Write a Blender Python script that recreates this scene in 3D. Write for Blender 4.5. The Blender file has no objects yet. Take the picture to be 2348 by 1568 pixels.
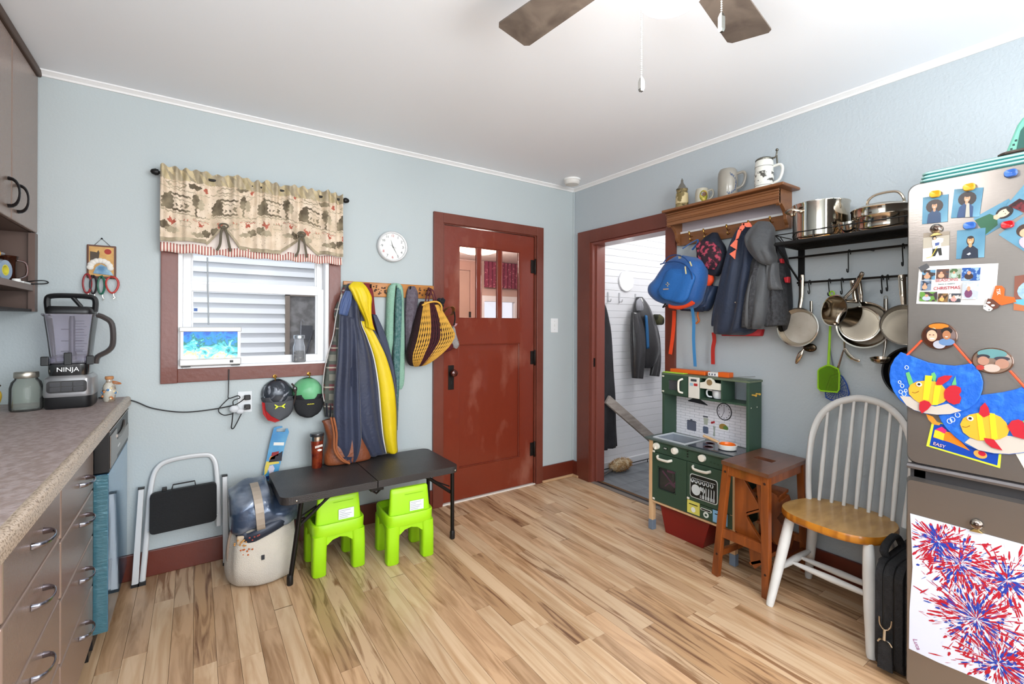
import bpy, bmesh, math, random
from mathutils import Vector, Matrix
from math import pi, sin, cos, radians
S = bpy.context.scene; C = S.collection
random.seed(7)
# ---------------------------------------------------------------- camera
cd = bpy.data.cameras.new('camera'); cam = bpy.data.objects.new('camera', cd); C.objects.link(cam)
cd.sensor_width = 36; cd.lens = 1062.9*36/2348; cd.shift_y = -38.7/2348; cd.clip_start = .03
cam.matrix_world = (Matrix.Translation((-2.639, -2.945, 1.263)) @ Matrix.Rotation(-radians(34.3156), 4, 'Z')
                    @ Matrix.Rotation(pi/2, 4, 'X') @ Matrix.Rotation(.00406, 4, 'Z'))
S.camera = cam
# ---------------------------------------------------------------- world, lights, exposure
w = bpy.data.worlds.new('sky'); S.world = w; w.use_nodes = True
bg = w.node_tree.nodes['Background']; bg.inputs[0].default_value = (.82, .9, 1, 1); bg.inputs[1].default_value = 1.1
S.view_settings.view_transform = 'Standard'; S.view_settings.look = 'None'
S.view_settings.exposure = 0.34; S.view_settings.gamma = 1; S.view_settings.use_curve_mapping = False
def area(name, loc, direction, sx, sy, power, col=(1, 1, 1)):
    l = bpy.data.lights.new(name, 'AREA'); l.shape = 'RECTANGLE'; l.size = sx; l.size_y = sy; l.energy = power; l.color = col
    o = bpy.data.objects.new(name, l); o.location = loc
    o.rotation_euler = Vector(direction).to_track_quat('-Z', 'Y').to_euler(); C.objects.link(o); return o
def point(name, loc, power, r, col=(1, 1, 1)):
    l = bpy.data.lights.new(name, 'POINT'); l.energy = power; l.shadow_soft_size = r; l.color = col
    o = bpy.data.objects.new(name, l); o.location = loc; C.objects.link(o); return o
area('fill_light_rear', (-1.7, -4.55, 1.45), (0, 1, .12), 2.6, 1.5, 84, (.93, .97, 1))  # large soft fill light added behind the camera
area('fill_light_right', (-.08, -3.9, 1.5), (-1, .25, -.05), 1.1, 1.2, 16, (.93, .97, 1))  # added fill from the right; the wall has no window here
area('fill_light_left', (-3.46, -2.9, 1.45), (1, .3, .15), 1.2, 1.0, 15, (.93, .97, 1))  # extra fill from the left, with no window built behind it
point('ceiling_light_bulb', (-1.674, -2.22, 1.98), 14, .16, (1, .98, .96))
point('fill_bulb_rear', (-1.9, -4.0, 1.95), 38, .15, (1, .98, .96))  # made-up lamp out of view, brightens the room from behind
point('fill_bulb_entry', (.85, -.75, 2.2), 13, .1, (1, .98, .96))  # added to brighten the entry; no fixture hangs here
point('porch_light_bulb', (-.32, 1.05, 1.9), 30, .12, (1, .93, .86))

sl = bpy.data.lights.new('sun', 'SUN'); sl.energy = 1.1; sl.angle = radians(4); so = bpy.data.objects.new('sun', sl); so.rotation_euler = Vector((.1, .4, -1)).to_track_quat('-Z', 'Y').to_euler(); C.objects.link(so)
# ---------------------------------------------------------------- materials
def lin(h):
    h = h.lstrip('#'); v = [int(h[i:i+2], 16)/255 for i in (0, 2, 4)]
    return tuple(x/12.92 if x <= .04045 else ((x+.055)/1.055)**2.4 for x in v)+(1,)
MC = {}
def mat(col, rough=.5, metal=0, col2=None, scale=8, st=(1, 1, 1), det=4, band=(.35, .65), bump=0, bs=60, coat=0,
        trans=0, ior=1.45, emis=0, sheen=0, vary=0, kind='noise', dist=0, bst=(1, 1, 1), alpha=1):
    key = (col, rough, metal, col2, scale, st, det, band, bump, bs, coat, trans, ior, emis, sheen, vary, kind, dist, bst, alpha)
    if key in MC: return MC[key]
    m = bpy.data.materials.new('m_'+col.lstrip('#')); m.use_nodes = True; MC[key] = m
    N = m.node_tree.nodes; L = m.node_tree.links; b = N['Principled BSDF']
    b.inputs['Base Color'].default_value = lin(col); b.inputs['Roughness'].default_value = rough
    b.inputs['Metallic'].default_value = metal; b.inputs['Coat Weight'].default_value = coat
    b.inputs['Transmission Weight'].default_value = trans; b.inputs['IOR'].default_value = ior
    b.inputs['Sheen Weight'].default_value = sheen; b.inputs['Alpha'].default_value = alpha
    if emis: b.inputs['Emission Color'].default_value = lin(col); b.inputs['Emission Strength'].default_value = emis
    tc = None
    def coords(s, off=False):
        nonlocal tc
        tc = tc or N.new('ShaderNodeTexCoord'); mp = N.new('ShaderNodeMapping'); mp.inputs['Scale'].default_value = s
        L.new(tc.outputs['Object'], mp.inputs['Vector'])
        if off:
            oi = N.new('ShaderNodeObjectInfo'); mu = N.new('ShaderNodeMath'); mu.operation = 'MULTIPLY'; mu.inputs[1].default_value = 37
            L.new(oi.outputs['Random'], mu.inputs[0]); L.new(mu.outputs[0], mp.inputs['Location'])
        return mp
    if col2 or vary:
        last = None
        if col2:
            mp = coords(st, vary > 0)
            if kind == 'wave':
                t = N.new('ShaderNodeTexWave'); t.inputs['Scale'].default_value = scale; t.inputs['Distortion'].default_value = dist
                t.inputs['Detail'].default_value = det; fac = t.outputs['Fac']
            elif kind == 'voronoi':
                t = N.new('ShaderNodeTexVoronoi'); t.inputs['Scale'].default_value = scale; fac = t.outputs['Distance']
            elif kind == 'checker':
                t = N.new('ShaderNodeTexChecker'); t.inputs['Scale'].default_value = scale; fac = t.outputs['Fac']
            else:
                t = N.new('ShaderNodeTexNoise'); t.inputs['Scale'].default_value = scale; t.inputs['Detail'].default_value = det
                t.inputs['Distortion'].default_value = dist; fac = t.outputs['Fac']
            L.new(mp.outputs[0], t.inputs['Vector'])
            mr = N.new('ShaderNodeMapRange'); mr.inputs[1].default_value = band[0]; mr.inputs[2].default_value = band[1]
            L.new(fac, mr.inputs[0])
            mx = N.new('ShaderNodeMix'); mx.data_type = 'RGBA'; mx.inputs[6].default_value = lin(col); mx.inputs[7].default_value = lin(col2)
            L.new(mr.outputs[0], mx.inputs[0]); last = mx.outputs[2]
        if vary:
            oi = N.new('ShaderNodeObjectInfo'); hs = N.new('ShaderNodeHueSaturation'); r2 = N.new('ShaderNodeMapRange')
            r2.inputs[3].default_value = 1-vary; r2.inputs[4].default_value = 1+vary*.8
            L.new(oi.outputs['Random'], r2.inputs[0]); L.new(r2.outputs[0], hs.inputs['Value'])
            if last: L.new(last, hs.inputs['Color'])
            else: hs.inputs['Color'].default_value = lin(col)
            last = hs.outputs[0]
        L.new(last, b.inputs['Base Color'])
        if emis: L.new(last, b.inputs['Emission Color'])
    if bump:
        mp = coords(bst); t = N.new('ShaderNodeTexNoise'); t.inputs['Scale'].default_value = bs; t.inputs['Detail'].default_value = 3
        L.new(mp.outputs[0], t.inputs['Vector']); bp = N.new('ShaderNodeBump'); bp.inputs['Strength'].default_value = bump
        bp.inputs['Distance'].default_value = .01; L.new(t.outputs['Fac'], bp.inputs['Height']); L.new(bp.outputs[0], b.inputs['Normal'])
    return m
def glassm(col='#ffffff', rough=.02, a=.12, ior=1.35):
    """thin clear glass: mostly transparent with a glossy surface"""
    key = ('g', col, rough, a, ior)
    if key in MC: return MC[key]
    m = bpy.data.materials.new('m_glass'); m.use_nodes = True; MC[key] = m
    N = m.node_tree.nodes; L = m.node_tree.links; out = N['Material Output']; N.remove(N['Principled BSDF'])
    tr = N.new('ShaderNodeBsdfTransparent'); tr.inputs[0].default_value = lin(col)
    gl = N.new('ShaderNodeBsdfGlossy'); gl.inputs['Roughness'].default_value = rough
    df = N.new('ShaderNodeBsdfDiffuse'); df.inputs[0].default_value = lin(col)
    m1 = N.new('ShaderNodeMixShader'); m1.inputs[0].default_value = a*.3; L.new(tr.outputs[0], m1.inputs[1]); L.new(df.outputs[0], m1.inputs[2])
    fr = N.new('ShaderNodeFresnel'); fr.inputs[0].default_value = ior
    m2 = N.new('ShaderNodeMixShader'); L.new(fr.outputs[0], m2.inputs[0]); L.new(m1.outputs[0], m2.inputs[1]); L.new(gl.outputs[0], m2.inputs[2])
    L.new(m2.outputs[0], out.inputs['Surface']); return m

# ---------------------------------------------------------------- mesh helpers
class MB:
    def __init__(s): s.v = []; s.f = []; s.mi = []; s.m = 0
    def add(s, vs, fs):
        o = len(s.v); s.v += [tuple(v) for v in vs]; s.f += [tuple(i+o for i in f) for f in fs]; s.mi += [s.m]*len(fs); return s
    def box(s, x0, x1, y0, y1, z0, z1, mx=None):
        vs = [Vector((x, y, z)) for x in (x0, x1) for y in (y0, y1) for z in (z0, z1)]
        if mx is not None: vs = [mx @ v for v in vs]
        return s.add(vs, [(0, 1, 3, 2), (4, 6, 7, 5), (0, 4, 5, 1), (2, 3, 7, 6), (0, 2, 6, 4), (1, 5, 7, 3)])
    def hexa(s, a, b):
        """solid between two matching quads a and b"""
        return s.add(list(a)+list(b), [(0, 1, 2, 3), (7, 6, 5, 4), (0, 4, 5, 1), (1, 5, 6, 2), (2, 6, 7, 3), (3, 7, 4, 0)])
    def rings(s, rings, cap=True, closed=True):
        n = len(rings[0]); o = [v for r in rings for v in r]; fs = []
        for i in range(len(rings)-1):
            for j in range(n if closed else n-1):
                k = (j+1) % n; fs.append((i*n+j, i*n+k, (i+1)*n+k, (i+1)*n+j))
        if cap: fs.append(tuple(range(n))[::-1]); fs.append(tuple((len(rings)-1)*n+j for j in range(n)))
        return s.add(o, fs)
    def tube(s, pts, r, n=8, cap=True, flat=1.0, up=None, closed=False):
        pts = [Vector(p) for p in pts]; R = r if isinstance(r, (list, tuple)) else [r]*len(pts); rg = []
        prev = None
        for i, p in enumerate(pts):
            if closed: t = pts[(i+1) % len(pts)]-pts[i-1]
            else: t = (pts[min(i+1, len(pts)-1)]-pts[max(i-1, 0)])
            t.normalize()
            a = Vector(up) if up else (prev if prev is not None else (Vector((0, 0, 1)) if abs(t.z) < .9 else Vector((1, 0, 0))))
            a = (a-t*a.dot(t)); a = a.normalized() if a.length > 1e-6 else t.orthogonal().normalized(); b = t.cross(a); prev = a
            rg.append([p+(a*cos(2*pi*k/n)*flat+b*sin(2*pi*k/n))*R[i] for k in range(n)])
        if closed: rg.append(rg[0]); cap = False
        return s.rings(rg, cap)
    def lathe(s, prof, loc=(0, 0, 0), axis=(0, 0, 1), n=24, cap=True, sx=1, sy=1):
        q = Vector((0, 0, 1)).rotation_difference(Vector(axis)); loc = Vector(loc)
        return s.rings([[loc+q @ Vector((r*cos(2*pi*k/n)*sx, r*sin(2*pi*k/n)*sy, z)) for k in range(n)] for r, z in prof], cap)
    def sphere(s, c, r, n=12, m=8):
        r = r if isinstance(r, (list, tuple)) else (r, r, r)
        rg = [[(c[0]+r[0]*sin(pi*i/m)*cos(2*pi*k/n), c[1]+r[1]*sin(pi*i/m)*sin(2*pi*k/n), c[2]-r[2]*cos(pi*i/m)) for k in range(n)]
              for i in [.08]+list(range(1, m))+[m-.08]]
        return s.rings(rg)
    def prism(s, pts, fr, n0, n1):
        """polygon of (u,z) points in a wall frame, extruded between depths n0..n1"""
        a = [fr(u, n0, z) for u, z in pts]; b = [fr(u, n1, z) for u, z in pts]; k = len(pts)
        return s.add(a+b, [tuple(range(k)), tuple(range(2*k-1, k-1, -1))]+[(i, (i+1) % k, k+(i+1) % k, k+i) for i in range(k)])
def FB(u, n, z): return Vector((u, -n, z))          # frame of the back wall: u = x, n = distance from the wall
def FR(u, n, z): return Vector((-n, -u, z))         # frame of the right wall: u = -y
def ell(cu, cz, ru, rz, n=20, rot=0, a0=0, a1=2*pi):
    full = abs(a1-a0-2*pi) < 1e-6
    return [(cu+ru*cos(t)*cos(rot)-rz*sin(t)*sin(rot), cz+ru*cos(t)*sin(rot)+rz*sin(t)*cos(rot)) for t in
            [a0+(a1-a0)*k/(n if full else n-1) for k in range(n)]]
def rrect(u0, u1, z0, z1, r, n=4):
    o = []
    for cu, cz, a in ((u1-r, z1-r, 0), (u0+r, z1-r, pi/2), (u0+r, z0+r, pi), (u1-r, z0+r, 3*pi/2)):
        o += [(cu+r*cos(a+k*pi/2/n), cz+r*sin(a+k*pi/2/n)) for k in range(n+1)]
    return o
def cr(P, n=6):
    """Catmull-Rom through points of any dimension"""
    P = [tuple(p) for p in P]; Q = [P[0]]+P+[P[-1]]; o = []
    for i in range(1, len(Q)-2):
        a, b, c, d = Q[i-1:i+3]
        for k in range(n):
            t = k/n; o.append(tuple(.5*(2*b[j]+(c[j]-a[j])*t+(2*a[j]-5*b[j]+4*c[j]-d[j])*t*t+(3*b[j]-a[j]-3*c[j]+d[j])*t**3) for j in range(len(b))))
    return o+[P[-1]]
def children_base(p):
    return Vector(p.matrix_world.translation) if p is None else p
BASE = {}
def obj(name, mb, ms, parent=None, smooth=False, bevel=0, sub=0, at=None, label=None, cat=None, group=None, kind=None, ang=40, seg=2, solid=0):
    me = bpy.data.meshes.new(name)
    base = Vector(at) if at is not None else (BASE[parent.name] if parent else None)
    if base is None:
        xs = list(zip(*mb.v)); base = Vector(((min(xs[0])+max(xs[0]))/2, (min(xs[1])+max(xs[1]))/2, min(xs[2])))
    me.from_pydata([tuple(Vector(v)-base) for v in mb.v], [], mb.f)
    bm = bmesh.new(); bm.from_mesh(me); bmesh.ops.recalc_face_normals(bm, faces=bm.faces); bm.to_mesh(me); bm.free()
    for m in (ms if isinstance(ms, (list, tuple)) else [ms]): me.materials.append(m)
    if len(me.polygons) == len(mb.mi): me.polygons.foreach_set('material_index', mb.mi)
    if smooth:
        me.polygons.foreach_set('use_smooth', [True]*len(me.polygons)); me.set_sharp_from_angle(angle=radians(ang))
    me.update(); o = bpy.data.objects.new(name, me); C.objects.link(o)
    if parent: o.parent = parent; off = base-BASE[parent.name]
    else: off = base
    o.location = off; BASE[o.name] = base
    if solid: q = o.modifiers.new('solid', 'SOLIDIFY'); q.thickness = solid; q.offset = 0
    if bevel:
        q = o.modifiers.new('bevel', 'BEVEL'); q.width = bevel; q.segments = seg; q.limit_method = 'ANGLE'; q.angle_limit = radians(40)
    if sub: q = o.modifiers.new('sub', 'SUBSURF'); q.levels = sub; q.render_levels = sub
    tag(o, label, cat, group, kind); return o
def tag(o, label=None, cat=None, group=None, kind=None):
    for k, v in (('label', label), ('category', cat), ('group', group), ('kind', kind)):
        if v: o[k] = v
    return o
def thing(name, label, cat, at, group=None, kind=None):
    o = bpy.data.objects.new(name, None); C.objects.link(o); o.location = at; o.empty_display_size = .05
    BASE[o.name] = Vector(at); return tag(o, label, cat, group, kind)
def dup(root, delta, label=None, rz=0):
    """copy of a thing with copies of its parts and their sub-parts"""
    r = root.copy(); C.objects.link(r); r.location = root.location+Vector(delta); r.rotation_euler.z += rz
    BASE[r.name] = BASE[root.name]+Vector(delta)
    if label: r['label'] = label
    for ch in list(root.children):
        c = ch.copy(); C.objects.link(c); c.parent = r; BASE[c.name] = BASE[ch.name]+Vector(delta)
        for g in ch.children:
            d = g.copy(); C.objects.link(d); d.parent = c
    return r
def textmesh(txt, size, ext=.0006):
    cu = bpy.data.curves.new('t', 'FONT'); cu.body = txt; cu.size = size; cu.extrude = ext; cu.align_x = 'CENTER'; cu.align_y = 'CENTER'
    o = bpy.data.objects.new('t', cu); C.objects.link(o); bpy.context.view_layer.update()
    me = bpy.data.meshes.new_from_object(o); bpy.data.objects.remove(o); return me
def text(name, txt, size, fr, u, n, z, m, parent, rot=0, sx=1, shear=0, ext=.0006):
    """lettering lying on a wall frame"""
    me = textmesh(txt, size, ext); mb = MB(); vs = []
    for v in me.vertices:
        x = v.co.x*sx+v.co.y*shear; y = v.co.y
        vs.append(fr(u+x*cos(rot)-y*sin(rot), n+v.co.z, z+x*sin(rot)+y*cos(rot)))
    mb.add(vs, [tuple(p.vertices) for p in me.polygons]); bpy.data.meshes.remove(me)
    return obj(name, mb, m, parent)
def hang(rows, fr, n=36, folds=.012, k=5, seed=1, lv=5, n0=.006, pw=.8, mb=None, back=.25):
    """hanging cloth: rows of (uL, zL, uR, zR, depth) from top to bottom, a closed flattened body with folds"""
    rd = random.Random(seed); ph = [rd.uniform(0, 6.28) for _ in range(6)]; kk = [k*rd.uniform(.7, 1.3), k*1.9*rd.uniform(.8, 1.2), k*.5]
    R = cr(rows, lv); rg = []; N = len(R)
    for i, (uL, zL, uR, zR, d) in enumerate(R):
        f = i/(N-1); amp = folds*(.35+.65*min(1, f*3)); ring = []
        for j in range(n):
            t = 2*pi*j/n; c = cos(t); s_ = sin(t)
            x = (1 if c > 0 else -1)*abs(c)**pw; q = (x+1)/2
            u = uL+(uR-uL)*q; z = zL+(zR-zL)*q
            dep = n0+d*(.5+.5*(1 if s_ > 0 else -1)*abs(s_)**pw)
            if s_ > -.2:
                e = (1-x*x*.6)*(min(1, s_+.2))
                wv = sin(kk[0]*q*6.28/2+ph[0]+f*1.6)+.5*sin(kk[1]*q*3.14+ph[1]-f*2.1)+.6*sin(kk[2]*q*3.14+ph[2]+f*3)
                dep += amp*wv*e
            ring.append(fr(u, max(n0, dep), z))
        rg.append(ring)
    mb = mb or MB(); mb.rings(rg); return mb
def strap(pts, w, t, fr, mb=None):
    """flat ribbon through (u, n, z) points, width w along the wall"""
    mb = mb or MB(); P = cr(pts, 6); rg = []
    for i, p in enumerate(P):
        a = P[max(i-1, 0)]; b = P[min(i+1, len(P)-1)]; du, dz = b[0]-a[0], b[2]-a[2]; l = math.hypot(du, dz) or 1
        nu, nz = -dz/l*w/2, du/l*w/2
        rg.append([fr(p[0]-nu, p[1]-t/2, p[2]-nz), fr(p[0]+nu, p[1]-t/2, p[2]+nz), fr(p[0]+nu, p[1]+t/2, p[2]+nz), fr(p[0]-nu, p[1]+t/2, p[2]-nz)])
    mb.rings(rg); return mb
def quadmap(q):
    """bilinear map from the unit square to four (u,z) corners: top-left, top-right, bottom-right, bottom-left"""
    a, b, c, d = q
    return lambda s, t: tuple(a[i]*(1-s)*(1-t)+b[i]*s*(1-t)+c[i]*s*t+d[i]*(1-s)*t for i in (0, 1))
# common materials
CHROME = mat('#c9c5bd', .13, 1, bump=.0); STEEL = mat('#b9b2a8', .22, 1); BLACKM = mat('#1b1a1a', .45, .3)
WHITEP = mat('#e9e9e6', .4); BLACKP = mat('#151517', .38); BRASS = mat('#c79a4a', .28, 1)
# ================================================================ ROOM
PAINT = mat('#b2bbbd', .55, bump=.12, bs=110)
PAINTR = mat('#b2babf', .55, bump=.22, bs=80)
CEIL = mat('#f1f5fa', .8, bump=.03, bs=60); TRIMW = mat('#e6e6e6', .45)
RED = mat('#71392b', .38, col2='#663022', scale=3, bump=.12, bs=40, coat=.15)
REDD = mat('#5c2114', .36, col2='#662819', scale=2.5, bump=.1, bs=30, coat=.2)
H = 2.41
mb = MB()
for x0, x1, z0, z1 in ((-3.7, -2.715, 0, H), (-1.975, -1.215, 0, H), (-.405, .12, 0, H), (-2.715, -1.975, 0, 1.03), (-2.715, -1.975, 1.92, H), (-1.215, -.405, 1.97, H)):
    mb.box(x0, x1, 0, .14, z0, z1)
obj('wall_back', mb, PAINT, kind='structure', at=(0, 0, 0))
mb = MB()
for y0, y1, z0, z1 in ((0, -.21, 0, H), (-.95, -4.6, 0, H), (-.21, -.95, 1.93, H)): mb.box(0, .12, y1, y0, z0, z1)
obj('wall_right', mb, PAINTR, kind='structure', at=(0, 0, 0))
obj('wall_left', MB().box(-3.7, -3.55, -4.7, .14, 0, H), PAINT, kind='structure')
mb = MB()
for x0, x1, z0, z1 in ((-3.7, -3.1, 0, H), (-.3, .12, 0, H), (-3.1, -.3, 0, .7), (-3.1, -.3, 2.15, H)): mb.box(x0, x1, -4.74, -4.6, z0, z1)  # wide opening invented to go with the added rear light
obj('wall_front', mb, PAINT, kind='structure')
obj('ceiling', MB().box(-3.7, .12, -4.74, .14, H, H+.1), CEIL, kind='structure')
# small cove moulding under the ceiling
def cove(name, p0, p1, nrm):
    prof = [(0, 0), (0, -.026), (.006, -.026), (.010, -.018), (.020, -.010), (.026, -.006), (.026, 0)]
    mb = MB(); n = Vector(nrm)
    mb.rings([[Vector(p)+n*a+Vector((0, 0, H+b)) for a, b in prof] for p in (p0, p1)])
    return obj(name, mb, TRIMW, kind='structure')
cove('trim_1', (-3.23, 0, 0), (-.0, 0, 0), (0, -1, 0)); cove('trim_2', (0, -.0, 0), (0, -4.6, 0), (-1, 0, 0))
obj('trim_3', MB().box(-.012, .0, -.012, 0, .13, H-.02), PAINT, kind='structure', bevel=.004)
# floor: sub floor and strip planks running along the room
SUB = mat('#6b4d31', .7)
fl = obj('floor', MB().box(-3.7, .12, -4.74, .14, -.06, -.012), SUB, kind='structure', at=(0, 0, 0))
PL = [mat('#c7a27e', .27, col2='#94704e', scale=4.5, st=(7, .7, 1), det=6, band=(.42, .72), dist=.7, vary=.14, bump=.05, bs=60, bst=(3, .3, 1)),
      mat('#d3b492', .27, col2='#b18b64', scale=3.5, st=(8, .6, 1), det=5, band=(.4, .75), dist=.9, vary=.1, bump=.05, bs=60, bst=(3, .3, 1)),
      mat('#b6916c', .27, col2='#71503a', scale=4, st=(8, .7, 1), det=6, band=(.48, .68), dist=1.1, vary=.14, bump=.05, bs=60, bst=(3, .3, 1)),
      mat('#c9a987', .27, col2='#8a6648', scale=2.6, st=(9, .8, 1), det=7, band=(.48, .62), dist=1.6, vary=.1, bump=.05, bs=60, bst=(3, .3, 1))]
W = .0735; meshes = {}
rd = random.Random(11); x = -3.0825; npl = 0
while x < .0:
    y = .0-rd.uniform(.15, .9); top = 0
    while top > -4.55:
        bot = max(y, -4.6)
        if bot < -3.9: bot = -4.6
        ln = round(top-bot, 2); k = rd.choices((0, 1, 2, 3), (4, 4, 2, 2))[0]; x1 = min(x+W, .0)
        key = (ln, k, round(x1-x, 4))
        if key not in meshes:
            mbp = MB().box(0, x1-x-.0012, -ln+.0012, 0, -.012, 0)
            o = obj('plank', mbp, PL[k], parent=None, at=(0, 0, 0)); meshes[key] = o.data; bpy.data.objects.remove(o)
        o = bpy.data.objects.new('plank', meshes[key]); C.objects.link(o); o.parent = fl; o.location = (x, top, 0); npl += 1
        top = bot; y = bot-rd.choice((.62, .85, 1.05, 1.25))
    x += W
print('planks', npl)
# baseboards
mb = MB(); mb.box(-3.0, -1.292, -.016, 0, 0, .127); mb.box(-.338, -.0, -.016, 0, 0, .127)
obj('baseboard_back', mb, REDD, kind='structure', bevel=.003)
mb = MB(); mb.box(-.016, 0, -.068, -.016, 0, .127); mb.box(-.016, 0, -4.6, -1.03, 0, .127)
obj('baseboard_right', mb, REDD, kind='structure', bevel=.003)
SHOE = mat('#c6a27d', .45, col2='#a9825a', scale=3, st=(1, 1, 1))
mb = MB(); mb.box(-.345, -.016, -.034, -.016, 0, .02); mb.box(-.034, -.016, -.09, -.034, 0, .02)
obj('trim_4', mb, SHOE, kind='structure', bevel=.005)
# ---------------------------------------------------------------- kitchen window (window_1)
win = thing('window_1', None, None, (-2.345, 0, 1.03), kind='structure')
mb = MB(); mb.box(-2.785, -2.715, -.018, 0, .958, 1.99); mb.box(-1.975, -1.908, -.018, 0, .962, 1.99)
mb.box(-2.715, -1.975, -.018, 0, 1.92, 1.99); mb.box(-2.715, -1.975, -.018, 0, .96, 1.03)
obj('casing', mb, RED, win, bevel=.002)
VIN = mat('#f2f3f5', .35)
mb = MB(); mb.box(-2.715, -2.695, -.01, .12, 1.03, 1.92); mb.box(-1.995, -1.975, -.01, .12, 1.03, 1.92); mb.box(-2.695, -1.995, -.012, .12, 1.03, 1.042); mb.box(-2.695, -1.995, 0, .12, 1.90, 1.92)
obj('window_frame', mb, VIN, win, bevel=.002)
sash = []
def sashf(x0, x1, z0, z1, y0, y1, w):
    mb = MB(); mb.box(x0, x0+w, y0, y1, z0, z1); mb.box(x1-w, x1, y0, y1, z0, z1); mb.box(x0+w, x1-w, y0, y1, z0, z0+w*1.1); mb.box(x0+w, x1-w, y0, y1, z1-w, z1)
    mb.box(x0+w, x0+w+.008, y0+.006, y1-.006, z0+w*1.1, z1-w); mb.box(x1-w-.008, x1-w, y0+.006, y1-.006, z0+w*1.1, z1-w)
    s = obj('sash', mb, VIN, win, bevel=.003); obj('pane', MB().box(x0+w, x1-w, (y0+y1)/2-.002, (y0+y1)/2+.002, z0+w, z1-w), glassm('#fdfeff', .01, .02, 1.06), s)
sashf(-2.695, -1.995, 1.042, 1.475, .03, .06, .038); sashf(-2.695, -1.995, 1.455, 1.90, .065, .095, .036)
mb = MB(); mb.tube([(-2.588,0.02,1.618), (-2.582,0.02,1.257)], .0035, 6); obj('blind_wand', mb, mat('#9aa0a4', .4), win, smooth=True)
mb = MB().box(-2.647, -2.631, .041, .043, 1.33, 1.346); obj('sticker', mb, mat('#3a5fa0', .5), win)
# valance rod
rod = thing('curtain_rod', 'dark curtain rod with rounded ends above the window', 'curtain rod', (-2.345, -.05, 2.014))
mb = MB(); mb.tube([(-2.79, -.055, 2.014), (-1.905, -.055, 2.014)], .007, 10); obj('pole', mb, BLACKM, rod, smooth=True)
for sx, xx in ((-1, -2.79), (1, -1.905)):
    mb = MB().lathe([(.004, 0), (.014, .004), (.017, .015), (.012, .03), (.003, .036)], (xx, -.055, 2.014), (sx, 0, 0), 14); obj('finial', mb, BLACKM, rod, smooth=True)
    mb = MB().box(xx-.006-sx*.01, xx+.006-sx*.01, -.05, 0, 2.005, 2.022); obj('bracket', mb, BLACKM, rod)
# valance cloth: gathered header, two lifted swags, striped border
val = thing('valance', 'toile farm print valance with red striped hem gathered over the window', 'valance', (-2.345, -.06, 1.63))
STRIPE = mat('#e9ddd2', .85, col2='#a8635a', scale=1, st=(1, 1, 1), kind='wave', band=(.45, .55), dist=0, det=0)
for n_ in STRIPE.node_tree.nodes:
    if n_.type == 'MAPPING': n_.inputs['Scale'].default_value = (24, 0, 0)
def vcloth(z0f, z1f, y0, m, name, parent, amp=.012, rows=14, cols=220, par=0):
    mb = MB(); rg = []
    for i in range(rows+1):
        f = i/rows; r = []
        for j in range(cols+1):
            q = j/cols; u = -2.785+.873*q; zt, zb = z0f(q), z1f(q); z = zt+(zb-zt)*f
            g = math.exp(-((z-2.012)/.035)**2)
            d = amp*(sin(q*95+1.5*sin(q*13))*(.35+.9*g)+.8*sin(q*41+2*sin(q*7+1)+f)+.5*sin(q*19+f*2))
            if g > .3: d = d*.8
            r.append((u, y0-d*(1-.35*g), z))
        rg.append(r)
    mb.rings(rg, cap=False, closed=False); return obj(name, mb, m, parent, smooth=True, ang=180, solid=.0015)
def swag(q):
    h = 0
    for c, w_, a in ((.305, .085, .105), (.735, .115, .085)): h = max(h, a*max(0, 1-abs((q-c)/w_))**1.1)
    return 1.672-.012*q+h+.012*sin(q*9)*(1 if h == 0 else 0)
mb = MB(); CO, RO = 300, 96; rg = []
def inpoly(P, u, z):
    k = False; j = len(P)-1
    for i in range(len(P)):
        (a, b_), (c, d) = P[i], P[j]
        if (b_ > z) != (d > z) and u < (c-a)*(z-b_)/(d-b_)+a: k = not k
        j = i
    return k
MOT = [(2, [(.005, .218), (.035, .258), (.056, .235), (.056, .17), (.005, .17)]), (2, [(.03, .250), (.035, .260), (.13, .247), (.13, .238)]), (1, [(.052, .236), (.13, .222), (.13, .218), (.052, .231)]),
       (2, [(.052, .18), (.13, .178), (.13, .168), (.052, .168)]), (2, [(.065, .19), (.073, .19), (.073, .205), (.065, .205)]), (2, [(.085, .19), (.093, .19), (.093, .203), (.085, .203)]), (2, [(.105, .188), (.12, .188), (.12, .212), (.105, .212)]),
       (2, ell(.155, .235, .018, .035, 14)), (2, [(.15, .16), (.16, .16), (.158, .21), (.152, .21)]), (1, ell(.178, .22, .014, .03, 12)), (1, [(.0, .165), (.22, .158), (.22, .152), (.0, .158)]),
       (3, [(.03, .12), (.038, .138), (.043, .122), (.055, .118), (.062, .13), (.066, .114), (.055, .10), (.05, .092), (.045, .10), (.035, .104)]), (3, [(.165, .12), (.17, .132), (.178, .12), (.19, .126), (.186, .108), (.172, .105)]),
       (1, [(.085, .095), (.13, .095), (.132, .125), (.084, .125)]), (0, [(.088, .099), (.127, .099), (.129, .12), (.087, .12)]), (3, [(.10, .125), (.104, .136), (.108, .125)]), (3, [(.115, .125), (.119, .134), (.123, .125)]),
       (2, ell(.018, .085, .022, .022, 12)), (1, ell(.05, .07, .03, .016, 12)), (2, ell(.2, .075, .022, .02, 12)), (1, ell(.165, .066, .03, .012, 12)), (1, [(.14, .145), (.215, .138), (.215, .134), (.14, .141)]), (3, [(.14, .138), (.215, .131), (.215, .128), (.14, .135)]),
       (1, ell(.07, .30, .045, .016, 14)), (0, ell(.07, .30, .035, .010, 14)), (2, ell(.15, .305, .03, .014, 12)), (3, ell(.2, .295, .009, .014, 10)), (1, [(.0, .28), (.22, .272), (.22, .268), (.0, .276)])]
rdm = random.Random(4); blk = []
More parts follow.
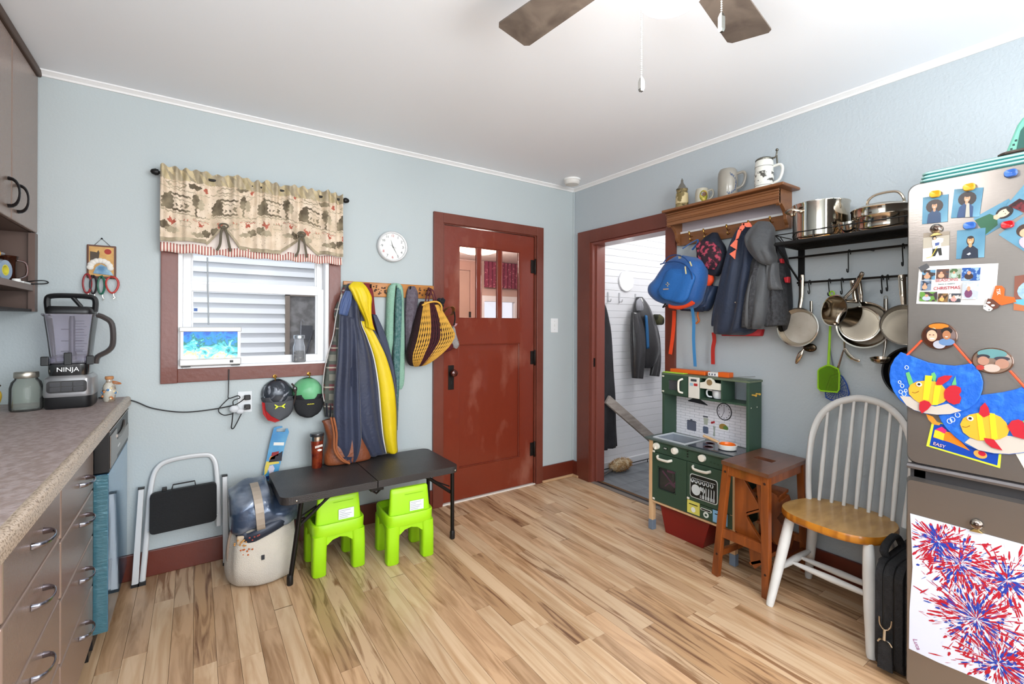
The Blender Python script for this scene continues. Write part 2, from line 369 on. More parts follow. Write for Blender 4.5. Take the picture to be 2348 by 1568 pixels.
for i in range(RO+1):
    f = i/RO; r = []
    for j in range(CO+1):
        q = j/CO; u = -2.785+.873*q; zt, zb = 2.045+.006*sin(q*120)+.004*sin(q*37), swag(q); z = zt+(zb-zt)*f
        g = math.exp(-((z-2.012)/.03)**2); below = max(0, min(1, (1.985-z)/.1))
        d = .015*(sin(q*95+1.5*sin(q*13))*(.35+.9*g)+.9*sin(q*41+2*sin(q*7+1)+f)+.5*sin(q*19+f*2))+.006*sin(q*150+3*sin(q*11))*(1-below*.7)
        pl = sum(.010*math.exp(-((q-c)/.03)**2)*below for c in (.305, .735))
        r.append((u, -.076-d*(1-.35*g)+pl, z))
    rg.append(r)
for i in range(RO):
    for j in range(CO):
        q = (j+.5)/CO; u = .873*q; z = rg[i][j][2]; f = i/RO; lu = (u*1.06) % .222; lz = z-1.675+.02*sin(u*9); idx = 0
        if z > 1.985: idx = 4 if (math.sin(u*160+z*90)+math.sin(u*71)) > .1 else 1
        elif f > .945: idx = 1
        else:
            w1, w2 = lu+.003*sin(z*300), lz+.0025*sin(u*260)
            for k_, P in MOT:
                if inpoly(P, w1, w2): idx = k_
            if idx == 0 and .04 < f < .9 and math.sin(u*240+5*sin(z*60))*math.sin(z*190+4*sin(u*40)) > .93: idx = 1
        blk.append(idx)
mb.rings(rg, cap=False, closed=False); mb.mi = blk
TM = [mat(c, .9, col2=c2, scale=16, det=7, band=(.4, .65), bump=.3, bs=200) for c, c2 in (('#dfcdb8', '#cdb9a0'), ('#9b8f78', '#b9ab92'), ('#5e5343', '#8f836c'), ('#a34a3a', '#c07a66'), ('#c9b894', '#a89a78'))]
obj('print_panel', mb, TM, val, smooth=True, ang=180)
vcloth(lambda q: 1.85, lambda q: 1.628+.003*sin(q*50), -.052, mat('#e6d9d0', .9), 'lining', val, amp=.007)
vcloth(lambda q: 1.668+.003*sin(q*50), lambda q: 1.622+.003*sin(q*50), -.058, STRIPE, 'striped_hem', val, amp=.007, rows=3)
for q in (.305, .735):
    u = -2.785+.873*q; mb = MB()
    for s_ in (-1, 1): mb.tube(cr([(u, -.093, 1.775), (u+.012*s_, -.095, 1.74), (u+.02*s_+.004, -.09, 1.68), (u+.03*s_, -.088, 1.645)], 5), .003, 6, flat=2)
    mb.tube([(u+.02*cos(t), -.098, 1.775+.012*sin(t)) for t in [k*pi/5 for k in range(10)]], .004, 6, closed=True)
    obj('tie_ribbon', mb, mat('#5d5648', .85), val, smooth=True)
# ---------------------------------------------------------------- outside: neighbour's sided wall
SID = mat('#ececec', .6)
ho = thing('neighbour_house', 'white clapboard house wall seen through the kitchen window', 'house', (-1.8, 2.3, .2))
obj('wall', MB().box(-4.2, -.2, 2.34, 2.5, -.3, 3.2), SID, ho)
sb = None
for k in range(26):
    z = .2+k*.097
    mb = MB(); x0, x1 = -4.0, (-1.88 if z < 1.55 else -.8)
    mb.hexa([(x0, 2.335, z+.097), (x1, 2.335, z+.097), (x1, 2.34, z+.097), (x0, 2.34, z+.097)], [(x0, 2.302, z+.004), (x1, 2.302, z+.004), (x1, 2.34, z+.004), (x0, 2.34, z+.004)])
    obj('siding_board', mb, SID, ho)
DW = mat('#6e6a68', .6, col2='#8d8a88', scale=14, det=6, band=(.4, .6))
dz = thing('house_door', 'weathered grey door in the white house across the yard', 'door', (-1.2, 2.3, .2))
mb = MB(); mb.box(-1.84, -1.0, 2.29, 2.33, .2, 1.555); obj('door_panel', mb, DW, dz)
mb = MB(); mb.box(-1.88, -1.84, 2.27, 2.33, .2, 1.585); mb.box(-1.88, -.96, 2.27, 2.33, 1.555, 1.585); obj('door_frame', mb, mat('#8a7b6e', .6), dz)
mb = MB(); mb.tube([(-1.70, 2.27, .9), (-1.62, 2.25, 1.20), (-1.5, 2.25, 1.22), (-1.44, 2.27, 1.0)], .008, 6); mb.tube([(-1.62, 2.25, 1.20), (-1.55, 2.25, .8)], .006, 6); mb.box(-1.74, -1.62, 2.275, 2.288, 1.1, 1.25)
obj('hanging_wire', mb, mat('#4b4b50', .5), dz)
obj('ground', MB().box(-6, 3, .2, 6, -.35, -.25), mat('#dfe3e8', .8), kind='structure')
# ---------------------------------------------------------------- red panel door (door_1)
d1 = thing('door_1', None, None, (-.81, 0, 0), kind='structure')
mb = MB(); mb.box(-1.292, -1.219, -.02, 0, 0, 2.042); mb.box(-.402, -.338, -.02, 0, 0, 2.042); mb.box(-1.219, -.402, -.02, 0, 1.972, 2.042)
obj('casing', mb, RED, d1, bevel=.002)
mb = MB(); mb.box(-1.222, -1.207, -.004, .14, 0, 1.975); mb.box(-.414, -.402, -.004, .14, 0, 1.975); mb.box(-1.207, -.414, -.004, .14, 1.966, 1.975)
obj('jamb', mb, RED, d1)
obj('threshold', MB().box(-1.215, -.405, -.012, .12, -.012, .008), mat('#d9cfc6', .5), d1, bevel=.003)
Y0, Y1 = .006, .044
mb = MB()
mb.box(-1.203, -1.085, Y0, Y1, .012, 1.962); mb.box(-.552, -.418, Y0, Y1, .012, 1.962)
mb.box(-1.085, -.552, Y0, Y1, 1.832, 1.962); mb.box(-1.085, -.552, Y0, Y1, 1.125, 1.31); mb.box(-1.085, -.552, Y0, Y1, .012, .235)
mb.box(-.933, -.903, Y0+.004, Y1-.004, 1.31, 1.832); mb.box(-.751, -.720, Y0+.004, Y1-.004, 1.31, 1.832)
DRED = mat('#742c1a', .3, col2='#8a5040', scale=3.2, st=(1.6, 1, .8), det=6, band=(.54, .7), bump=.1, bs=30, coat=.35)
obj('door_frame_rails', mb, DRED, d1)
obj('door_panel', MB().box(-1.09, -.548, Y0+.015, Y1-.012, .225, 1.135), DRED, d1)
mb = MB()      # moulding round the recessed panel and round the lites
for (a, b, c, d) in ((-1.085, -.552, .235, 1.125), (-1.085, -.933, 1.31, 1.832), (-.903, -.751, 1.31, 1.832), (-.720, -.552, 1.31, 1.832)):
    t = .007
    mb.box(a, b, Y0+.003, Y0+.016, c, c+t); mb.box(a, b, Y0+.003, Y0+.016, d-t, d); mb.box(a, a+t, Y0+.003, Y0+.016, c, d); mb.box(b-t, b, Y0+.003, Y0+.016, c, d)
obj('moulding', mb, DRED, d1, bevel=.002)
for a, b in ((-1.085, -.933), (-.903, -.751), (-.720, -.552)):
    obj('pane', MB().box(a, b, .022, .026, 1.31, 1.832), glassm('#f4eeee', .03, .03, 1.08), d1)
IRON = mat('#231d1a', .45, .6)
for z in (1.727, 1.006, .28):
    h = obj('hinge', MB().box(-.448, -.415, -.002, .008, z-.052, z+.052), IRON, d1, bevel=.002)
    obj('hinge_pin', MB().lathe([(.004, -.062), (.007, -.058), (.007, .058), (.004, .062)], (-.412, -.006, z), n=10), IRON, h, smooth=True)
pl = obj('escutcheon', MB().box(-1.168, -1.125, -.001, .008, .805, .977), IRON, d1, bevel=.002)
obj('door_knob', MB().lathe([(.012, 0), (.009, .018), (.02, .03), (.027, .044), (.022, .058), (.006, .063)], (-1.146, 0, .925), (0, -1, 0), 18), mat('#4a1e16', .2, .3, coat=.6), pl, smooth=True)
obj('keyhole', MB().box(-1.149, -1.143, -.003, 0, .845, .866), BLACKP, pl)
# ---------------------------------------------------------------- porch behind the red door
BRN = mat('#b58f80', .5); PW = mat('#c9aba0', .6)
mb = MB(); mb.box(-1.5, -1.42, .14, 2.0, 0, 2.04); mb.box(1.9, 2.0, .14, 2.0, 0, 2.04)
for x0, x1, z0, z1 in ((-1.5, .25, 0, 2.04), (.25, 2.0, 0, .9), (.25, 2.0, 1.62, 2.04), (.77, 2.0, .9, 1.62)): mb.box(x0, x1, 1.92, 2.0, z0, z1)
mb.box(-.12, 1.6, .02, .14, 0, 2.41) if 0 else None
obj('wall_porch', mb, PW, kind='structure')
obj('ceiling_porch', MB().box(-1.5, 2.0, .14, 2.0, 2.04, 2.12), mat('#e9ddd8', .8, bump=.5, bs=40), kind='structure')
obj('floor_porch', MB().box(-1.5, 2.0, .14, 2.0, -.06, -.01), mat('#8f7a68', .6), kind='structure')
pd = thing('door_3', None, None, (-.25, 1.9, 0), kind='structure')
mb = MB(); mb.box(.06, .22, 1.89, 1.92, 0, 2.02); mb.box(-.9, .06, 1.89, 1.92, 1.91, 2.02); obj('casing', mb, BRN, pd, bevel=.004)
obj('door_leaf', MB().box(-.9, .055, 1.9, 1.915, 0, 1.905), mat('#b09080', .5), pd)
obj('handle', MB().box(.045, .06, 1.87, 1.90, 1.25, 1.42), IRON, pd)
pw = thing('window_2', None, None, (.85, 1.9, .9), kind='structure')
mb = MB(); mb.box(.22, .25, 1.88, 1.95, .9, 1.62); mb.box(.70, .77, 1.88, 1.95, .9, 1.62); mb.box(.25, .70, 1.88, 1.95, 1.55, 1.62); mb.box(.25, .70, 1.88, 1.95, .9, .96); obj('window_frame', mb, VIN, pw, bevel=.003)
obj('pane', MB().box(.25, .70, 1.93, 1.934, .96, 1.55), glassm('#ffffff', .01, .02), pw)
mb = MB(); rg = []
for k in range(61):
    u = .235+.7*k/60; d = .008*sin(k*1.3); rg.append([(u, 1.86+d, 2.035), (u, 1.86+d*1.3, 1.72), (u, 1.866+d*1.3, 1.72), (u, 1.866+d, 2.035)])
mb.rings(rg)
obj('porch_valance', mb, mat('#7a2340', .8, col2='#b8707a', scale=34, kind='voronoi', band=(.32, .2)), label='maroon dotted curtain seen through the door glass', cat='curtain', smooth=True)
lm = thing('porch_ceiling_light', 'round flush ceiling light seen glowing through the door glass', 'ceiling light', (-.32, 1.05, 1.98))
obj('shade', MB().lathe([(.19, 0), (.2, -.01), (.19, -.03), (.13, -.05), (.03, -.058)], (-.32, 1.05, 2.025), n=28), mat('#ffe9c4', .4, emis=7), lm, smooth=True)
obj('base', MB().lathe([(.12, 0), (.21, -.003), (.21, -.016), (.19, -.016)], (-.32, 1.05, 2.04), n=28), IRON, lm, smooth=True)
for i, (x0, x1, z0, z1) in enumerate(((-1, 2.6, .3, 1.25), (2.75, 4.6, .3, 1.45))):
    mb = MB(); mb.box(x0, x1, 8, 9, z0-.6, z1); mb.hexa([(x0, 8, z1), (x1, 8, z1), (x1, 9, z1), (x0, 9, z1)], [((x0+x1)/2-.6, 8.5, z1+.45), ((x0+x1)/2+.6, 8.5, z1+.45), ((x0+x1)/2+.6, 8.55, z1+.45), ((x0+x1)/2-.6, 8.55, z1+.45)])
    obj('snowy_house', mb, mat('#dfe6ee', .8), label=('low snowy roofed house far beyond the porch window' if i == 0 else 'taller snowy gable far beyond the porch window'), cat='house')
# ---------------------------------------------------------------- doorway to the entry (door_2)
d2 = thing('door_2', None, None, (0, -.58, 0), kind='structure')
mb = MB(); mb.box(-.02, 0, -.212, -.070, 0, 2.03); mb.box(-.02, 0, -1.018, -.945, 0, 2.03); mb.box(-.02, 0, -.945, -.212, 1.93, 2.03)
obj('casing', mb, RED, d2, bevel=.002)
mb = MB(); mb.box(-.006, .135, -.232, -.208, -.01, 1.93); mb.box(-.006, .135, -.95, -.93, -.01, 1.93); mb.box(-.006, .135, -.93, -.232, 1.91, 1.93)
mb.box(.03, .05, -.245, -.232, -.01, 1.91); mb.box(.03, .05, -.93, -.918, -.01, 1.91)
obj('jamb', mb, mat('#7c4034', .35, coat=.3), d2, bevel=.002)
obj('strike_plate', MB().box(.008, .026, -.2335, -.231, .93, 1.0), IRON, d2)
mb = MB(); mb.box(-.012, .03, -.93, -.232, -.012, .006); obj('threshold', mb, mat('#8f8780', .4, .4), d2, bevel=.002)
obj('door_seal', MB().box(.03, .055, -.93, -.232, -.03, .004), BLACKP, d2)
# entry room
EN = mat('#e9e9ec', .5, bump=.05, bs=60)
mb = MB(); mb.box(.12, 1.75, .0, .14, -.1, 2.41); mb.box(1.62, 1.75, -1.5, .0, -.1, 2.41); mb.box(.12, 1.75, -1.6, -1.5, -.1, 2.41)
we = obj('wall_entry', mb, EN, kind='structure', at=(.12, 0, 0))
bw = .062; z = -.03; bme = None
while z < 2.36:
    if bme is None:
        o = obj('board', MB().box(.125, 1.62, -.010, 0, 0, bw-.0015), EN, we, bevel=.0015, seg=1); bme = o; o.location.z = z
        BASEZ = o.location.copy()
    else:
        o = bme.copy(); C.objects.link(o); o.parent = we; o.location = (BASEZ.x, BASEZ.y, z)
    z += bw
obj('ceiling_entry', MB().box(.12, 1.75, -1.6, .0, 2.41, 2.5), CEIL, kind='structure')
GR = mat('#8e9297', .6, col2='#7b7f84', scale=5, st=(3, 1, 1))
fe = obj('floor_entry', MB().box(.055, 1.75, -1.6, .0, -.08, -.04), GR, kind='structure', at=(.06, 0, 0))
for k in range(9):
    obj('floor_board', MB().box(.06, 1.62, -.03-(k+1)*.16+.003, -.03-k*.16, -.041, -.03), GR, fe, bevel=.002)
mb = MB(); mb.box(.13, 1.62, -.034, -.012, -.03, .05); obj('baseboard_entry', mb, mat('#e4e4e6', .5), kind='structure', bevel=.004)
# ================================================================ LEFT SIDE: cabinets, counter, dishwasher
BRC = mat('#9a857a', .27, .4, bump=.06, bs=200); BRCD = mat('#6b5850', .4, .2); INS = mat('#2b2524', .6)
NICK = mat('#8e8f9c', .18, 1)
XU = -3.23
uc = thing('wall_cabinet', 'brown two door wall cabinet with an open shelf below, at the left edge', 'cabinet', (-3.39, -.38, 1.315))
mb = MB(); mb.box(-3.55, XU-.022, -.014, -.002, 1.315, 2.40); mb.box(-3.55, XU-.022, -.92, -.908, 1.315, 2.40); mb.box(-3.55, XU-.022, -.908, -.014, 1.668, 1.685)
mb.box(-3.55, -3.54, -.908, -.014, 1.315, 2.40); mb.box(-3.55, XU-.022, -.908, -.014, 2.37, 2.40)
obj('body', mb, BRCD, uc)
obj('side_stile', MB().box(XU-.022, XU, -.045, -.002, 1.315, 1.664), BRCD, uc)
obj('shelf', MB().box(-3.54, XU-.004, -.908, -.014, 1.405, 1.432), mat('#7b6a63', .45), uc, bevel=.002)
obj('shelf', MB().box(-3.54, XU-.01, -.908, -.014, 1.315, 1.325), INS, uc)
obj('cornice', MB().box(XU-.03, XU+.012, -.92, -.002, 2.375, H-.002), mat('#4d3b30', .5), uc, bevel=.006)
def arch(c, v, out, m, parent, l=.1, h=.034, w=.012):
    """bow handle: c centre on the face, v direction along the handle"""
    mb = MB(); P = []; c = Vector(c); v = Vector(v); out = Vector(out)
    for k in range(13):
        t = k/12*pi; P.append(c-v*(l/2)*cos(t)+out*(h*sin(t)**.75+.001))
    mb.tube(P, [w*(1.0-.55*sin(k/12*pi)) for k in range(13)], 8, flat=.55, up=out)
    return obj('handle', mb, m, parent, smooth=True)
BH = mat('#1d1a1c', .3, .4)
for y0, y1, hy in ((-.362, -.006, -.292), (-.72, -.368, -.405)):
    d = obj('door', MB().box(XU-.02, XU, y0, y1, 1.668, 2.372), BRC, uc, bevel=.006, seg=3)
    arch((XU, hy, 1.762), (0, 0, 1), (1, 0, 0), BH, d, l=.105, h=.03, w=.014)
# things on the open shelf
amb = thing('amber_glass_mug', 'amber glass mug on the open shelf, by the wall', 'mug', (-3.30, -.12, 1.432))
obj('cup', MB().lathe([(.028, 0), (.03, .004), (.03, .09), (.036, .115), (.034, .115), (.027, .09), (.026, .008), (.002, .007)], (-3.30, -.12, 1.432), n=16), glassm('#9a5a3c', .04, .25), amb, smooth=True)
obj('handle', MB().tube(cr([(-3.27, -.12, 1.53), (-3.245, -.11, 1.52), (-3.243, -.11, 1.47), (-3.27, -.12, 1.45)], 5), .004, 6), glassm('#8a4a30', .04, .3), amb, smooth=True)
tp = thing('tape_roll', 'roll of clear tape with yellow core on the open shelf', 'tape', (-3.29, -.29, 1.432))
a = radians(15)
mb = MB().lathe([(.022, -.014), (.04, -.014), (.042, 0), (.04, .014), (.022, .014), (.022, -.014)], (-3.28, -.27, 1.475), (1, -.25, 0), 24, cap=False); obj('roll', mb, mat('#8fa6bd', .2, coat=.5), tp, smooth=True)
mb = MB().lathe([(.017, -.013), (.022, -.013), (.022, .013), (.017, .013), (.017, -.013)], (-3.28, -.27, 1.475), (1, -.25, 0), 20, cap=False); obj('core', mb, mat('#d9cf4a', .5), tp, smooth=True)
cab = obj('coiled_cable', MB().tube(cr([(-3.27, -.09, 1.436), (-3.235, -.05, 1.45), (-3.205, -.03, 1.455), (-3.19, -.03, 1.447), (-3.205, -.035, 1.44), (-3.25, -.06, 1.436), (-3.3, -.05, 1.436)], 6), .0025, 6), BLACKP,
      label='thin black cable looping off the open shelf end', cat='cable', smooth=True)
obj('white_strip', MB().box(-3.262, -3.24, -.16, -.055, 1.4325, 1.441), WHITEP, label='flat white strip lying on the open shelf edge', cat='strip', bevel=.002)
obj('bottle_cap', MB().lathe([(.013, 0), (.014, .008), (.012, .013)], (-3.25, -.215, 1.4325), n=14), WHITEP, label='small white bottle cap on the open shelf', cat='cap', smooth=True)
mb = MB(); mb.sphere((-3.34, -.36, 1.52), (.07, .09, .012)); mb.sphere((-3.33, -.22, 1.545), (.05, .05, .01))
st = thing('paper_pile', 'heap of silvery papers and a yellow wrapper on the open shelf', 'papers', (-3.36, -.3, 1.432))
obj('tray', MB().box(-3.42, -3.30, -.45, -.16, 1.432, 1.53), BLACKP, st, bevel=.004); obj('paper', mb, mat('#b9bcc4', .3, .2), st, smooth=True)
obj('wrapper', MB().sphere((-3.31, -.27, 1.54), (.03, .03, .022)), mat('#d29a2c', .5), st, smooth=True)
# base cabinets
XF = -2.95
bc = thing('base_cabinet', 'brown drawer base cabinet under the laminate worktop', 'cabinet', (-3.2, -1.4, 0))
mb = MB(); mb.box(-3.54, XF-.021, -2.9, -.64, .08, .862); mb.box(-3.54, XF-.07, -2.9, -.64, 0, .08)
obj('body', mb, mat('#3c302c', .5), bc)
def drawer(y0, y1, z0, z1, hy, hz, big=False):
    d = obj('drawer', MB().box(XF-.02, XF, y0, y1, z0, z1), BRC, bc, bevel=.005, seg=3)
    arch((XF, hy, hz), (0, 1, 0), (1, 0, 0), NICK, d, l=.102, h=.03, w=.0085)
Z = [.855, .667, .495, .315, .09]
for (y0, y1, Zs, hz) in ((-1.632, -1.162, [.855, .667, .497, .316, .09], (.748, .607, .440, .25)), (-1.150, -.652, [.855, .650, .482, .297, .09], (.733, .604, .418, .232))):
    for k in range(4):
        drawer(y0, y1, Zs[k+1]+.003, Zs[k]-.003, (y0+y1)/2+(.005 if y0 < -1.2 else .05), hz[k])
obj('door', MB().box(XF-.02, XF, -2.1, -1.665, .09, .852), BRC, bc, bevel=.005, seg=3)
# worktop
LAM = mat('#8f7d76', .42, col2='#a39390', scale=60, st=(1, .6, 1), det=3, band=(.4, .6), bump=.35, bs=130, bst=(.5, 1.2, 1))
EDG = mat('#b5a18d', .26, col2='#7e6b58', scale=210, det=3, band=(.5, .62), bump=.1, bs=200)
wt = thing('worktop', 'mauve brown speckled laminate worktop with a rolled front edge', 'worktop', (-3.2, -1.4, .866))
obj('top', MB().box(-3.54, -2.922, -2.9, -.004, .87, .905), LAM, wt)
prof = [(-2.922, .905), (-2.916, .9065), (-2.908, .905), (-2.902, .899), (-2.9, .89), (-2.9, .868), (-2.905, .863), (-2.922, .863)]
obj('front_edge', MB().rings([[(x, y, z) for x, z in prof] for y in (-2.9, -.004)]), EDG, wt, smooth=True)
# dishwasher with its blue protective film
dw = thing('dishwasher', 'stainless dishwasher still in blue protective film, below the worktop corner', 'dishwasher', (-3.2, -.32, 0))
obj('tub', MB().box(-3.52, -2.956, -.612, -.02, .03, .858), BLACKP, dw)
FILM = mat('#5f93b6', .07, .8, col2='#5488ad', scale=4, det=3, bump=.05, bs=12)
obj('door_panel', MB().box(-2.956, -2.912, -.612, -.02, .085, .688), FILM, dw, bevel=.003)
obj('side_film', MB().box(-2.955, -2.914, -.6145, -.6125, .087, .686), mat('#43707e', .22, .2, col2='#6b98a2', scale=5, st=(1, 1, 2), band=(.6, .8), bump=.4, bs=30, bst=(1, 1, 3), coat=.6), dw)
mb = MB(); mb.box(-2.956, -2.910, -.612, -.02, .692, .845); obj('control_panel', mb, BLACKP, dw, bevel=.003)
mb = MB(); mb.box(-2.9105, -2.906, -.606, -.43, .705, .83); mb.box(-2.9105, -2.907, -.43, -.03, .715, .78); mb.box(-2.956, -2.907, -.61, -.022, .845, .85)
obj('steel_trim', mb, mat('#8b837d', .28, .9), dw, bevel=.002)
obj('pocket_handle', MB().tube(cr([(-2.909, -.45, .80), (-2.905, -.38, .79), (-2.905, -.26, .795), (-2.909, -.2, .82)], 5), .008, 8), mat('#77706b', .3, .9), dw, smooth=True)
obj('badge_mark', MB().box(-2.9068, -2.9062, -.40, -.34, .744, .752), mat('#e4e4e4', .4), dw)
mb = MB(); mb.box(-3.5, -2.965, -.63, -.60, 0, .08); mb.box(-2.975, -2.965, -.60, -.02, 0, .08); obj('toe_kick', mb, BLACKP, dw)
# ---------------------------------------------------------------- on the worktop
bx, by, bz = -3.083, -.20, .905
bl = thing('blender', 'black and silver countertop blender with clear square jug', 'blender', (bx, by, bz))
def sq(z, hx, hy, r=.35, n=32, cx=0, cy=0):
    return [(bx+cx+hx*(1 if cos(t) > 0 else -1)*abs(cos(t))**r, by+cy+hy*(1 if sin(t) > 0 else -1)*abs(sin(t))**r, bz+z) for t in [2*pi*k/n for k in range(n)]]
obj('base_foot', MB().rings([sq(0, .074, .085), sq(.012, .078, .09), sq(.07, .078, .09)]), BLACKP, bl, smooth=True)
obj('base_shell', MB().rings([sq(.05, .0785, .0905), sq(.06, .081, .093), sq(.125, .078, .09), sq(.138, .066, .08)]), mat('#a7a7a9', .28, .7), bl, smooth=True)
cp = obj('control_panel', MB().prism(rrect(bx-.062, bx+.062, bz+.068, bz+.118, .012), FB, -by+.0915, -by+.0945), mat('#0d0d0f', .12, coat=.8), bl)
for i in range(3):
    for j in range(2):
        obj('button', MB().prism(rrect(bx-.052+i*.036, bx-.02+i*.036, bz+.074+j*.021, bz+.091+j*.021, .004), FB, -by+.0945, -by+.0965), mat('#2c2c30', .2, coat=.5), cp)
obj('collar', MB().rings([sq(.13, .062, .075), sq(.15, .066, .078), sq(.185, .068, .078), sq(.19, .06, .07)]), mat('#0f0f11', .15, coat=.7), bl, smooth=True)
text('brand_lettering', 'NINJA', .026, FB, bx, -by+.0785, bz+.163, mat('#f2f2f2', .4), bl)
JG = glassm('#f7f5fa', .05, .22, 1.18)
obj('jug', MB().rings([sq(.19, .058, .062, .3), sq(.205, .062, .066, .3), sq(.30, .070, .076, .3), sq(.385, .079, .086, .3), sq(.392, .086, .092, .3), sq(.398, .086, .092, .3), sq(.398, .078, .084, .3), sq(.30, .067, .073, .3), sq(.21, .058, .062, .3)]), JG, bl, smooth=True)
obj('jug_foot', MB().rings([sq(.19, .066, .07, .3), sq(.218, .062, .066, .3), sq(.222, .05, .05, .3)]), glassm('#ece8f4', .1, .3), bl, smooth=True)
for x_, dz in ((-.07, 0), (0, .015), (.07, 0)): obj('locking_tab', MB().box(bx+x_-.012, bx+x_+.012, by-.086, by-.07, bz+.182, bz+.22+dz), BLACKP, bl, bevel=.003)
mb = MB().lathe([(.016, .2), (.018, .22), (.011, .24), (.011, .37), (.008, .39)], (bx, by, bz), n=14)
for k, zz in enumerate((.235, .28, .33)):
    for s_ in (-1, 1): mb.box(bx+s_*.004, bx+s_*.034, by-.006, by+.006, bz+zz, bz+zz+.004, None)
obj('blade_tower', mb, mat('#3a3748', .35), bl, smooth=True)
mb = MB()
for k in range(12): mb.box(bx+.022, bx+(.052 if k % 3 else .06), by-.0795-.0006*k, by-.0775-.0006*k, bz+.235+k*.012, bz+.2368+k*.012)
obj('measure_marks', mb, mat('#5b5866', .6), bl)
obj('lid', MB().rings([sq(.398, .074, .08, .3), sq(.405, .076, .082, .3), sq(.418, .074, .08, .3), sq(.43, .066, .072, .3)]), BLACKP, bl, smooth=True)
mb = MB(); P = cr([(bx-.075, by, bz+.41), (bx-.078, by, bz+.455), (bx-.066, by, bz+.474), (bx, by, bz+.478), (bx+.062, by, bz+.474), (bx+.076, by, bz+.455), (bx+.074, by, bz+.41)], 4)
mb.tube(P, .011, 8, flat=1.3, up=(0, 1, 0)); mb.tube([(bx, by, bz+.474), (bx+.03, by, bz+.43)], .008, 8)
obj('carry_handle', mb, BLACKP, bl, smooth=True)
mb = MB(); mb.tube(cr([(bx+.082, by, bz+.395), (bx+.105, by, bz+.385), (bx+.132, by, bz+.355), (bx+.136, by, bz+.27), (bx+.12, by, bz+.235), (bx+.085, by, bz+.21), (bx+.078, by, bz+.18)], 4), .011, 8, flat=1.2, up=(0, 1, 0))
obj('jug_handle', mb, mat('#3b3534', .3), bl, smooth=True)
# large mason jar
jr = thing('mason_jar', 'large clear empty mason jar left of the blender', 'jar', (-3.212, -.25, .905))
JX, JY = -3.212, -.25
obj('glass', MB().lathe([(.044, 0), (.05, .006), (.051, .03), (.05, .095), (.044, .118), (.034, .13), (.034, .15), (.031, .15), (.031, .128), (.041, .115), (.047, .093), (.047, .01), (.003, .008)], (JX, JY, .905), n=28), glassm('#f3f5f2', .03, .16, 1.2), jr, smooth=True)
obj('lid', MB().lathe([(.036, .134), (.0375, .136), (.0375, .156), (.035, .159), (.002, .159)], (JX, JY, .905), n=28), mat('#b9b3a6', .3, .9), jr, smooth=True)
# shell shaker jar with cork
sj = thing('cork_jar', 'little painted glass jar with cork, right of the blender', 'jar', (-2.966, -.14, .905))
SX, SY = -2.966, -.14
obj('glass', MB().lathe([(.019, 0), (.022, .004), (.024, .03), (.026, .05), (.022, .075), (.013, .088), (.012, .1), (.016, .104)], (SX, SY, .905), n=20), mat('#b9b4a8', .15, col2='#8a7a68', scale=38, band=(.5, .6), coat=.7), sj, smooth=True)
mb = MB()
rd = random.Random(3)
for k in range(12):
    t = rd.uniform(2.6, 6.5); zz = rd.uniform(.012, .07); r = .0245; mb.m = k % 3
    mb.sphere((SX+r*cos(t), SY+r*sin(t), .905+zz), (.006, .006, .006), 6, 4)
obj('painted_flowers', mb, [mat('#4a7aa8', .4), mat('#b5703a', .4), mat('#d9c7a0', .4)], sj, smooth=True)
obj('cork', MB().lathe([(.013, 0), (.016, .004), (.016, .012), (.0145, .015)], (SX, SY, 1.005), n=14), mat('#b07a4d', .8), sj, smooth=True)
obj('twine_bow', MB().tube(cr([(SX+.012, SY-.01, .998), (SX+.03, SY-.012, .992), (SX+.042, SY-.01, .985), (SX+.028, SY-.01, .985), (SX+.012, SY-.01, .992)], 4), .003, 6), mat('#a5673c', .7), sj, smooth=True)
bn = thing('banana', 'ripe banana with dark stem at the left edge of the worktop', 'fruit', (-3.30, -.27, .905))
P = cr([(-3.285, -.30, 1.0), (-3.288, -.30, .975), (-3.30, -.29, .945), (-3.33, -.27, .925), (-3.37, -.25, .923)], 5)
obj('peel', MB().tube(P, [.008+.012*sin(min(1, k/6)*pi/2) for k in range(len(P)-2)]+[.012, .006], 10), mat('#b89a2e', .45, col2='#8e7424', scale=9), bn, smooth=True)
obj('stem', MB().tube([(-3.285, -.30, 1.0), (-3.283, -.302, 1.012), (-3.276, -.304, 1.02)], .007, 7), mat('#3b2c1c', .7), bn, smooth=True)
# ---------------------------------------------------------------- wave plaque with lanyards
pq = thing('hanging_plaque', 'small wooden plaque painted with a wave, hung by string on the left wall end', 'plaque', (-3.01, -.008, 1.47))
def BK(pts, n0, n1, mb): return mb.prism(pts, FB, n0, n1)
u0, u1, z0, z1 = -3.064, -2.958, 1.478, 1.636
obj('frame', MB().box(u0, u1, -.012, -.001, z0, z1), mat('#5e3a2a', .5), pq, bevel=.003)
obj('picture', BK([(u0+.008, z0+.01), (u1-.008, z0+.01), (u1-.008, z1-.008), (u0+.008, z1-.008)], .012, .0125, MB()), mat('#cfa45f', .5, col2='#b98a4a', scale=30), pq)
obj('painted_tower', BK([(-3.052, 1.56), (-3.022, 1.555), (-3.018, 1.60), (-3.022, 1.612), (-3.028, 1.60), (-3.035, 1.602), (-3.052, 1.604)], .0125, .0135, MB()), mat('#4d4238', .7), pq)
obj('painted_sun', BK(ell(-2.988, 1.607, .013, .013), .0125, .0135, MB()), mat('#9c2a20', .6), pq)
mb = MB()
for k in range(9): t = pi*k/8; mb.sphere((-3.015-.036*cos(t), -.016, 1.528+.034*sin(t)), (.013, .006, .013), 8, 6)
obj('wave_foam', mb, mat('#dcd8d0', .8), pq, smooth=True)
obj('wave', BK([(-3.04, 1.5), (-2.966, 1.493), (-2.975, 1.51), (-2.995, 1.535), (-3.012, 1.545), (-3.03, 1.53)], .0125, .019, MB()), mat('#3d6f95', .4, col2='#8fb2c4', scale=25), pq)
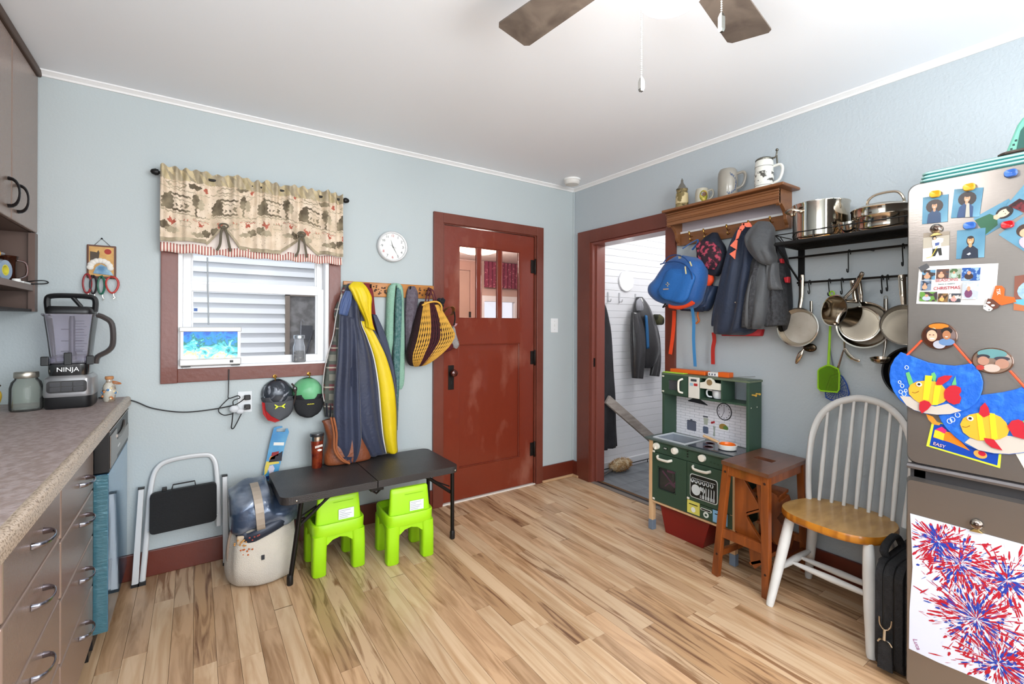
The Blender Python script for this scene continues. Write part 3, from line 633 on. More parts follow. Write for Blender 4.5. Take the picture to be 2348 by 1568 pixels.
mb = MB(); mb.tube([(-3.04, -.006, 1.632), (-3.011, -.006, 1.669), (-2.975, -.006, 1.63)], .0012, 5); mb.sphere((-3.011, -.006, 1.669), .004, 8, 6)
obj('string', mb, BLACKP, pq)
for x_ in (-3.045, -3.008, -2.975):
    obj('hook', MB().tube([(x_, -.01, 1.492), (x_, -.022, 1.49), (x_, -.024, 1.478), (x_, -.03, 1.482)], .002, 6), IRON, pq)
def lanyard(x, zt, w, l, c, lab, sq_=0):
    t = thing('lanyard', lab, 'lanyard', (x, -.028, zt-l-.03), 'lanyards on the plaque')
    P = [(x+w*sin(a_)*(1+.2*cos(a_)*sq_), -.026-.003*sin(3*a_), zt-l/2+l/2*cos(a_)) for a_ in [2*pi*k/20 for k in range(20)]]
    obj('loop', MB().tube(P, .0036, 6, closed=True, flat=1.3), mat(c, .45), t, smooth=True)
    obj('clip', MB().tube([(x+.004, -.026, zt-l+.003), (x+.006, -.026, zt-l-.014), (x+.011, -.026, zt-l-.022), (x+.004, -.026, zt-l-.028)], .0028, 6), CHROME, t, smooth=True)
lanyard(-3.06, 1.495, .014, .09, '#8e2a2e', 'dark red cord loop hung leftmost under the plaque')
lanyard(-3.038, 1.488, .011, .085, '#2a2226', 'black cord loop between red and green ones under the plaque')
lanyard(-3.010, 1.487, .012, .085, '#24604e', 'green cord loop at the middle hook of the plaque')
lanyard(-2.970, 1.487, .022, .078, '#b03a34', 'wide open red cord loop at the right hook of the plaque', 1)
# ---------------------------------------------------------------- outlet and cords
ou = thing('wall_outlet', 'white double wall socket with two black plugs under the window', 'socket', (-2.413, 0, .775))
obj('cover_plate', MB().box(-2.448, -2.378, -.006, 0, .776, .892), mat('#d9dde0', .4), ou, bevel=.003)
for z in (.86, .808):
    pp = obj('plug', MB().box(-2.418, -2.388, -.036, -.006, z-.013, z+.013), BLACKP, ou, bevel=.004)
t = thing('cord_bundle', 'black cords tied in a loose loop with white tape beside the socket', 'cord', (-2.47, -.03, .70))
P = lambda *a: [(x, -n, z) for x, n, z in a]
mb = MB(); mb.tube(cr(P((-2.49, .03, 1.02), (-2.492, .03, .9), (-2.49, .035, .865), (-2.45, .04, .875), (-2.44, .04, .862), (-2.47, .045, .85), (-2.47, .045, .81), (-2.475, .04, .74), (-2.478, .035, .705), (-2.465, .035, .705), (-2.43, .04, .78), (-2.41, .036, .808)), 6), .0028, 6)
mb.tube(cr(P((-2.49, .035, .865), (-2.53, .03, .82), (-2.535, .03, .795), (-2.51, .03, .775), (-2.47, .035, .78)), 6), .0026, 6)
mb.tube(cr(P((-2.415, .036, .858), (-2.44, .045, .84), (-2.465, .045, .825)), 6), .0028, 6)
obj('cord', mb, BLACKP, t, smooth=True)
mb = MB(); mb.sphere((-2.465, -.045, .806), (.024, .012, .02)); mb.sphere((-2.438, -.045, .79), (.02, .01, .014)); obj('tape_wrap', mb, mat('#c9ccd0', .5), t, smooth=True)
obj('power_cord', MB().tube(cr([(-3.019,-0.02,0.91), (-2.9,-0.02,0.887), (-2.815,-0.02,0.84), (-2.691,-0.02,0.808), (-2.558,-0.02,0.81), (-2.46,-0.035,0.826)], 8), .0032, 6), BLACKP, smooth=True,
    label='long black power cord sagging from the worktop to the socket', cat='cord')
obj('lamp_cord', MB().tube([(-2.487, -.022, 1.03), (-2.487, -.022, 1.02), (-2.49, -.03, 1.0)], .0028, 6), BLACKP, smooth=True, label='short black cord dropping from the fish lamp over the casing', cat='cord') if 0 else None
# ---------------------------------------------------------------- window sill things
fl_ = thing('aquarium_lamp', 'white frame lamp showing a blue coral reef scene on the window sill', 'lamp', (-2.57, -.03, 1.042))
mb = MB(); mb.box(-2.708, -2.434, -.055, -.002, 1.046, 1.082); obj('base', mb, mat('#c9c9c9', .35, .2), fl_, bevel=.006)
mb = MB(); mb.box(-2.708, -2.434, -.055, -.002, 1.222, 1.246); obj('top', mb, mat('#cfcfcd', .35, .2), fl_, bevel=.004)
for a_, b_ in ((-2.702, -2.690), (-2.452, -2.438)): obj('frame_post', MB().box(a_, b_, -.05, -.008, 1.082, 1.222), WHITEP, fl_)
m = mat('#1a72c4', .4, emis=.55).copy(); N = m.node_tree.nodes; L = m.node_tree.links; b = N['Principled BSDF']
tc = N.new('ShaderNodeTexCoord'); ns = N.new('ShaderNodeTexNoise'); ns.inputs['Scale'].default_value = 22; ns.inputs['Detail'].default_value = 6; ns.inputs['Distortion'].default_value = 1.2
sx_ = N.new('ShaderNodeSeparateXYZ'); L.new(tc.outputs['Object'], ns.inputs[0]); L.new(tc.outputs['Object'], sx_.inputs[0])
mr = N.new('ShaderNodeMapRange'); mr.inputs[1].default_value = .03; mr.inputs[2].default_value = .18; mr.inputs[3].default_value = .28; mr.inputs[4].default_value = -.26; L.new(sx_.outputs['Z'], mr.inputs[0])
ad = N.new('ShaderNodeMath'); ad.operation = 'ADD'; L.new(ns.outputs['Fac'], ad.inputs[0]); L.new(mr.outputs[0], ad.inputs[1])
rp = N.new('ShaderNodeValToRGB'); els = rp.color_ramp.elements; els[0].position = .2; els[0].color = lin('#0e4fa8'); els[1].position = .8; els[1].color = lin('#f1f4e6')
for p_, c_ in ((.36, '#1b7ec8'), (.46, '#1c6a5a'), (.55, '#49b7cc'), (.63, '#8fd7dc'), (.7, '#dcc77c')): e = els.new(p_); e.color = lin(c_)
L.new(ad.outputs[0], rp.inputs[0]); L.new(rp.outputs[0], b.inputs['Base Color']); L.new(rp.outputs[0], b.inputs['Emission Color'])
obj('reef_screen', MB().box(-2.690, -2.452, -.045, -.02, 1.082, 1.222), m, fl_)
obj('switch', MB().box(-2.488, -2.472, -.058, -.054, 1.058, 1.07), BLACKP, fl_)
for a_, b_ in ((-2.70, -2.66), (-2.48, -2.44)): obj('foot', MB().box(a_, b_, -.045, -.01, 1.040, 1.047), BLACKP, fl_)
sj2 = thing('seed_jar', 'little mason jar half full of dark tea on the sill, right side', 'jar', (-2.138, -.0, 1.042))
obj('glass', MB().lathe([(.032, 0), (.036, .005), (.037, .09), (.028, .118), (.028, .142), (.0265, .142), (.0265, .118), (.034, .088), (.034, .006), (.002, .005)], (-2.138, .0, 1.042), n=24), glassm('#f6f8fb', .03, .35, 1.15), sj2, smooth=True)
obj('contents', MB().lathe([(.032, .006), (.033, .03), (.033, .058), (.02, .066), (.004, .068)], (-2.138, .0, 1.042), n=18), mat('#332c27', .9, col2='#8b8378', scale=60, band=(.55, .65)), sj2, smooth=True)
obj('lid', MB().lathe([(.029, .137), (.031, .139), (.031, .155), (.028, .158), (.002, .158)], (-2.138, .0, 1.042), n=20), mat('#aeb4ba', .3, .8), sj2, smooth=True)
obj('straw', MB().tube([(-2.13, .0, 1.2), (-2.128, .0, 1.28), (-2.12, .0, 1.29), (-2.11, .0, 1.275)], .0025, 6), mat('#6b6e78', .4), sj2, smooth=True)
# ================================================================ BACK WALL THINGS
# folded step ladder leaning on the wall
WHM = mat('#c3c4c5', .35, .1)
ld = thing('step_ladder', 'folded white steel step ladder with black treads leaning on the wall', 'ladder', (-2.69, -.08, 0))
def lean(z): return .085-.075*z/.58
def lp(L): return [(u, -lean(z), z) for u, z in L]
mb = MB(); mb.tube(cr(lp([(-2.848, .012), (-2.832, .25), (-2.822, .43), (-2.80, .53), (-2.74, .567), (-2.60, .572), (-2.558, .545), (-2.543, .47), (-2.536, .30), (-2.535, .20)]), 6), .012, 8, flat=.6, up=(0, 1, 0))
obj('front_frame', mb, WHM, ld, smooth=True)
for a, b in (((-2.875, .012), (-2.857, .45)), ((-2.503, .012), (-2.508, .45))):
    mb = MB(); x0, z0 = a; x1, z1 = b
    mb.hexa([(x0-.013, -.098, z0), (x0+.013, -.098, z0), (x0+.013, -.072, z0), (x0-.013, -.072, z0)], [(x1-.011, -.045, z1), (x1+.011, -.045, z1), (x1+.011, -.022, z1), (x1-.011, -.022, z1)])
    l = obj('rear_leg', mb, WHM, ld, bevel=.002)
    obj('leg_cap', MB().box(x1-.013, x1+.013, -.047, -.02, z1, z1+.006), BLACKP, l); obj('rubber_foot', MB().box(x0-.015, x0+.015, -.1, -.07, 0, .014), BLACKP, l)
obj('front_foot', MB().box(-2.864, -2.834, -.1, -.072, 0, .016), BLACKP, ld)
TRD = mat('#1c1c1d', .6, col2='#262627', scale=30, kind='wave', st=(0, 0, 1), bump=.5, bs=90, bst=(1, 1, 12))
mb = MB(); mb.hexa(*[[(u, -lean(z)-dy, z) for u, z in rrect(-2.822, -2.545, .236, .428, .02, 4)][:0] for dy in (0, 0)]) if 0 else None
R0 = rrect(-2.822, -2.545, .236, .43, .02, 3)
tr = obj('tread', MB().rings([[(u, -lean(z)-dy, z+(u+2.68)*.03) for u, z in R0] for dy in (.012, .04)]), TRD, ld, bevel=.003)
obj('catch', MB().tube([(-2.735, -.055, .43), (-2.73, -.055, .452), (-2.64, -.055, .455), (-2.636, -.055, .43)], .0035, 6), BLACKP, tr, smooth=True)
obj('latch', MB().box(-2.775, -2.755, -.06, -.04, .425, .445), BLACKP, tr, bevel=.003)
obj('cross_bar', MB().tube([(-2.83, -.06, .245), (-2.54, -.06, .26)], .006, 8), WHM, ld, smooth=True)
# ---------------------------------------------------------------- fold-in-half bench table
BK1 = mat('#332f2e', .36, col2='#514c4a', scale=3, det=8, band=(.5, .75), bump=.25, bs=220)
bt = thing('folding_bench', 'long black plastic fold in half bench on tubular legs', 'bench', (-1.84, -.31, 0))
for a, b, r0, r1 in ((-2.308, -1.852, 1, 0), (-1.848, -1.372, 0, 1)):
    pts = rrect(a, b, -.555, -.085, .045, 6)
    # square the corners at the seam
    pts = [(min(u, b) if r1 else (b if u > b-.05 else u), v) for u, v in pts] if r0 else [((a if u < a+.05 else u), v) for u, v in pts]
    q = []
    for p_ in pts:
        if not q or (abs(q[-1][0]-p_[0])+abs(q[-1][1]-p_[1])) > 1e-4: q.append(p_)
    obj('seat_half', MB().rings([[(u, v, z) for u, v in q] for z in (.410, .447)]), BK1, bt, bevel=.008, seg=3)
BT = mat('#1d1a19', .35, .5)
for xt, xb in ((-2.205, -2.257), (-1.383, -1.381)):
    for yt, yb in ((-.485, -.485), (-.14, -.14)):
        l = obj('leg', MB().tube([(xt, yt, .41), ((xt+xb)/2, yt, .21), (xb, yb, .012)], .0115, 10), BT, bt, smooth=True)
        obj('leg_foot', MB().lathe([(.013, 0), (.015, .004), (.015, .04), (.0125, .05)], (xb, yb, 0), n=12), BLACKP, l, smooth=True)
    obj('leg_crossbar', MB().tube([(xt, -.485, .40), (xt, -.14, .40)], .009, 8), BT, bt, smooth=True)
for s_, x0, x1 in ((1, -2.215, -2.06), (-1, -1.385, -1.55)):
    for y_ in (-.47, -.17):
        obj('brace', MB().tube([(x0, y_, .27), (x1, y_, .398)], .006, 6, flat=1.6), BT, bt, smooth=True)
        obj('brace', MB().tube([(x0, y_+.02, .30), (x1+s_*.03, y_+.02, .398)], .004, 6), BT, bt, smooth=True)
obj('hinge', MB().box(-1.885, -1.815, -.545, -.50, .392, .41), BT, bt, bevel=.003)
mb = MB(); mb.tube([(-1.88, -.52, .398), (-1.85, -.53, .375), (-1.82, -.52, .395)], .006, 6); obj('latch', mb, BT, bt)
for x_ in (-2.24, -1.40): obj('rivet', MB().sphere((x_, -.556, .425), (.005, .003, .005), 8, 6), CHROME, bt, smooth=True)
# ---------------------------------------------------------------- two green children's chairs
GRN = mat('#a5dc1a', .42, col2='#9bd413', scale=3, bump=.04, bs=90)
def kidchair(x, y, label):
    t = thing('childrens_chair', label, 'chair', (x, y, 0), 'lime green children chairs under the bench')
    bx_, by_ = x, y
    def sqr(z, hx, hy, cx=0, cy=0, r=.35, n=28):
        return [(bx_+cx+hx*(1 if cos(a) > 0 else -1)*abs(cos(a))**r, by_+cy+hy*(1 if sin(a) > 0 else -1)*abs(sin(a))**r, z) for a in [2*pi*k/n for k in range(n)]]
    # seat tray with raised rim (the rear of the chair faces the room)
    obj('seat', MB().rings([sqr(.196, .128, .130), sqr(.205, .130, .132), sqr(.25, .132, .134), sqr(.256, .128, .130), sqr(.254, .118, .120), sqr(.222, .112, .114), sqr(.218, .02, .02)]), GRN, t, smooth=True)
    for sx in (-1, 1):
        for sy in (-1, 1):
            cx, cy = sx*.097, sy*.097
            mb = MB().rings([sqr(.0, .029, .031, cx, cy, .5, 16), sqr(.004, .033, .034, cx, cy, .5, 16), sqr(.13, .034, .036, cx*.99, cy*.99, .5, 16), sqr(.2, .036, .038, cx*.95, cy*.95, .5, 16)])
            obj('leg', mb, GRN, t, smooth=True)
    # arch webs between the legs
    for sy in (-1, 1):
        mb = MB(); pts = [(-.075, .2), (.075, .2), (.062, .15), (.035, .172), (0, .18), (-.035, .172), (-.062, .15)]
        mb.rings([[(bx_+u, by_+sy*.115+d, z) for u, z in pts] for d in (-.008, .008)]); obj('arch', mb, GRN, t)
        mb = MB(); mb.rings([[(bx_+sy*.113+d, by_+u, z) for u, z in pts] for d in (-.008, .008)]); obj('arch', mb, GRN, t)
    cy = -.088
    bk = obj('backrest', MB().rings([sqr(.22, .112, .026, 0, cy, .4), sqr(.25, .112, .024, 0, cy, .4), sqr(.36, .104, .019, 0, cy+.004, .45), sqr(.378, .103, .017, 0, cy+.005, .5), sqr(.385, .098, .010, 0, cy+.005, .6)]), GRN, t, smooth=True)
    lb = obj('paper_sticker', MB().box(bx_-.005, bx_+.072, by_+cy-.0275, by_+cy-.0245, .262, .314), mat('#e3e5ea', .5), bk)
    for k, w_ in enumerate((.055, .03, .06, .052, .04)):
        pass
    mb = MB()
    for k, w_ in enumerate((.055, .028, .06, .05, .04)): mb.box(bx_+.0, bx_+w_, by_+cy-.0285, by_+cy-.0273, .305-k*.009, .307-k*.009)
    obj('sticker_lines', mb, mat('#9aa0aa', .6), bk)
    obj('groove', MB().box(bx_-.03, bx_+.07, by_+cy-.0225, by_+cy-.0205, .352, .354), mat('#8cc312', .5), bk)
    return t
kc = kidchair(-2.026, -.372, 'lime green plastic kids chair below the bench, nearer the tote bag')
dup(kc, (.352, -.095, 0), 'lime green plastic kids chair below the bench, nearer the red door', rz=radians(-3))
# ---------------------------------------------------------------- bags left of the bench
def blob(rows, n=28, fold=.006, seed=1, k=5, lv=5):
    rd = random.Random(seed); ph = [rd.uniform(0, 6.28) for _ in range(4)]; R = cr(rows, lv); rg = []
    for i, (z, cx, cy, rx, ry, e) in enumerate(R):
        f = i/(len(R)-1); r = []
        for j in range(n):
            t = 2*pi*j/n; c, s_ = cos(t), sin(t); w_ = 1+fold/max(rx, .02)*(sin(k*t+ph[0]+3*f)+.6*sin((k*2-1)*t+ph[1]-4*f)+.8*sin(2*t+ph[2]+6*f))
            r.append((cx+rx*w_*(1 if c > 0 else -1)*abs(c)**e, cy+ry*w_*(1 if s_ > 0 else -1)*abs(s_)**e, z))
        rg.append(r)
    return MB().rings(rg)
tt = thing('tote_bag', 'stuffed cream canvas tote with small printed flowers, left of the bench', 'bag', (-2.36, -.32, 0))
CANV = mat('#cfc6b8', .85, col2='#bfb8ae', scale=5, bump=.5, bs=260)
obj('sack', blob([(.004, -2.355, -.32, .12, .09, .8), (.02, -2.36, -.32, .142, .11, .8), (.08, -2.365, -.32, .152, .118, .75), (.16, -2.362, -.31, .150, .115, .75), (.23, -2.357, -.30, .142, .105, .75), (.27, -2.35, -.29, .125, .085, .8), (.285, -2.35, -.29, .09, .05, .8)], 40, .006, 4, 4), CANV, tt, smooth=True, ang=180)
rd = random.Random(5); mb = MB()
for (cx_, cz_, n_, m_) in ((-2.46, .225, 12, 0), (-2.435, .18, 8, 1), (-2.455, .13, 16, 2), (-2.405, .24, 5, 3)):
    for k in range(n_):
        u = cx_+rd.uniform(-.024, .024); z = cz_+rd.uniform(-.016, .016); c = max(0, 1-((u+2.362)/.155)**2)**.42; mb.m = m_
        mb.sphere((u, -.318-.117*c, z), (.0045, .004, .004), 6, 4)
obj('printed_flowers', mb, [mat('#c08a4a', .8), mat('#b8602f', .8), mat('#c9a878', .8), mat('#9c4a42', .8)], tt, smooth=True)
obj('side_panel', MB().tube(cr([(-2.49, -.33, .04), (-2.505, -.33, .13), (-2.50, -.32, .22), (-2.475, -.31, .29)], 5), .014, 8, flat=.6), mat('#9c8878', .8), tt, smooth=True)
obj('brand_tag', MB().box(-2.375, -2.362, -.443, -.436, .135, .155), mat('#2a2d33', .6), tt)
cl = thing('insulated_bag', 'navy and silver rolled insulated bag with tan strap lying on the tote', 'bag', (-2.36, -.3, .26))
NV = mat('#3f4d64', .28, .3, col2='#8f98a6', scale=4.5, st=(1, 1, 3), det=3, band=(.45, .65), bump=.5, bs=14, coat=.4)
rg = []
for (x_, cy, cz, ry, rz_, sk) in cr([(-2.50, -.24, .36, .03, .05, 0), (-2.495, -.26, .345, .10, .075, 0), (-2.46, -.28, .352, .128, .088, 0), (-2.40, -.28, .362, .132, .094, 0), (-2.34, -.28, .362, .13, .094, 0), (-2.31, -.28, .335, .128, .066, 0), (-2.25, -.28, .325, .12, .05, 0), (-2.20, -.27, .32, .07, .03, 0)], 5):
    rg.append([(x_, cy+ry*(1 if cos(t) > 0 else -1)*abs(cos(t))**.6*(1+.05*sin(5*t+x_*30)), cz+rz_*(1 if sin(t) > 0 else -1)*abs(sin(t))**.75*(1+.07*sin(3*t+x_*60))-.035*cos(t)*-1) for t in [2*pi*k/30 for k in range(30)]])
obj('body', MB().rings(rg), NV, cl, smooth=True, ang=180)
mb = MB(); P = [(-2.395+.002*k, -.285+.143*(1 if cos(t) > 0 else -1)*abs(cos(t))**.6, .364+.101*(1 if sin(t) > 0 else -1)*abs(sin(t))**.75+.037*cos(t)) for k, t in enumerate([pi*.5+pi*1.0*k/16 for k in range(17)])]
mb.tube(P, .02, 6, flat=.12, up=(0, 1, .3)) if 0 else None
rg = []
for (x_, y_, z_) in P: rg.append([(x_-.018, y_-.004, z_), (x_+.018, y_-.004, z_+.002), (x_+.018, y_+.003, z_), (x_-.018, y_+.003, z_-.002)])
obj('strap', MB().rings(rg), mat('#a5988a', .5, .2), cl)
mb = MB(); mb.tube(cr([(-2.47, -.37, .29), (-2.455, -.385, .25), (-2.43, -.40, .235), (-2.38, -.41, .25), (-2.30, -.40, .275), (-2.24, -.37, .29)], 5), .012, 8, flat=2.2, up=(0, 0, 1)); obj('flap_edge', mb, mat('#2a3140', .4, .2), cl, smooth=True)
obj('handle_end', MB().box(-2.475, -2.44, -.405, -.385, .215, .255), mat('#b9a58c', .6), cl, bevel=.006)
# blue snack pack
pk = thing('hanging_pack', 'tall blue card pack with hook slot and bright toy pictures leaning behind the bench', 'package', (-2.28, -.04, .40))
S_ = [(-2.274,0.682),(-2.296,0.587),(-2.313,0.493),(-2.334,0.392),(-2.26,0.386),(-2.233,0.504),(-2.214,0.588),(-2.196,0.648),(-2.203,0.669),(-2.214,0.668),(-2.218,0.651),(-2.261,0.656),(-2.261,0.673),(-2.23,0.677),(-2.23,0.684),(-2.248,0.687)]
obj('card', MB().prism(S_, FB, .035, .042), mat('#2e7fb8', .3, col2='#63a8cc', scale=6, coat=.5), pk)
for nm, c, pl_ in (('white_print', '#e6e2da', [(-2.274,0.599),(-2.221,0.592),(-2.223,0.575),(-2.276,0.583)]), ('red_print', '#8d2226', [(-2.283,0.544),(-2.247,0.546),(-2.252,0.522),(-2.287,0.523)]),
                   ('dark_print', '#23202c', [(-2.252,0.532),(-2.229,0.544),(-2.234,0.49),(-2.3,0.491),(-2.287,0.518)]), ('orange_print', '#d88a3c', [(-2.291,0.524),(-2.265,0.522),(-2.269,0.506),(-2.298,0.505)]),
                   ('yellow_print', '#d9c255', [(-2.311,0.498),(-2.247,0.487),(-2.247,0.477),(-2.295,0.476),(-2.308,0.434),(-2.321,0.422),(-2.319,0.465)]), ('grey_print', '#c9c3d2', [(-2.295,0.471),(-2.278,0.473),(-2.269,0.452),(-2.278,0.429),(-2.295,0.427),(-2.302,0.452)]),
                   ('navy_print', '#1c2f6a', [(-2.325,0.413),(-2.295,0.417),(-2.299,0.398),(-2.33,0.392)])):
    obj(nm, MB().prism(pl_, FB, .042, .0432), mat(c, .4), pk)
# steel travel tumbler
tm = thing('travel_tumbler', 'copper red travel tumbler with steel rim and clear lid on the bench', 'tumbler', (-2.065, -.13, .447))
TX, TY = -2.065, -.135
obj('body', MB().lathe([(.026, 0), (.028, .003), (.0335, .14), (.0345, .155)], (TX, TY, .447), n=28), mat('#b04a28', .2, .5, col2='#6a1815', scale=26, band=(.4, .65), coat=.6), tm, smooth=True)
obj('steel_rim', MB().lathe([(.0345, .155), (.036, .17), (.036, .182), (.033, .184)], (TX, TY, .447), n=28), CHROME, tm, smooth=True)
obj('lid', MB().lathe([(.037, .180), (.039, .186), (.037, .196), (.02, .198), (.002, .199)], (TX, TY, .447), n=28), mat('#2c2c2f', .15, coat=.5), tm, smooth=True)
mb = MB()
for k in range(6): mb.box(TX-.016+k*.0068, TX-.011+k*.0068, TY-.0345, TY-.0315, .447+.118+k*.0012, .447+.13+k*.0012)
mb.prism(ell(TX+.008, .447+.105, .012, .006), FB, -TY+.031, -TY+.034); obj('logo_print', mb, mat('#efe9e0', .4), tm)
# brown leather tote on the bench
lb = thing('leather_tote', 'brown leather tote with rolled handles on the bench behind the coat', 'bag', (-1.9, -.13, .447))
LEA = mat('#8a4c2a', .45, col2='#6e3820', scale=6, det=6, bump=.3, bs=60, coat=.1)
rg = []
for z, xl, xr, ry in cr([(.45, -2.00, -1.78, .045), (.455, -2.02, -1.755, .06), (.50, -2.025, -1.76, .06), (.58, -2.005, -1.79, .05), (.66, -2.02, -1.80, .035), (.715, -2.035, -1.81, .018)], 4):
    cx = (xl+xr)/2; hx = (xr-xl)/2
    rg.append([(cx+hx*(1 if cos(t) > 0 else -1)*abs(cos(t))**.5, -.115+ry*(1 if sin(t) > 0 else -1)*abs(sin(t))**.7, z+(.01*cos(t) if z > .7 else 0)) for t in [2*pi*k/28 for k in range(28)]])
obj('body', MB().rings(rg), LEA, lb, smooth=True, ang=70)
for dx in (0, .012):
    obj('handle', MB().tube(cr([(-1.99+dx, -.165-dx, .69), (-2.0+dx, -.185-dx, .73), (-1.985+dx, -.19-dx, .64), (-1.985+dx, -.205, .55), (-1.95+dx, -.21, .49), (-1.90, -.2, .458)], 6), .006, 8), mat('#9a5a36', .4), lb, smooth=True)
# ---------------------------------------------------------------- caps on brass hooks
for x_, z_ in ((-2.268, .967), (-2.088, .972)):
    h = thing('brass_cup_hook', ('brass hook on the window casing holding the grey and red cap' if x_ < -2.2 else 'brass hook on the window casing holding the green and black cap'), 'hook', (x_, -.02, z_))
    obj('base', MB().lathe([(.011, 0), (.011, .004), (.005, .007)], (x_, -.018, z_), (0, -1, 0), 14), BRASS, h, smooth=True)
    obj('hook_bend', MB().tube(cr([(x_, -.02, z_), (x_, -.036, z_+.006), (x_, -.046, z_-.002), (x_, -.043, z_-.018), (x_, -.033, z_-.022)], 5), .0032, 8), BRASS, h, smooth=True)
def capm(name, label, cu, c_top, c_panel, brim, under, logo):
    """baseball cap hung by its strap, crown to the wall, brim pointing down"""
    t = thing(name, label, 'cap', (cu, -.07, .72))
    # crown: upper dome, facing outward
    mb = MB(); rg = []
    for i in range(9):
        a = i/8*pi/2; r = .083*cos(a)**.8 if i < 8 else .004
        rg.append([(cu+r*cos(q)*.98, -.008-.088*sin(a)**1.0*.95, .868+r*sin(q)*1.0) for q in [2*pi*k/28 for k in range(28)]])
    obj('crown', mb.rings(rg), c_top, t, smooth=True, ang=180)
    mb = MB(); rg = []
    for i in range(8):   # front panels of the crown wrap the lower part of the dome
        a = .15+i/7*.95; r = .0845*cos(a)**.8
        rg.append([(cu+r*cos(q)*.99, -.010-.089*sin(a)*.95-.003, .868+r*sin(q)*1.0) for q in [pi*(1.06+.88*k/16) for k in range(17)]])
    mb.rings(rg, cap=False, closed=False); obj('front_panel', mb, c_panel, t, smooth=True, ang=180, solid=.003)
    mb = MB(); rg = []
    for i in range(9):   # curved brim
        f = i/8; z = .832-.105*f; hw = .078*math.sqrt(max(.02, 1-(max(0, f-.25)/.78)**2.2))
        rg.append([(cu+hw*k/6, -.088-.012*f+.03*(k/6)**2+.008*f, z-.012*(1-(k/6)**2)*0) for k in range(-6, 7)])
    mb.rings(rg, cap=False, closed=False); br_ = obj('brim', mb, brim, t, smooth=True, ang=180, solid=.004)
    obj('button', MB().sphere((cu, -.094, .868), (.006, .004, .006), 8, 6), c_top, t, smooth=True) if 0 else None
    obj('strap', MB().tube(cr([(cu-.03, -.02, .94), (cu, -.035, .953), (cu+.03, -.02, .94)], 5), .006, 6, flat=.4), BLACKP, t, smooth=True)
    if under: obj('brim_underside', MB().rings([[(cu-.083, -.075, .835), (cu-.07, -.082, .83), (cu-.066, -.09, .79), (cu-.04, -.096, .755), (cu+.005, -.1, .728), (cu-.02, -.095, .72), (cu-.055, -.088, .735), (cu-.078, -.08, .77)], [(cu-.081, -.07, .835), (cu-.068, -.077, .83), (cu-.064, -.085, .79), (cu-.038, -.091, .757), (cu+.003, -.095, .73), (cu-.02, -.09, .722), (cu-.053, -.083, .737), (cu-.076, -.075, .772)]]), under, t)
    logo(br_, cu)
GC = mat('#3b4048', .2, .2, col2='#b9bfca', scale=9, det=3, band=(.5, .6), dist=1.6)
def lg1(p, cu):
    mb = MB()
    for s_ in (-1, 1):
        mb.prism([(cu+.004+s_*.006, .808), (cu+.004+s_*.012, .812), (cu+.004+s_*.027, .822), (cu+.004+s_*.026, .814), (cu+.004+s_*.018, .808), (cu+.004+s_*.025, .800), (cu+.004+s_*.024, .794), (cu+.004+s_*.012, .802)], FB, .0975, .1)
    mb.prism([(cu-.004, .806), (cu+.012, .806), (cu+.012, .809), (cu-.004, .809)], FB, .0975, .1); obj('emblem', mb, mat('#d9e022', .4), p)
def lg2(p, cu):
    mb = MB()
    for k in range(7): mb.box(cu-.016+k*.0056, cu-.0125+k*.0056, -.1, -.0975, .803, .8075+(k % 2)*.001)
    obj('embroidery', mb, mat('#d8cf3a', .5), p)
capm('grey_baseball_cap', 'grey shiny baseball cap with a neon emblem and red underbrim', -2.255, GC, mat('#4c4e53', .8, bump=.3, bs=200), mat('#4f5156', .8, bump=.3, bs=200), mat('#a51a1c', .6), lg1)
capm('green_baseball_cap', 'green crowned baseball cap with black brim and tiny yellow lettering', -2.095, mat('#4a9a63', .35, col2='#86c79a', scale=6, dist=.5, det=2, bump=.3, bs=20), mat('#232427', .85, bump=.3, bs=200), mat('#232427', .85, bump=.3, bs=200), None, lg2)
sg = thing('sunglasses', 'dark folded sunglasses hanging between the two caps', 'sunglasses', (-2.175, -.05, .83))
obj('frame', MB().tube(cr([(-2.185, -.05, .925), (-2.172, -.055, .905), (-2.165, -.06, .885), (-2.17, -.06, .83), (-2.178, -.055, .80)], 5), .005, 6), mat('#3a2f2c', .3), sg, smooth=True)
obj('lens', MB().sphere((-2.168, -.06, .89), (.012, .004, .018), 10, 8), mat('#241d1d', .1, coat=.6), sg, smooth=True)
# ---------------------------------------------------------------- wall clock
ck = thing('wall_clock', 'round white wall clock with black and red numerals', 'clock', (-1.59, -.01, 1.67))
cu, cz, R_ = -1.585, 1.769, .099
obj('case', MB().lathe([(R_-.002, 0), (R_, .01), (R_, .03), (R_-.005, .036), (R_-.012, .034), (R_-.014, .024)], (cu, 0, cz), (0, -1, 0), 48, cap=False), mat('#d4d5d6', .3), ck, smooth=True)
fc = obj('face', MB().lathe([(R_-.012, .002), (R_-.012, .024), (.001, .0241)], (cu, 0, cz), (0, -1, 0), 40), mat('#e3e3e0', .5), ck, smooth=True)
for h in range(1, 13):
    a = radians(90-30*h); r = R_*.70
    if h == 5: r = R_*.72
    text('numeral', str(h), .023 if h < 10 else .02, FB, cu+r*cos(a), .0245, cz+r*sin(a), mat('#b83c40' if h in (6, 8, 12) else '#3c3c3e', .5), ck)
mb = MB()
for h in range(12):
    a = radians(30*h); mb.prism(ell(cu+R_*.83*cos(a), cz+R_*.83*sin(a), .0014, .0014, 6), FB, .0242, .0252)
obj('minute_dots', mb, mat('#55555a', .5), ck)
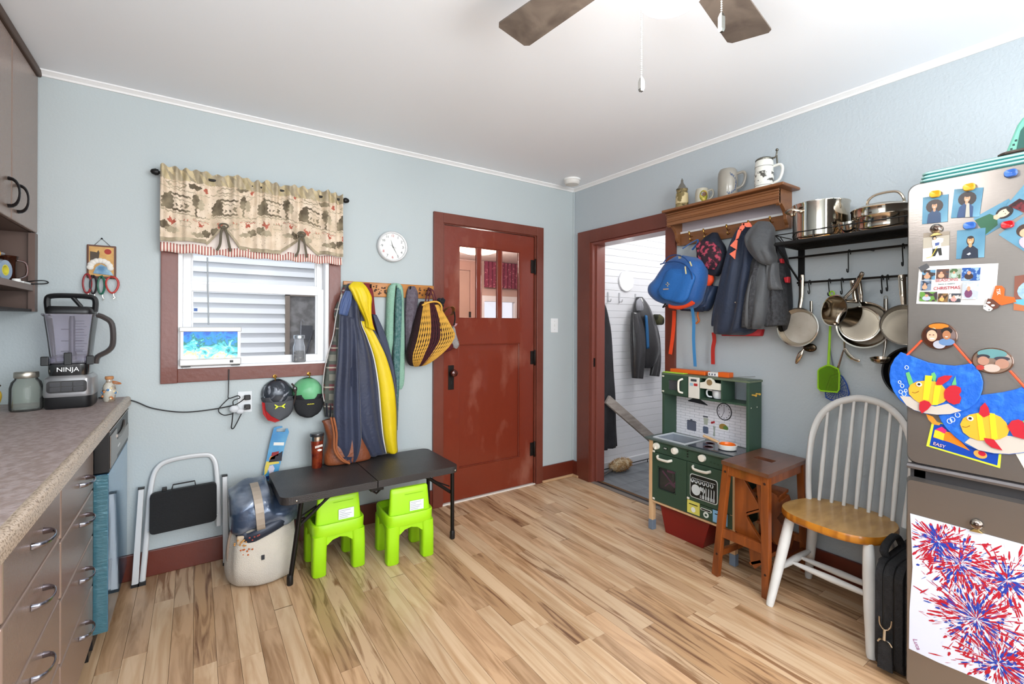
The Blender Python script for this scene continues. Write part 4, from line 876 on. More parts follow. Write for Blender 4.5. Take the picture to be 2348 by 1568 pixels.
for nm, L_, a, w_ in (('hour_hand', .044, 107, .0022), ('minute_hand', .068, -60, .0018)):
    a = radians(a); ca, sa = cos(a), sin(a)
    obj(nm, MB().prism([(cu-sa*w_-ca*.008, cz+ca*w_-sa*.008), (cu+sa*w_-ca*.008, cz-ca*w_-sa*.008), (cu+ca*L_, cz+sa*L_)], FB, .027, .0285), mat('#3a342a', .4), ck)
a = radians(-25); obj('second_hand', MB().tube([(cu-.02*cos(a), -.0295, cz-.02*sin(a)), (cu+.024*cos(a), -.0295, cz+.024*sin(a))], .0007, 5), mat('#6b6b6b', .4), ck)
obj('glass', MB().lathe([(R_-.012, .0315), (.001, .033)], (cu, 0, cz), (0, -1, 0), 32, cap=False), glassm('#ffffff', .01, .01), ck, smooth=True)
# ---------------------------------------------------------------- light switch, smoke alarm
sw = thing('light_switch', 'white toggle light switch right of the red door', 'switch', (-.211, 0, 1.2))
obj('cover_plate', MB().box(-.249, -.173, -.006, 0, 1.203, 1.32), mat('#e4e6e7', .4), sw, bevel=.003)
obj('toggle', MB().box(-.216, -.206, -.018, -.005, 1.256, 1.274), WHITEP, sw, bevel=.002)
for z in (1.228, 1.295): obj('screw', MB().lathe([(.003, 0), (.002, .0015)], (-.211, -.006, z), (0, -1, 0), 8), mat('#b9bbbd', .4), sw)
sm = thing('smoke_alarm', 'round white smoke alarm on the ceiling in the corner', 'smoke alarm', (-.2, -.2, 2.37))
obj('base_plate', MB().lathe([(.066, 0), (.066, -.012), (.06, -.014)], (-.2, -.2, 2.41), n=28), WHITEP, sm, smooth=True)
obj('body', MB().lathe([(.06, -.014), (.061, -.03), (.052, -.042), (.03, -.044), (.002, -.044)], (-.2, -.2, 2.41), n=28), mat('#dcd9d4', .5), sm, smooth=True)
# ---------------------------------------------------------------- hook board and hanging clothes, back wall
PINE = mat('#b5742c', .4, col2='#7d4a1d', scale=5, st=(1, 1, 5), det=5, band=(.5, .7), dist=1.2, coat=.3)
hb = thing('hook_board', 'knotty pine board with coat hooks between window and red door', 'hook board', (-1.59, 0, 1.44))
obj('board', MB().box(-1.892, -1.292, -.02, 0, 1.44, 1.53), PINE, hb, bevel=.004)
mb = MB(); rd = random.Random(2)
for k in range(26): u = rd.uniform(-1.76, -1.62); mb.sphere((u, -.021, 1.48+rd.uniform(-.025, .03)), (rd.uniform(.002, .009), .0012, rd.uniform(.002, .007)), 6, 4)
for k in range(10): mb.sphere((rd.uniform(-1.40, -1.34), -.021, 1.48+rd.uniform(-.02, .03)), (.005, .0012, .006), 6, 4)
obj('knots', mb, mat('#3d2310', .6), hb)
for u in (-1.83, -1.735, -1.575, -1.475, -1.345):
    obj('peg', MB().tube([(u, -.02, 1.495), (u, -.045, 1.49), (u, -.055, 1.50), (u, -.056, 1.515)], .005, 8), IRON, hb, smooth=True)
def patch(rg, i0, i1, qa, qb, off, fr, m_=6, n=None):
    """a sheet following the front of a hanging body between relative widths qa(f)..qb(f)"""
    n = len(rg[0]); mb = MB(); out = []
    for i in range(i0, i1+1):
        f = (i-i0)/(i1-i0); r = []
        for k in range(m_+1):
            q = qa(f)+(qb(f)-qa(f))*k/m_; t = math.acos(max(-1, min(1, 2*q-1)))/(2*pi)*n; j = int(t); e = t-j
            p = Vector(rg[i][j % n])*(1-e)+Vector(rg[i][(j+1) % n])*e; o0 = fr(0, off, 0)-fr(0, 0, 0); r.append(p+o0)
        out.append(r)
    mb.rings(out, cap=False, closed=False); return mb
def hangr(rows, fr, **k):
    mb = hang(rows, fr, **k); n = k.get('n', 36); L = [mb.v[i:i+n] for i in range(0, len(mb.v), n)]; return mb, L
NVY = mat('#30374e', .55, col2='#272c40', scale=4, bump=.3, bs=60, sheen=.2)
# plaid shirt
PLM = mat('#6d6a64', .9).copy(); N = PLM.node_tree.nodes; L = PLM.node_tree.links; b = N['Principled BSDF']; tc = N.new('ShaderNodeTexCoord')
prev = None
for (ax, sc, c, lo, hi, c0) in (('X', 9, '#7d4a4c', .55, .6, '#86847a'), ('Z', 9, '#744448', .6, .65, None), ('X', 18, '#565a54', .7, .75, None), ('Z', 18, '#5a5e58', .7, .75, None), ('X', 9, '#b9b0a0', .985, .99, None), ('Z', 9, '#bdb4a4', .985, .99, None)):
    wv = N.new('ShaderNodeTexWave'); wv.inputs['Scale'].default_value = sc/3.3; wv.bands_direction = ax; L.new(tc.outputs['Object'], wv.inputs[0])
    mr = N.new('ShaderNodeMapRange'); mr.inputs[1].default_value = lo; mr.inputs[2].default_value = hi; L.new(wv.outputs['Fac'], mr.inputs[0])
    mx = N.new('ShaderNodeMix'); mx.data_type = 'RGBA'; mx.inputs[7].default_value = lin(c)
    if prev is None: mx.inputs[6].default_value = lin(c0)
    else: L.new(prev, mx.inputs[6])
    L.new(mr.outputs[0], mx.inputs[0]); prev = mx.outputs[2]
L.new(prev, b.inputs['Base Color'])
t = thing('plaid_shirt', 'plaid flannel shirt with pale lining, leftmost garment beneath the navy coat', 'shirt', (-1.97, -.06, .72))
mb, _ = hangr([(-1.894,1.504,-1.835,1.507,0.05),(-1.919,1.43,-1.795,1.434,0.07),(-1.954,1.337,-1.768,1.341,0.09),(-1.944,1.234,-1.821,1.247,0.1),(-1.978,1.104,-1.841,1.114,0.1),(-2.002,0.989,-1.859,0.982,0.1),(-2.014,0.862,-1.871,0.85,0.09),(-2.011,0.797,-1.897,0.8,0.08),(-2.001,0.714,-1.922,0.711,0.06)], FB, seed=3, folds=.010)
obj('cloth', mb, PLM, t, smooth=True, ang=180)
obj('white_lining_edge', MB().tube(cr([(u, -.10, z) for u, z in [(-1.924,1.441),(-1.954,1.311),(-1.971,1.195),(-2,1.089),(-2.019,0.993),(-2.028,0.879),(-2.02,0.815)]], 5), .006, 6, flat=.5), mat('#c9c6c2', .8), t, smooth=True)
obj('dark_cuff', hang([(-2.009,0.798,-1.909,0.797,0.07),(-1.999,0.715,-1.929,0.713,0.06)], FB, n0=.01), mat('#34353c', .8), t, smooth=True)
# navy and yellow track jacket
t = thing('track_jacket', 'long navy nylon track jacket with a broad yellow stripe', 'jacket', (-1.83, -.1, .45))
rows = [(-1.872,1.512,-1.805,1.511,0.07),(-1.9,1.459,-1.778,1.454,0.1),(-1.924,1.376,-1.757,1.367,0.12),(-1.934,1.273,-1.735,1.26,0.13),(-1.929,1.195,-1.696,1.18,0.14),(-1.938,1.067,-1.638,1.056,0.15),(-1.957,0.914,-1.595,0.89,0.16),(-1.944,0.76,-1.58,0.723,0.16),(-1.883,0.598,-1.582,0.558,0.16),(-1.816,0.465,-1.576,0.464,0.15)]
mb, RG = hangr(rows, FB, n=72, seed=11, folds=.024, k=4)
jb = obj('coat_body', mb, NVY, t, smooth=True, ang=180)
I = len(RG)-1
YL = mat('#e3c814', .5, col2='#d6b90f', scale=4, bump=.2, bs=60)
obj('yellow_stripe', patch(RG, 14, I, lambda f: .60+.02*f+.12*f*(1-f), lambda f: .86+.10*f, .004, FB), YL, t, smooth=True, ang=180, solid=.002)
obj('white_piping', patch(RG, 14, I, lambda f: .585+.02*f+.12*f*(1-f), lambda f: .605+.02*f+.12*f*(1-f), .0045, FB, 1), mat('#d5d3cf', .7), t, smooth=True, ang=180, solid=.002)
obj('yellow_hood', hang([(-1.862,1.519,-1.811,1.519,0.03),(-1.892,1.489,-1.784,1.484,0.06),(-1.877,1.454,-1.758,1.427,0.07),(-1.854,1.403,-1.76,1.379,0.07),(-1.82,1.339,-1.757,1.313,0.06),(-1.794,1.286,-1.746,1.26,0.05),(-1.789,1.247,-1.73,1.226,0.04)], FB, n0=.105, seed=4, folds=.006), YL, t, smooth=True, ang=180)
obj('sleeve', hang([(-1.942,1.322,-1.853,1.298,0.05),(-1.949,1.21,-1.842,1.196,0.07),(-1.958,1.048,-1.837,1.043,0.08),(-1.974,0.899,-1.831,0.889,0.09),(-1.978,0.751,-1.825,0.734,0.09),(-1.97,0.6,-1.82,0.58,0.085),(-1.958,0.511,-1.834,0.492,0.075),(-1.953,0.468,-1.849,0.451,0.06)], FB, n0=.105, seed=9, folds=.018, k=3), NVY, t, smooth=True, ang=180)
obj('cuff', hang([(-1.958,0.499,-1.842,0.481,0.07),(-1.953,0.463,-1.849,0.449,0.065)], FB, n0=.11, folds=.004, k=12), mat('#232a40', .8), t, smooth=True)
obj('grey_back_panel', hang([(-1.731,1.328,-1.703,1.323,0.03),(-1.703,1.214,-1.647,1.197,0.04),(-1.669,1.083,-1.602,1.025,0.05),(-1.652,0.945,-1.581,0.913,0.06),(-1.646,0.863,-1.575,0.821,0.06)], FB, n0=.05, seed=2, folds=.004), mat('#3a4055', .6), t, smooth=True, ang=180)
obj('collar_gather', hang([(-1.905,1.464,-1.867,1.458,0.03),(-1.934,1.399,-1.872,1.389,0.04),(-1.944,1.323,-1.897,1.311,0.04)], FB, n0=.10, seed=7, folds=.01, k=9), mat('#4a5c86', .6), t, smooth=True, ang=180)
# dark red cloth
t = obj('red_scarf', hang([(-1.771,1.522,-1.733,1.522,0.03),(-1.771,1.476,-1.716,1.471,0.05),(-1.749,1.382,-1.705,1.37,0.05),(-1.732,1.274,-1.693,1.26,0.05),(-1.715,1.178,-1.687,1.17,0.03)], FB, seed=3, folds=.004, k=3), mat('#7a2325', .75, bump=.3, bs=120), smooth=True, ang=180, label='dark red cloth hanging behind the yellow striped jacket', cat='scarf')
KN = mat('#9bc7b1', .9, bump=.9, bs=120, bst=(.3, 1, 3))
t = thing('mint_scarf', 'long mint green knitted scarf folded over a peg', 'scarf', (-1.58, -.06, .85))
mb = MB(); hang([(-1.593,1.528,-1.562,1.533,0.05),(-1.622,1.483,-1.573,1.493,0.06),(-1.63,1.33,-1.584,1.331,0.06),(-1.635,1.164,-1.586,1.163,0.06),(-1.629,1.108,-1.592,1.093,0.05),(-1.611,1.024,-1.594,1.001,0.03)], FB, mb=mb, seed=5, folds=.003, k=2)
hang([(-1.586,1.53,-1.546,1.53,0.05),(-1.569,1.503,-1.522,1.494,0.06),(-1.563,1.331,-1.513,1.331,0.06),(-1.562,1.163,-1.509,1.162,0.06),(-1.567,0.968,-1.508,0.965,0.06),(-1.566,0.885,-1.511,0.881,0.055),(-1.549,0.844,-1.523,0.842,0.04)], FB, mb=mb, seed=6, folds=.003, k=2)
obj('knit', mb, KN, t, smooth=True, ang=180)
t = thing('teal_scarf', 'long dark teal speckled scarf hanging inside the mint one', 'scarf', (-1.59, -.07, .6))
obj('knit', hang([(-1.567,1.5,-1.543,1.501,0.03),(-1.578,1.415,-1.537,1.416,0.05),(-1.583,1.219,-1.542,1.219,0.05),(-1.591,1.051,-1.547,1.049,0.05),(-1.587,0.939,-1.552,0.909,0.05),(-1.581,0.742,-1.557,0.726,0.04),(-1.574,0.587,-1.56,0.585,0.03)], FB, n0=.035, seed=8, folds=.005, k=4), mat('#3f6f6c', .9, col2='#6f8d8c', scale=60, bump=.8, bs=160), t, smooth=True, ang=180)
t = obj('purple_knit_scarf', hang([(-1.475,1.516,-1.438,1.517,0.05),(-1.493,1.475,-1.417,1.472,0.06),(-1.501,1.389,-1.419,1.391,0.06),(-1.504,1.275,-1.443,1.261,0.06),(-1.5,1.133,-1.467,1.132,0.05),(-1.494,1.07,-1.479,1.07,0.03)], FB, seed=12, folds=.006, k=3), mat('#5d535d', .9, col2='#6d6570', scale=50, bump=.7, bs=150), smooth=True, ang=180, label='grey purple knitted hat or scarf folded over a peg beside the crocheted bag', cat='scarf')
# crocheted net bag
t = thing('crocheted_bag', 'yellow and maroon crocheted net bag bulging over the door casing', 'bag', (-1.36, -.12, .99))
rows = [(-1.399,1.418,-1.312,1.421,0.1),(-1.424,1.375,-1.284,1.387,0.13),(-1.456,1.29,-1.245,1.312,0.17),(-1.483,1.205,-1.205,1.242,0.19),(-1.506,1.121,-1.182,1.194,0.19),(-1.515,1.074,-1.218,1.129,0.18),(-1.506,1.029,-1.269,1.078,0.16),(-1.479,0.997,-1.336,1.022,0.12),(-1.443,0.987,-1.388,0.99,0.07)]
mb, RG = hangr(rows, FB, n=72, seed=3, folds=.004, k=2, pw=.9)
obj('dark_lining', mb, mat('#2a1116', .85, bump=.5, bs=90), t, smooth=True, ang=180)
YN = mat('#d9a544', .8, bump=.5, bs=200)
def net(i0, i1, qa, qb, rows_n, cols_n, m, off=.006, r=.0032):
    mb = MB(); n = len(RG[0])
    def pt(f, q):
        x = i0+(i1-i0)*f; i = min(int(x), len(RG)-2); e = x-i; t_ = math.acos(max(-1, min(1, 2*q-1)))/(2*pi)*n; j = int(t_); g = t_-j
        a = Vector(RG[i][j % n]).lerp(Vector(RG[i][(j+1) % n]), g); b = Vector(RG[i+1][j % n]).lerp(Vector(RG[i+1][(j+1) % n]), g); return a.lerp(b, e)+Vector((0, -off, 0))
    for c in range(cols_n+1):
        for s_ in (-1, 1):
            P = []
            for k in range(rows_n+1):
                f = k/rows_n; w_ = (c+s_*.25*(1 if k % 2 else -1))/cols_n; q = qa(f)+(qb(f)-qa(f))*max(0, min(1, w_)); P.append(pt(f, q))
            mb.tube(P, r, 5, flat=1)
    return mb
I = len(RG)-1
obj('yellow_net', net(1, I-2, lambda f: .10-.03*f, lambda f: .36-.06*f, 16, 5, YN), YN, t, smooth=True)
obj('yellow_net', net(4, I-2, lambda f: .62+.1*(.3-f if f < .3 else 0)-.18*f, lambda f: .93+.0*f, 14, 7, YN), YN, t, smooth=True)
obj('maroon_net', net(1, I-2, lambda f: .38-.06*f, lambda f: .64-.16*f, 16, 4, None), mat('#43171f', .85), t, smooth=True)
obj('edge_band', MB().tube(cr([(u, -.16, z) for u, z in [(-1.438,1.388),(-1.387,1.409),(-1.331,1.413),(-1.303,1.391),(-1.299,1.357)]], 5), .006, 6), YN, t, smooth=True)
mb = MB(); mb.tube(cr([(u, -.1, z) for u, z in [(-1.391,1.405),(-1.381,1.449),(-1.363,1.496),(-1.344,1.473),(-1.325,1.422)]], 5), .005, 6); mb.tube(cr([(u, -.11, z) for u, z in [(-1.375,1.411),(-1.363,1.449),(-1.344,1.496),(-1.312,1.422)]], 5), .005, 6)
obj('drawstring', mb, mat('#57222a', .8), t, smooth=True)
rd = random.Random(4); mb = MB()
for k in range(14): mb.sphere((-1.365+rd.uniform(-.02, .02), -.09+rd.uniform(-.015, .01), 1.47+rd.uniform(-.02, .035)), .009, 7, 5)
obj('tassel', mb, mat('#4a2422', .9), t, smooth=True)
rd = random.Random(6); mb = MB()
for k in range(22): mb.sphere((-1.262+rd.uniform(-.022, .022), -.075+rd.uniform(-.02, .012), 1.415+rd.uniform(-.022, .022)), .012, 7, 5)
obj('pompom', mb, mat('#26262c', .95, bump=1, bs=200), smooth=True, label='small black pompom tucked above the crocheted bag', cat='pompom')
t = thing('leather_strap_roll', 'curled brown leather strap sticking out behind the crocheted bag', 'strap', (-1.2, -.07, 1.27))
rg = []
for (u, n_, z) in cr([(-1.24, .05, 1.34), (-1.222, .07, 1.372), (-1.195, .08, 1.385), (-1.175, .08, 1.375), (-1.17, .07, 1.345), (-1.185, .06, 1.325), (-1.21, .05, 1.315), (-1.225, .05, 1.28)], 5):
    rg.append([FB(u, n_-.022, z), FB(u, n_+.022, z+.003), FB(u+.003, n_+.022, z+.006), FB(u+.003, n_-.022, z+.004)])
obj('strap', MB().rings(rg), mat('#8a5a30', .5), t, smooth=True, ang=60)
obj('belt_tail', MB().tube(cr([(-1.172, -.09, 1.355), (-1.165, -.09, 1.31), (-1.172, -.09, 1.26)], 5), .009, 6, flat=.4), mat('#2b2422', .5), t, smooth=True)
obj('pink_edged_tag', MB().prism([(-1.172, 1.275), (-1.138, 1.272), (-1.15, 1.255), (-1.165, 1.25)], FB, .07, .078), mat('#b78a90', .6), label='small folded tag with pink edge beside the brown strap', cat='tag', bevel=.002)
obj('grey_knit_glove', blob([(1.255, -1.165, -.06, .006, .006, 1), (1.235, -1.16, -.06, .012, .01, .9), (1.19, -1.158, -.06, .018, .014, .9), (1.15, -1.155, -.06, .03, .018, .8), (1.125, -1.152, -.06, .034, .018, .8), (1.108, -1.145, -.06, .02, .01, .8), (1.098, -1.14, -.06, .006, .005, 1)], 20, .002, 2), mat('#a29d9c', .95, bump=1, bs=180), smooth=True, ang=180,
    label='light grey knitted glove dangling right of the crocheted bag', cat='glove')
obj('dark_red_hat', blob([(1.17, -1.25, -.06, .03, .03, .9), (1.13, -1.24, -.06, .07, .04, .9), (1.09, -1.25, -.06, .07, .035, .9), (1.075, -1.26, -.06, .03, .02, .9)], 20, .004, 2), mat('#5a1820', .9, bump=.6, bs=120), smooth=True, ang=180, label='dark red knitted hat peeking out below the crocheted bag', cat='hat')
# ================================================================ RIGHT WALL: peg shelf and steins
OAK = mat('#8a5a36', .4, col2='#6b4125', scale=4, st=(1, .25, 6), det=6, band=(.35, .7), dist=.6, coat=.15, bump=.08, bs=40)
ps = thing('peg_shelf', 'oak wall shelf with brackets and coat hooks above the doorway corner', 'shelf', (-.07, -1.39, 1.785))
obj('top_board', MB().box(-.185, -.001, -1.78, -1.035, 1.982, 1.998), OAK, ps, bevel=.006, seg=3)
obj('front_rail', MB().box(-.142, -.124, -1.738, -1.045, 1.902, 1.982), OAK, ps, bevel=.002)
mb = MB()
for z, h, o in ((1.972, .008, .012), (1.957, .005, .006), (1.938, .004, .004), (1.926, .003, .004), (1.905, .006, .005)): mb.box(-.142-o, -.140, -1.742, -1.043, z-h/2, z+h/2)
obj('rail_moulding', mb, OAK, ps, bevel=.0015)
def brk(y):
    pts = [(-.001, 1.982), (-.140, 1.982), (-.140, 1.90), (-.128, 1.893), (-.118, 1.905), (-.105, 1.902), (-.085, 1.885), (-.068, 1.868), (-.060, 1.85), (-.058, 1.83), (-.05, 1.815), (-.038, 1.802), (-.036, 1.786), (-.001, 1.786)]
    obj('bracket', MB().rings([[(x, yy, z) for x, z in pts] for yy in (y-.009, y+.009)]), OAK, ps, bevel=.0015)
brk(-1.729); brk(-1.054)
obj('hook_rail', MB().box(-.022, -.001, -1.72, -1.063, 1.786, 1.862), OAK, ps, bevel=.002)
obj('back_panel', MB().box(-.006, -.001, -1.72, -1.063, 1.874, 1.982), mat('#b7adb2', .6), ps)
obj('white_strip', MB().box(-.026, -.001, -1.72, -1.063, 1.862, 1.874), mat('#e0dede', .5), ps)
for y in (-1.15, -1.25, -1.40, -1.53, -1.65):
    mb = MB(); mb.tube(cr([(-.022, y, 1.835), (-.04, y, 1.83), (-.055, y, 1.84), (-.058, y, 1.855)], 4), .003, 7); mb.tube(cr([(-.022, y, 1.815), (-.04, y, 1.805), (-.05, y, 1.81), (-.05, y, 1.82)], 4), .003, 7); mb.sphere((-.058, y, 1.857), (.006, .006, .006), 8, 6)
    obj('coat_hook', mb, BRASS, ps, smooth=True)
SZ = 1.998
s1 = thing('beer_stein', 'small tan relief stein with pointed pewter lid, leftmost on the shelf', 'stein', (-.1, -1.127, SZ))
CX, CY = -.1, -1.127
obj('body', MB().lathe([(.036, 0), (.041, .006), (.043, .012), (.038, .022), (.037, .05), (.035, .1), (.031, .112), (.034, .118), (.033, .126)], (CX, CY, SZ), n=24), mat('#8f7d52', .5, col2='#3f3620', scale=34, det=6, band=(.48, .6), bump=.8, bs=70), s1, smooth=True)
obj('relief_figures', MB().rings([[(CX+.0385*cos(t)*s_, CY+.0385*sin(t)*s_, SZ+z) for t in [2*pi*k/24 for k in range(24)]] for z, s_ in ((.035, 1), (.045, 1.02), (.09, .97), (.1, .94))], cap=False), mat('#c9b68a', .5, col2='#6f6038', scale=22, det=5, band=(.5, .56)), s1, smooth=True)
obj('pewter_lid', MB().lathe([(.036, .126), (.034, .132), (.026, .136), (.024, .142), (.02, .15), (.010, .165), (.006, .178), (.008, .182), (.003, .192), (.001, .198)], (CX, CY, SZ), n=20), mat('#8b8880', .35, .8), s1, smooth=True)
def handle(parent, cx, cy, r, z0, z1, out, m, w_=.007, d=(0, -1, 0), name='handle'):
    D = Vector(d); c = Vector((cx, cy, 0)); P = []
    for k, (a, h) in enumerate(((r-.003, z1), (r+out*.7, z1+.004), (r+out, z1-.012), (r+out*.95, (z0+z1)/2), (r+out*.6, z0+.012), (r-.003, z0))): P.append(c+D*a+Vector((0, 0, h)))
    return obj(name, MB().tube(cr(P, 5), w_, 8, flat=1.0), m, parent, smooth=True)
DV = Vector((.25, -1, 0)).normalized()
s2 = thing('small_mug', 'small cream mug with round farm picture between two steins', 'mug', (-.1, -1.268, SZ))
CR = mat('#b5b0a0', .3, coat=.3)
CX, CY = -.1, -1.268
obj('body', MB().lathe([(.036, 0), (.039, .003), (.039, .07), (.035, .092), (.033, .096), (.031, .093), (.035, .07), (.035, .01), (.002, .008)], (CX, CY, SZ), n=28), CR, s2, smooth=True)
def decal(parent, cx, cy, r, zc, ang0, ru, rz, m, name='printed_picture', off=.0008, n=24):
    """round picture wrapped on a cylinder"""
    mb = MB(); pts = []
    c = Vector((cx, cy, zc)); rg = []
    for s_ in (0.02, .5, 1): rg.append([Vector((cx+(r+off)*cos(ang0+ru*s_*cos(t)/r), cy+(r+off)*sin(ang0+ru*s_*cos(t)/r), zc+rz*s_*sin(t))) for t in [2*pi*k/n for k in range(n)]])
    mb.rings(rg, cap=False); return obj(name, mb, m, parent, smooth=True, solid=.0008)
A0 = math.atan2(-2.945+1.27, -2.639+.1)
decal(s2, CX, CY, .039, SZ+.045, A0+.25, .024, .034, mat('#8a8a2e', .35, col2='#c9a84a', scale=30, band=(.45, .6)))
decal(s2, CX, CY, .039, SZ+.056, A0+.25, .016, .014, mat('#6a4a34', .35, col2='#a3adb8', scale=40, band=(.5, .6)), off=.0016)
handle(s2, CX, CY, .038, SZ+.022, SZ+.078, .028, CR, .006, DV)
s3 = thing('beer_stein', 'tall plain grey stoneware stein with curved blue lettering', 'stein', (-.1, -1.432, SZ))
GY = mat('#979288', .35, col2='#8c877e', scale=12, coat=.4)
CX, CY = -.1, -1.432
obj('body', MB().lathe([(.05, 0), (.053, .004), (.053, .125), (.050, .15), (.045, .163), (.041, .168), (.039, .165), (.046, .14), (.048, .01), (.002, .009)], (CX, CY, SZ), n=32), GY, s3, smooth=True)
handle(s3, CX, CY, .052, SZ+.05, SZ+.135, .042, GY, .0085, DV)
def wraptext(parent, cx, cy, r, zc, ang0, word, size, m, arc=None, name='lettering', rotz=0):
    me = textmesh(word, size, .0005); mb = MB(); vs = []
    for v in me.vertices:
        x, y = v.co.x, v.co.y
        if arc: a = x/arc; x, y = (arc+y)*sin(a), (arc+y)*cos(a)-arc
        x, y = x*cos(rotz)-y*sin(rotz), x*sin(rotz)+y*cos(rotz)
        q = ang0+x/r; vs.append((cx+(r+.0006+v.co.z)*cos(q), cy+(r+.0006+v.co.z)*sin(q), zc+y))
    mb.add(vs, [tuple(p.vertices) for p in me.polygons]); return obj(name, mb, m, parent)
wraptext(s3, CX, CY, .053, SZ+.075, A0+.05, 'SALVATOR', .026, mat('#2c4a78', .4), arc=.042, rotz=-pi/2) if 0 else None
mb = MB()
rd = random.Random(8)
for k in range(13):          # ring of dark blue gothic letters, drawn as small strokes
    t = radians(75-k*14); zz = SZ+.075+.055*sin(t); a = A0+.02+.045*cos(t)/.053
    for j in range(3):
        a2 = a+rd.uniform(-.07, .07); z2 = zz+rd.uniform(-.005, .005)
        mb.sphere((CX+.0532*cos(a2), CY+.0532*sin(a2), z2), (.002, .002, rd.uniform(.003, .006)), 6, 4)
obj('blue_lettering', mb, mat('#29466f', .4), s3)
s4 = thing('beer_stein', 'white porcelain stein with grey hunting scene and hinged lid, rightmost on the shelf', 'stein', (-.1, -1.64, SZ))
WP = mat('#d9d9d2', .25, coat=.5)
CX, CY = -.1, -1.64
obj('body', MB().lathe([(.05, 0), (.052, .004), (.049, .012), (.047, .02), (.045, .12), (.046, .135), (.044, .15), (.040, .16), (.002, .161)], (CX, CY, SZ), n=32), WP, s4, smooth=True)
obj('printed_scene', MB().lathe([(.0472, .03), (.0462, .095)], (CX, CY, SZ), n=32, cap=False), mat('#d9d8d0', .3, col2='#4c4a44', scale=30, det=8, band=(.52, .58), st=(1, 1, 1.4)), s4, smooth=True)
for z in (.122, .02): obj('painted_band', MB().lathe([(.0466 if z > .1 else .0478, z-.001), (.0468 if z > .1 else .048, z+.001)], (CX, CY, SZ), n=32, cap=False), mat('#55554f', .4), s4, smooth=True)
PEW = mat('#6d6b62', .35, .8)
obj('pewter_lid', MB().lathe([(.043, .157), (.044, .163), (.036, .171), (.02, .176), (.002, .178)], (CX, CY, SZ), n=24), PEW, s4, smooth=True)
c = Vector((CX, CY, SZ)); T = lambda a, h: c+DV*a+Vector((0, 0, h))
obj('thumb_lever', MB().tube([T(.03, .168), T(.05, .165), T(.058, .172), T(.06, .185), T(.062, .2)], .0045, 7), PEW, s4, smooth=True)
obj('hinge_ball', MB().sphere(T(.062, .204), (.008, .008, .008), 10, 8), PEW, s4, smooth=True)
obj('lid_strap', MB().tube([T(.06, .175), T(.062, .15), T(.064, .125)], .0045, 7), PEW, s4, smooth=True)
handle(s4, CX, CY, .045, SZ+.03, SZ+.12, .042, WP, .0075, DV)
# ---------------------------------------------------------------- backpacks and coats on the peg shelf
t = thing('blue_backpack', 'bright blue kids hiking backpack with orange straps hanging askew', 'backpack', (-.12, -1.12, 1.36))
BLU = mat('#1c5a9e', .6, col2='#154a88', scale=3, bump=.35, bs=120, sheen=.2)
ORG = mat('#e0461e', .6, bump=.2, bs=90)
rows = [(1.134,1.709,1.277,1.67,0.1),(1.073,1.667,1.312,1.641,0.15),(1.033,1.616,1.327,1.583,0.17),(0.996,1.563,1.324,1.511,0.185),(0.951,1.524,1.31,1.456,0.19),(0.944,1.476,1.293,1.41,0.18),(0.983,1.429,1.243,1.373,0.15),(1.038,1.401,1.183,1.367,0.1)]
mb, RG = hangr(rows, FR, n=48, seed=2, folds=.005, k=3, pw=.72, n0=.07)
bk = obj('main_pouch', mb, BLU, t, smooth=True, ang=180)
rows = [(1.147,1.615,1.275,1.592,0.02),(1.121,1.588,1.321,1.548,0.04),(1.089,1.524,1.298,1.478,0.045),(1.063,1.477,1.275,1.424,0.045),(1.09,1.437,1.24,1.399,0.04),(1.122,1.42,1.204,1.396,0.02)]
obj('front_pocket', hang(rows, FR, n=40, seed=5, folds=.002, pw=.75, n0=.225), mat('#1f60a6', .6, bump=.3, bs=120), t, smooth=True, ang=180)
def rl(d, P): return [(u, d, z) for u, z in P]
obj('zip_line', MB().tube([FR(*p) for p in cr(rl(.262, [(1.09,1.644),(1.179,1.651),(1.26,1.626),(1.307,1.57),(1.313,1.534)]), 5)], .0035, 6), mat('#123a70', .5), t, smooth=True)
obj('arched_zip', MB().tube([FR(*p) for p in cr(rl(.268, [(1.115,1.645),(1.153,1.681),(1.208,1.687),(1.262,1.665),(1.298,1.628)]), 5)], .003, 6), mat('#123a70', .5), t, smooth=True)
obj('zip_pull', MB().tube([FR(*p) for p in rl(.28, [(1.279,1.609),(1.285,1.565)])], .004, 6), mat('#c9bd8a', .4), t, smooth=True)
obj('zip_pull', MB().tube([FR(*p) for p in rl(.28, [(1.31,1.634),(1.322,1.607)])], .004, 6), mat('#c9bd8a', .4), t, smooth=True)
E1 = (1.151,1.49)
mb = MB(); mb.prism(rrect(E1[0]-.03, E1[0]+.01, E1[1]-.008, E1[1]-.0, .004), FR, .272, .276); obj('reflector', mb, mat('#a08f86', .4), t)
mb = MB(); e2 = (1.154,1.514)
for a in range(4): mb.prism(ell(e2[0]+.009*cos(a*pi/2), e2[1]+.009*sin(a*pi/2), .005, .003, 8, a*pi/2), FR, .273, .277)
e3 = (1.227,1.672); mb.prism([(e3[0]-.012, e3[1]+.01), (e3[0]+.012, e3[1]+.012), (e3[0]+.004, e3[1]-.004), (e3[0]+.012, e3[1]-.008), (e3[0]-.01, e3[1]-.008)], FR, .252, .258)
obj('emblem', mb, mat('#a9a08c', .5), t)
obj('grab_handle', MB().tube([FR(*p) for p in cr([(u, n, z) for (u, z), n in zip([(1.148,1.746),(1.17,1.773),(1.197,1.796),(1.209,1.799),(1.219,1.776),(1.216,1.731)], (.12, .09, .06, .055, .07, .12))], 5)], .006, 7, flat=.6), BLU, t, smooth=True)
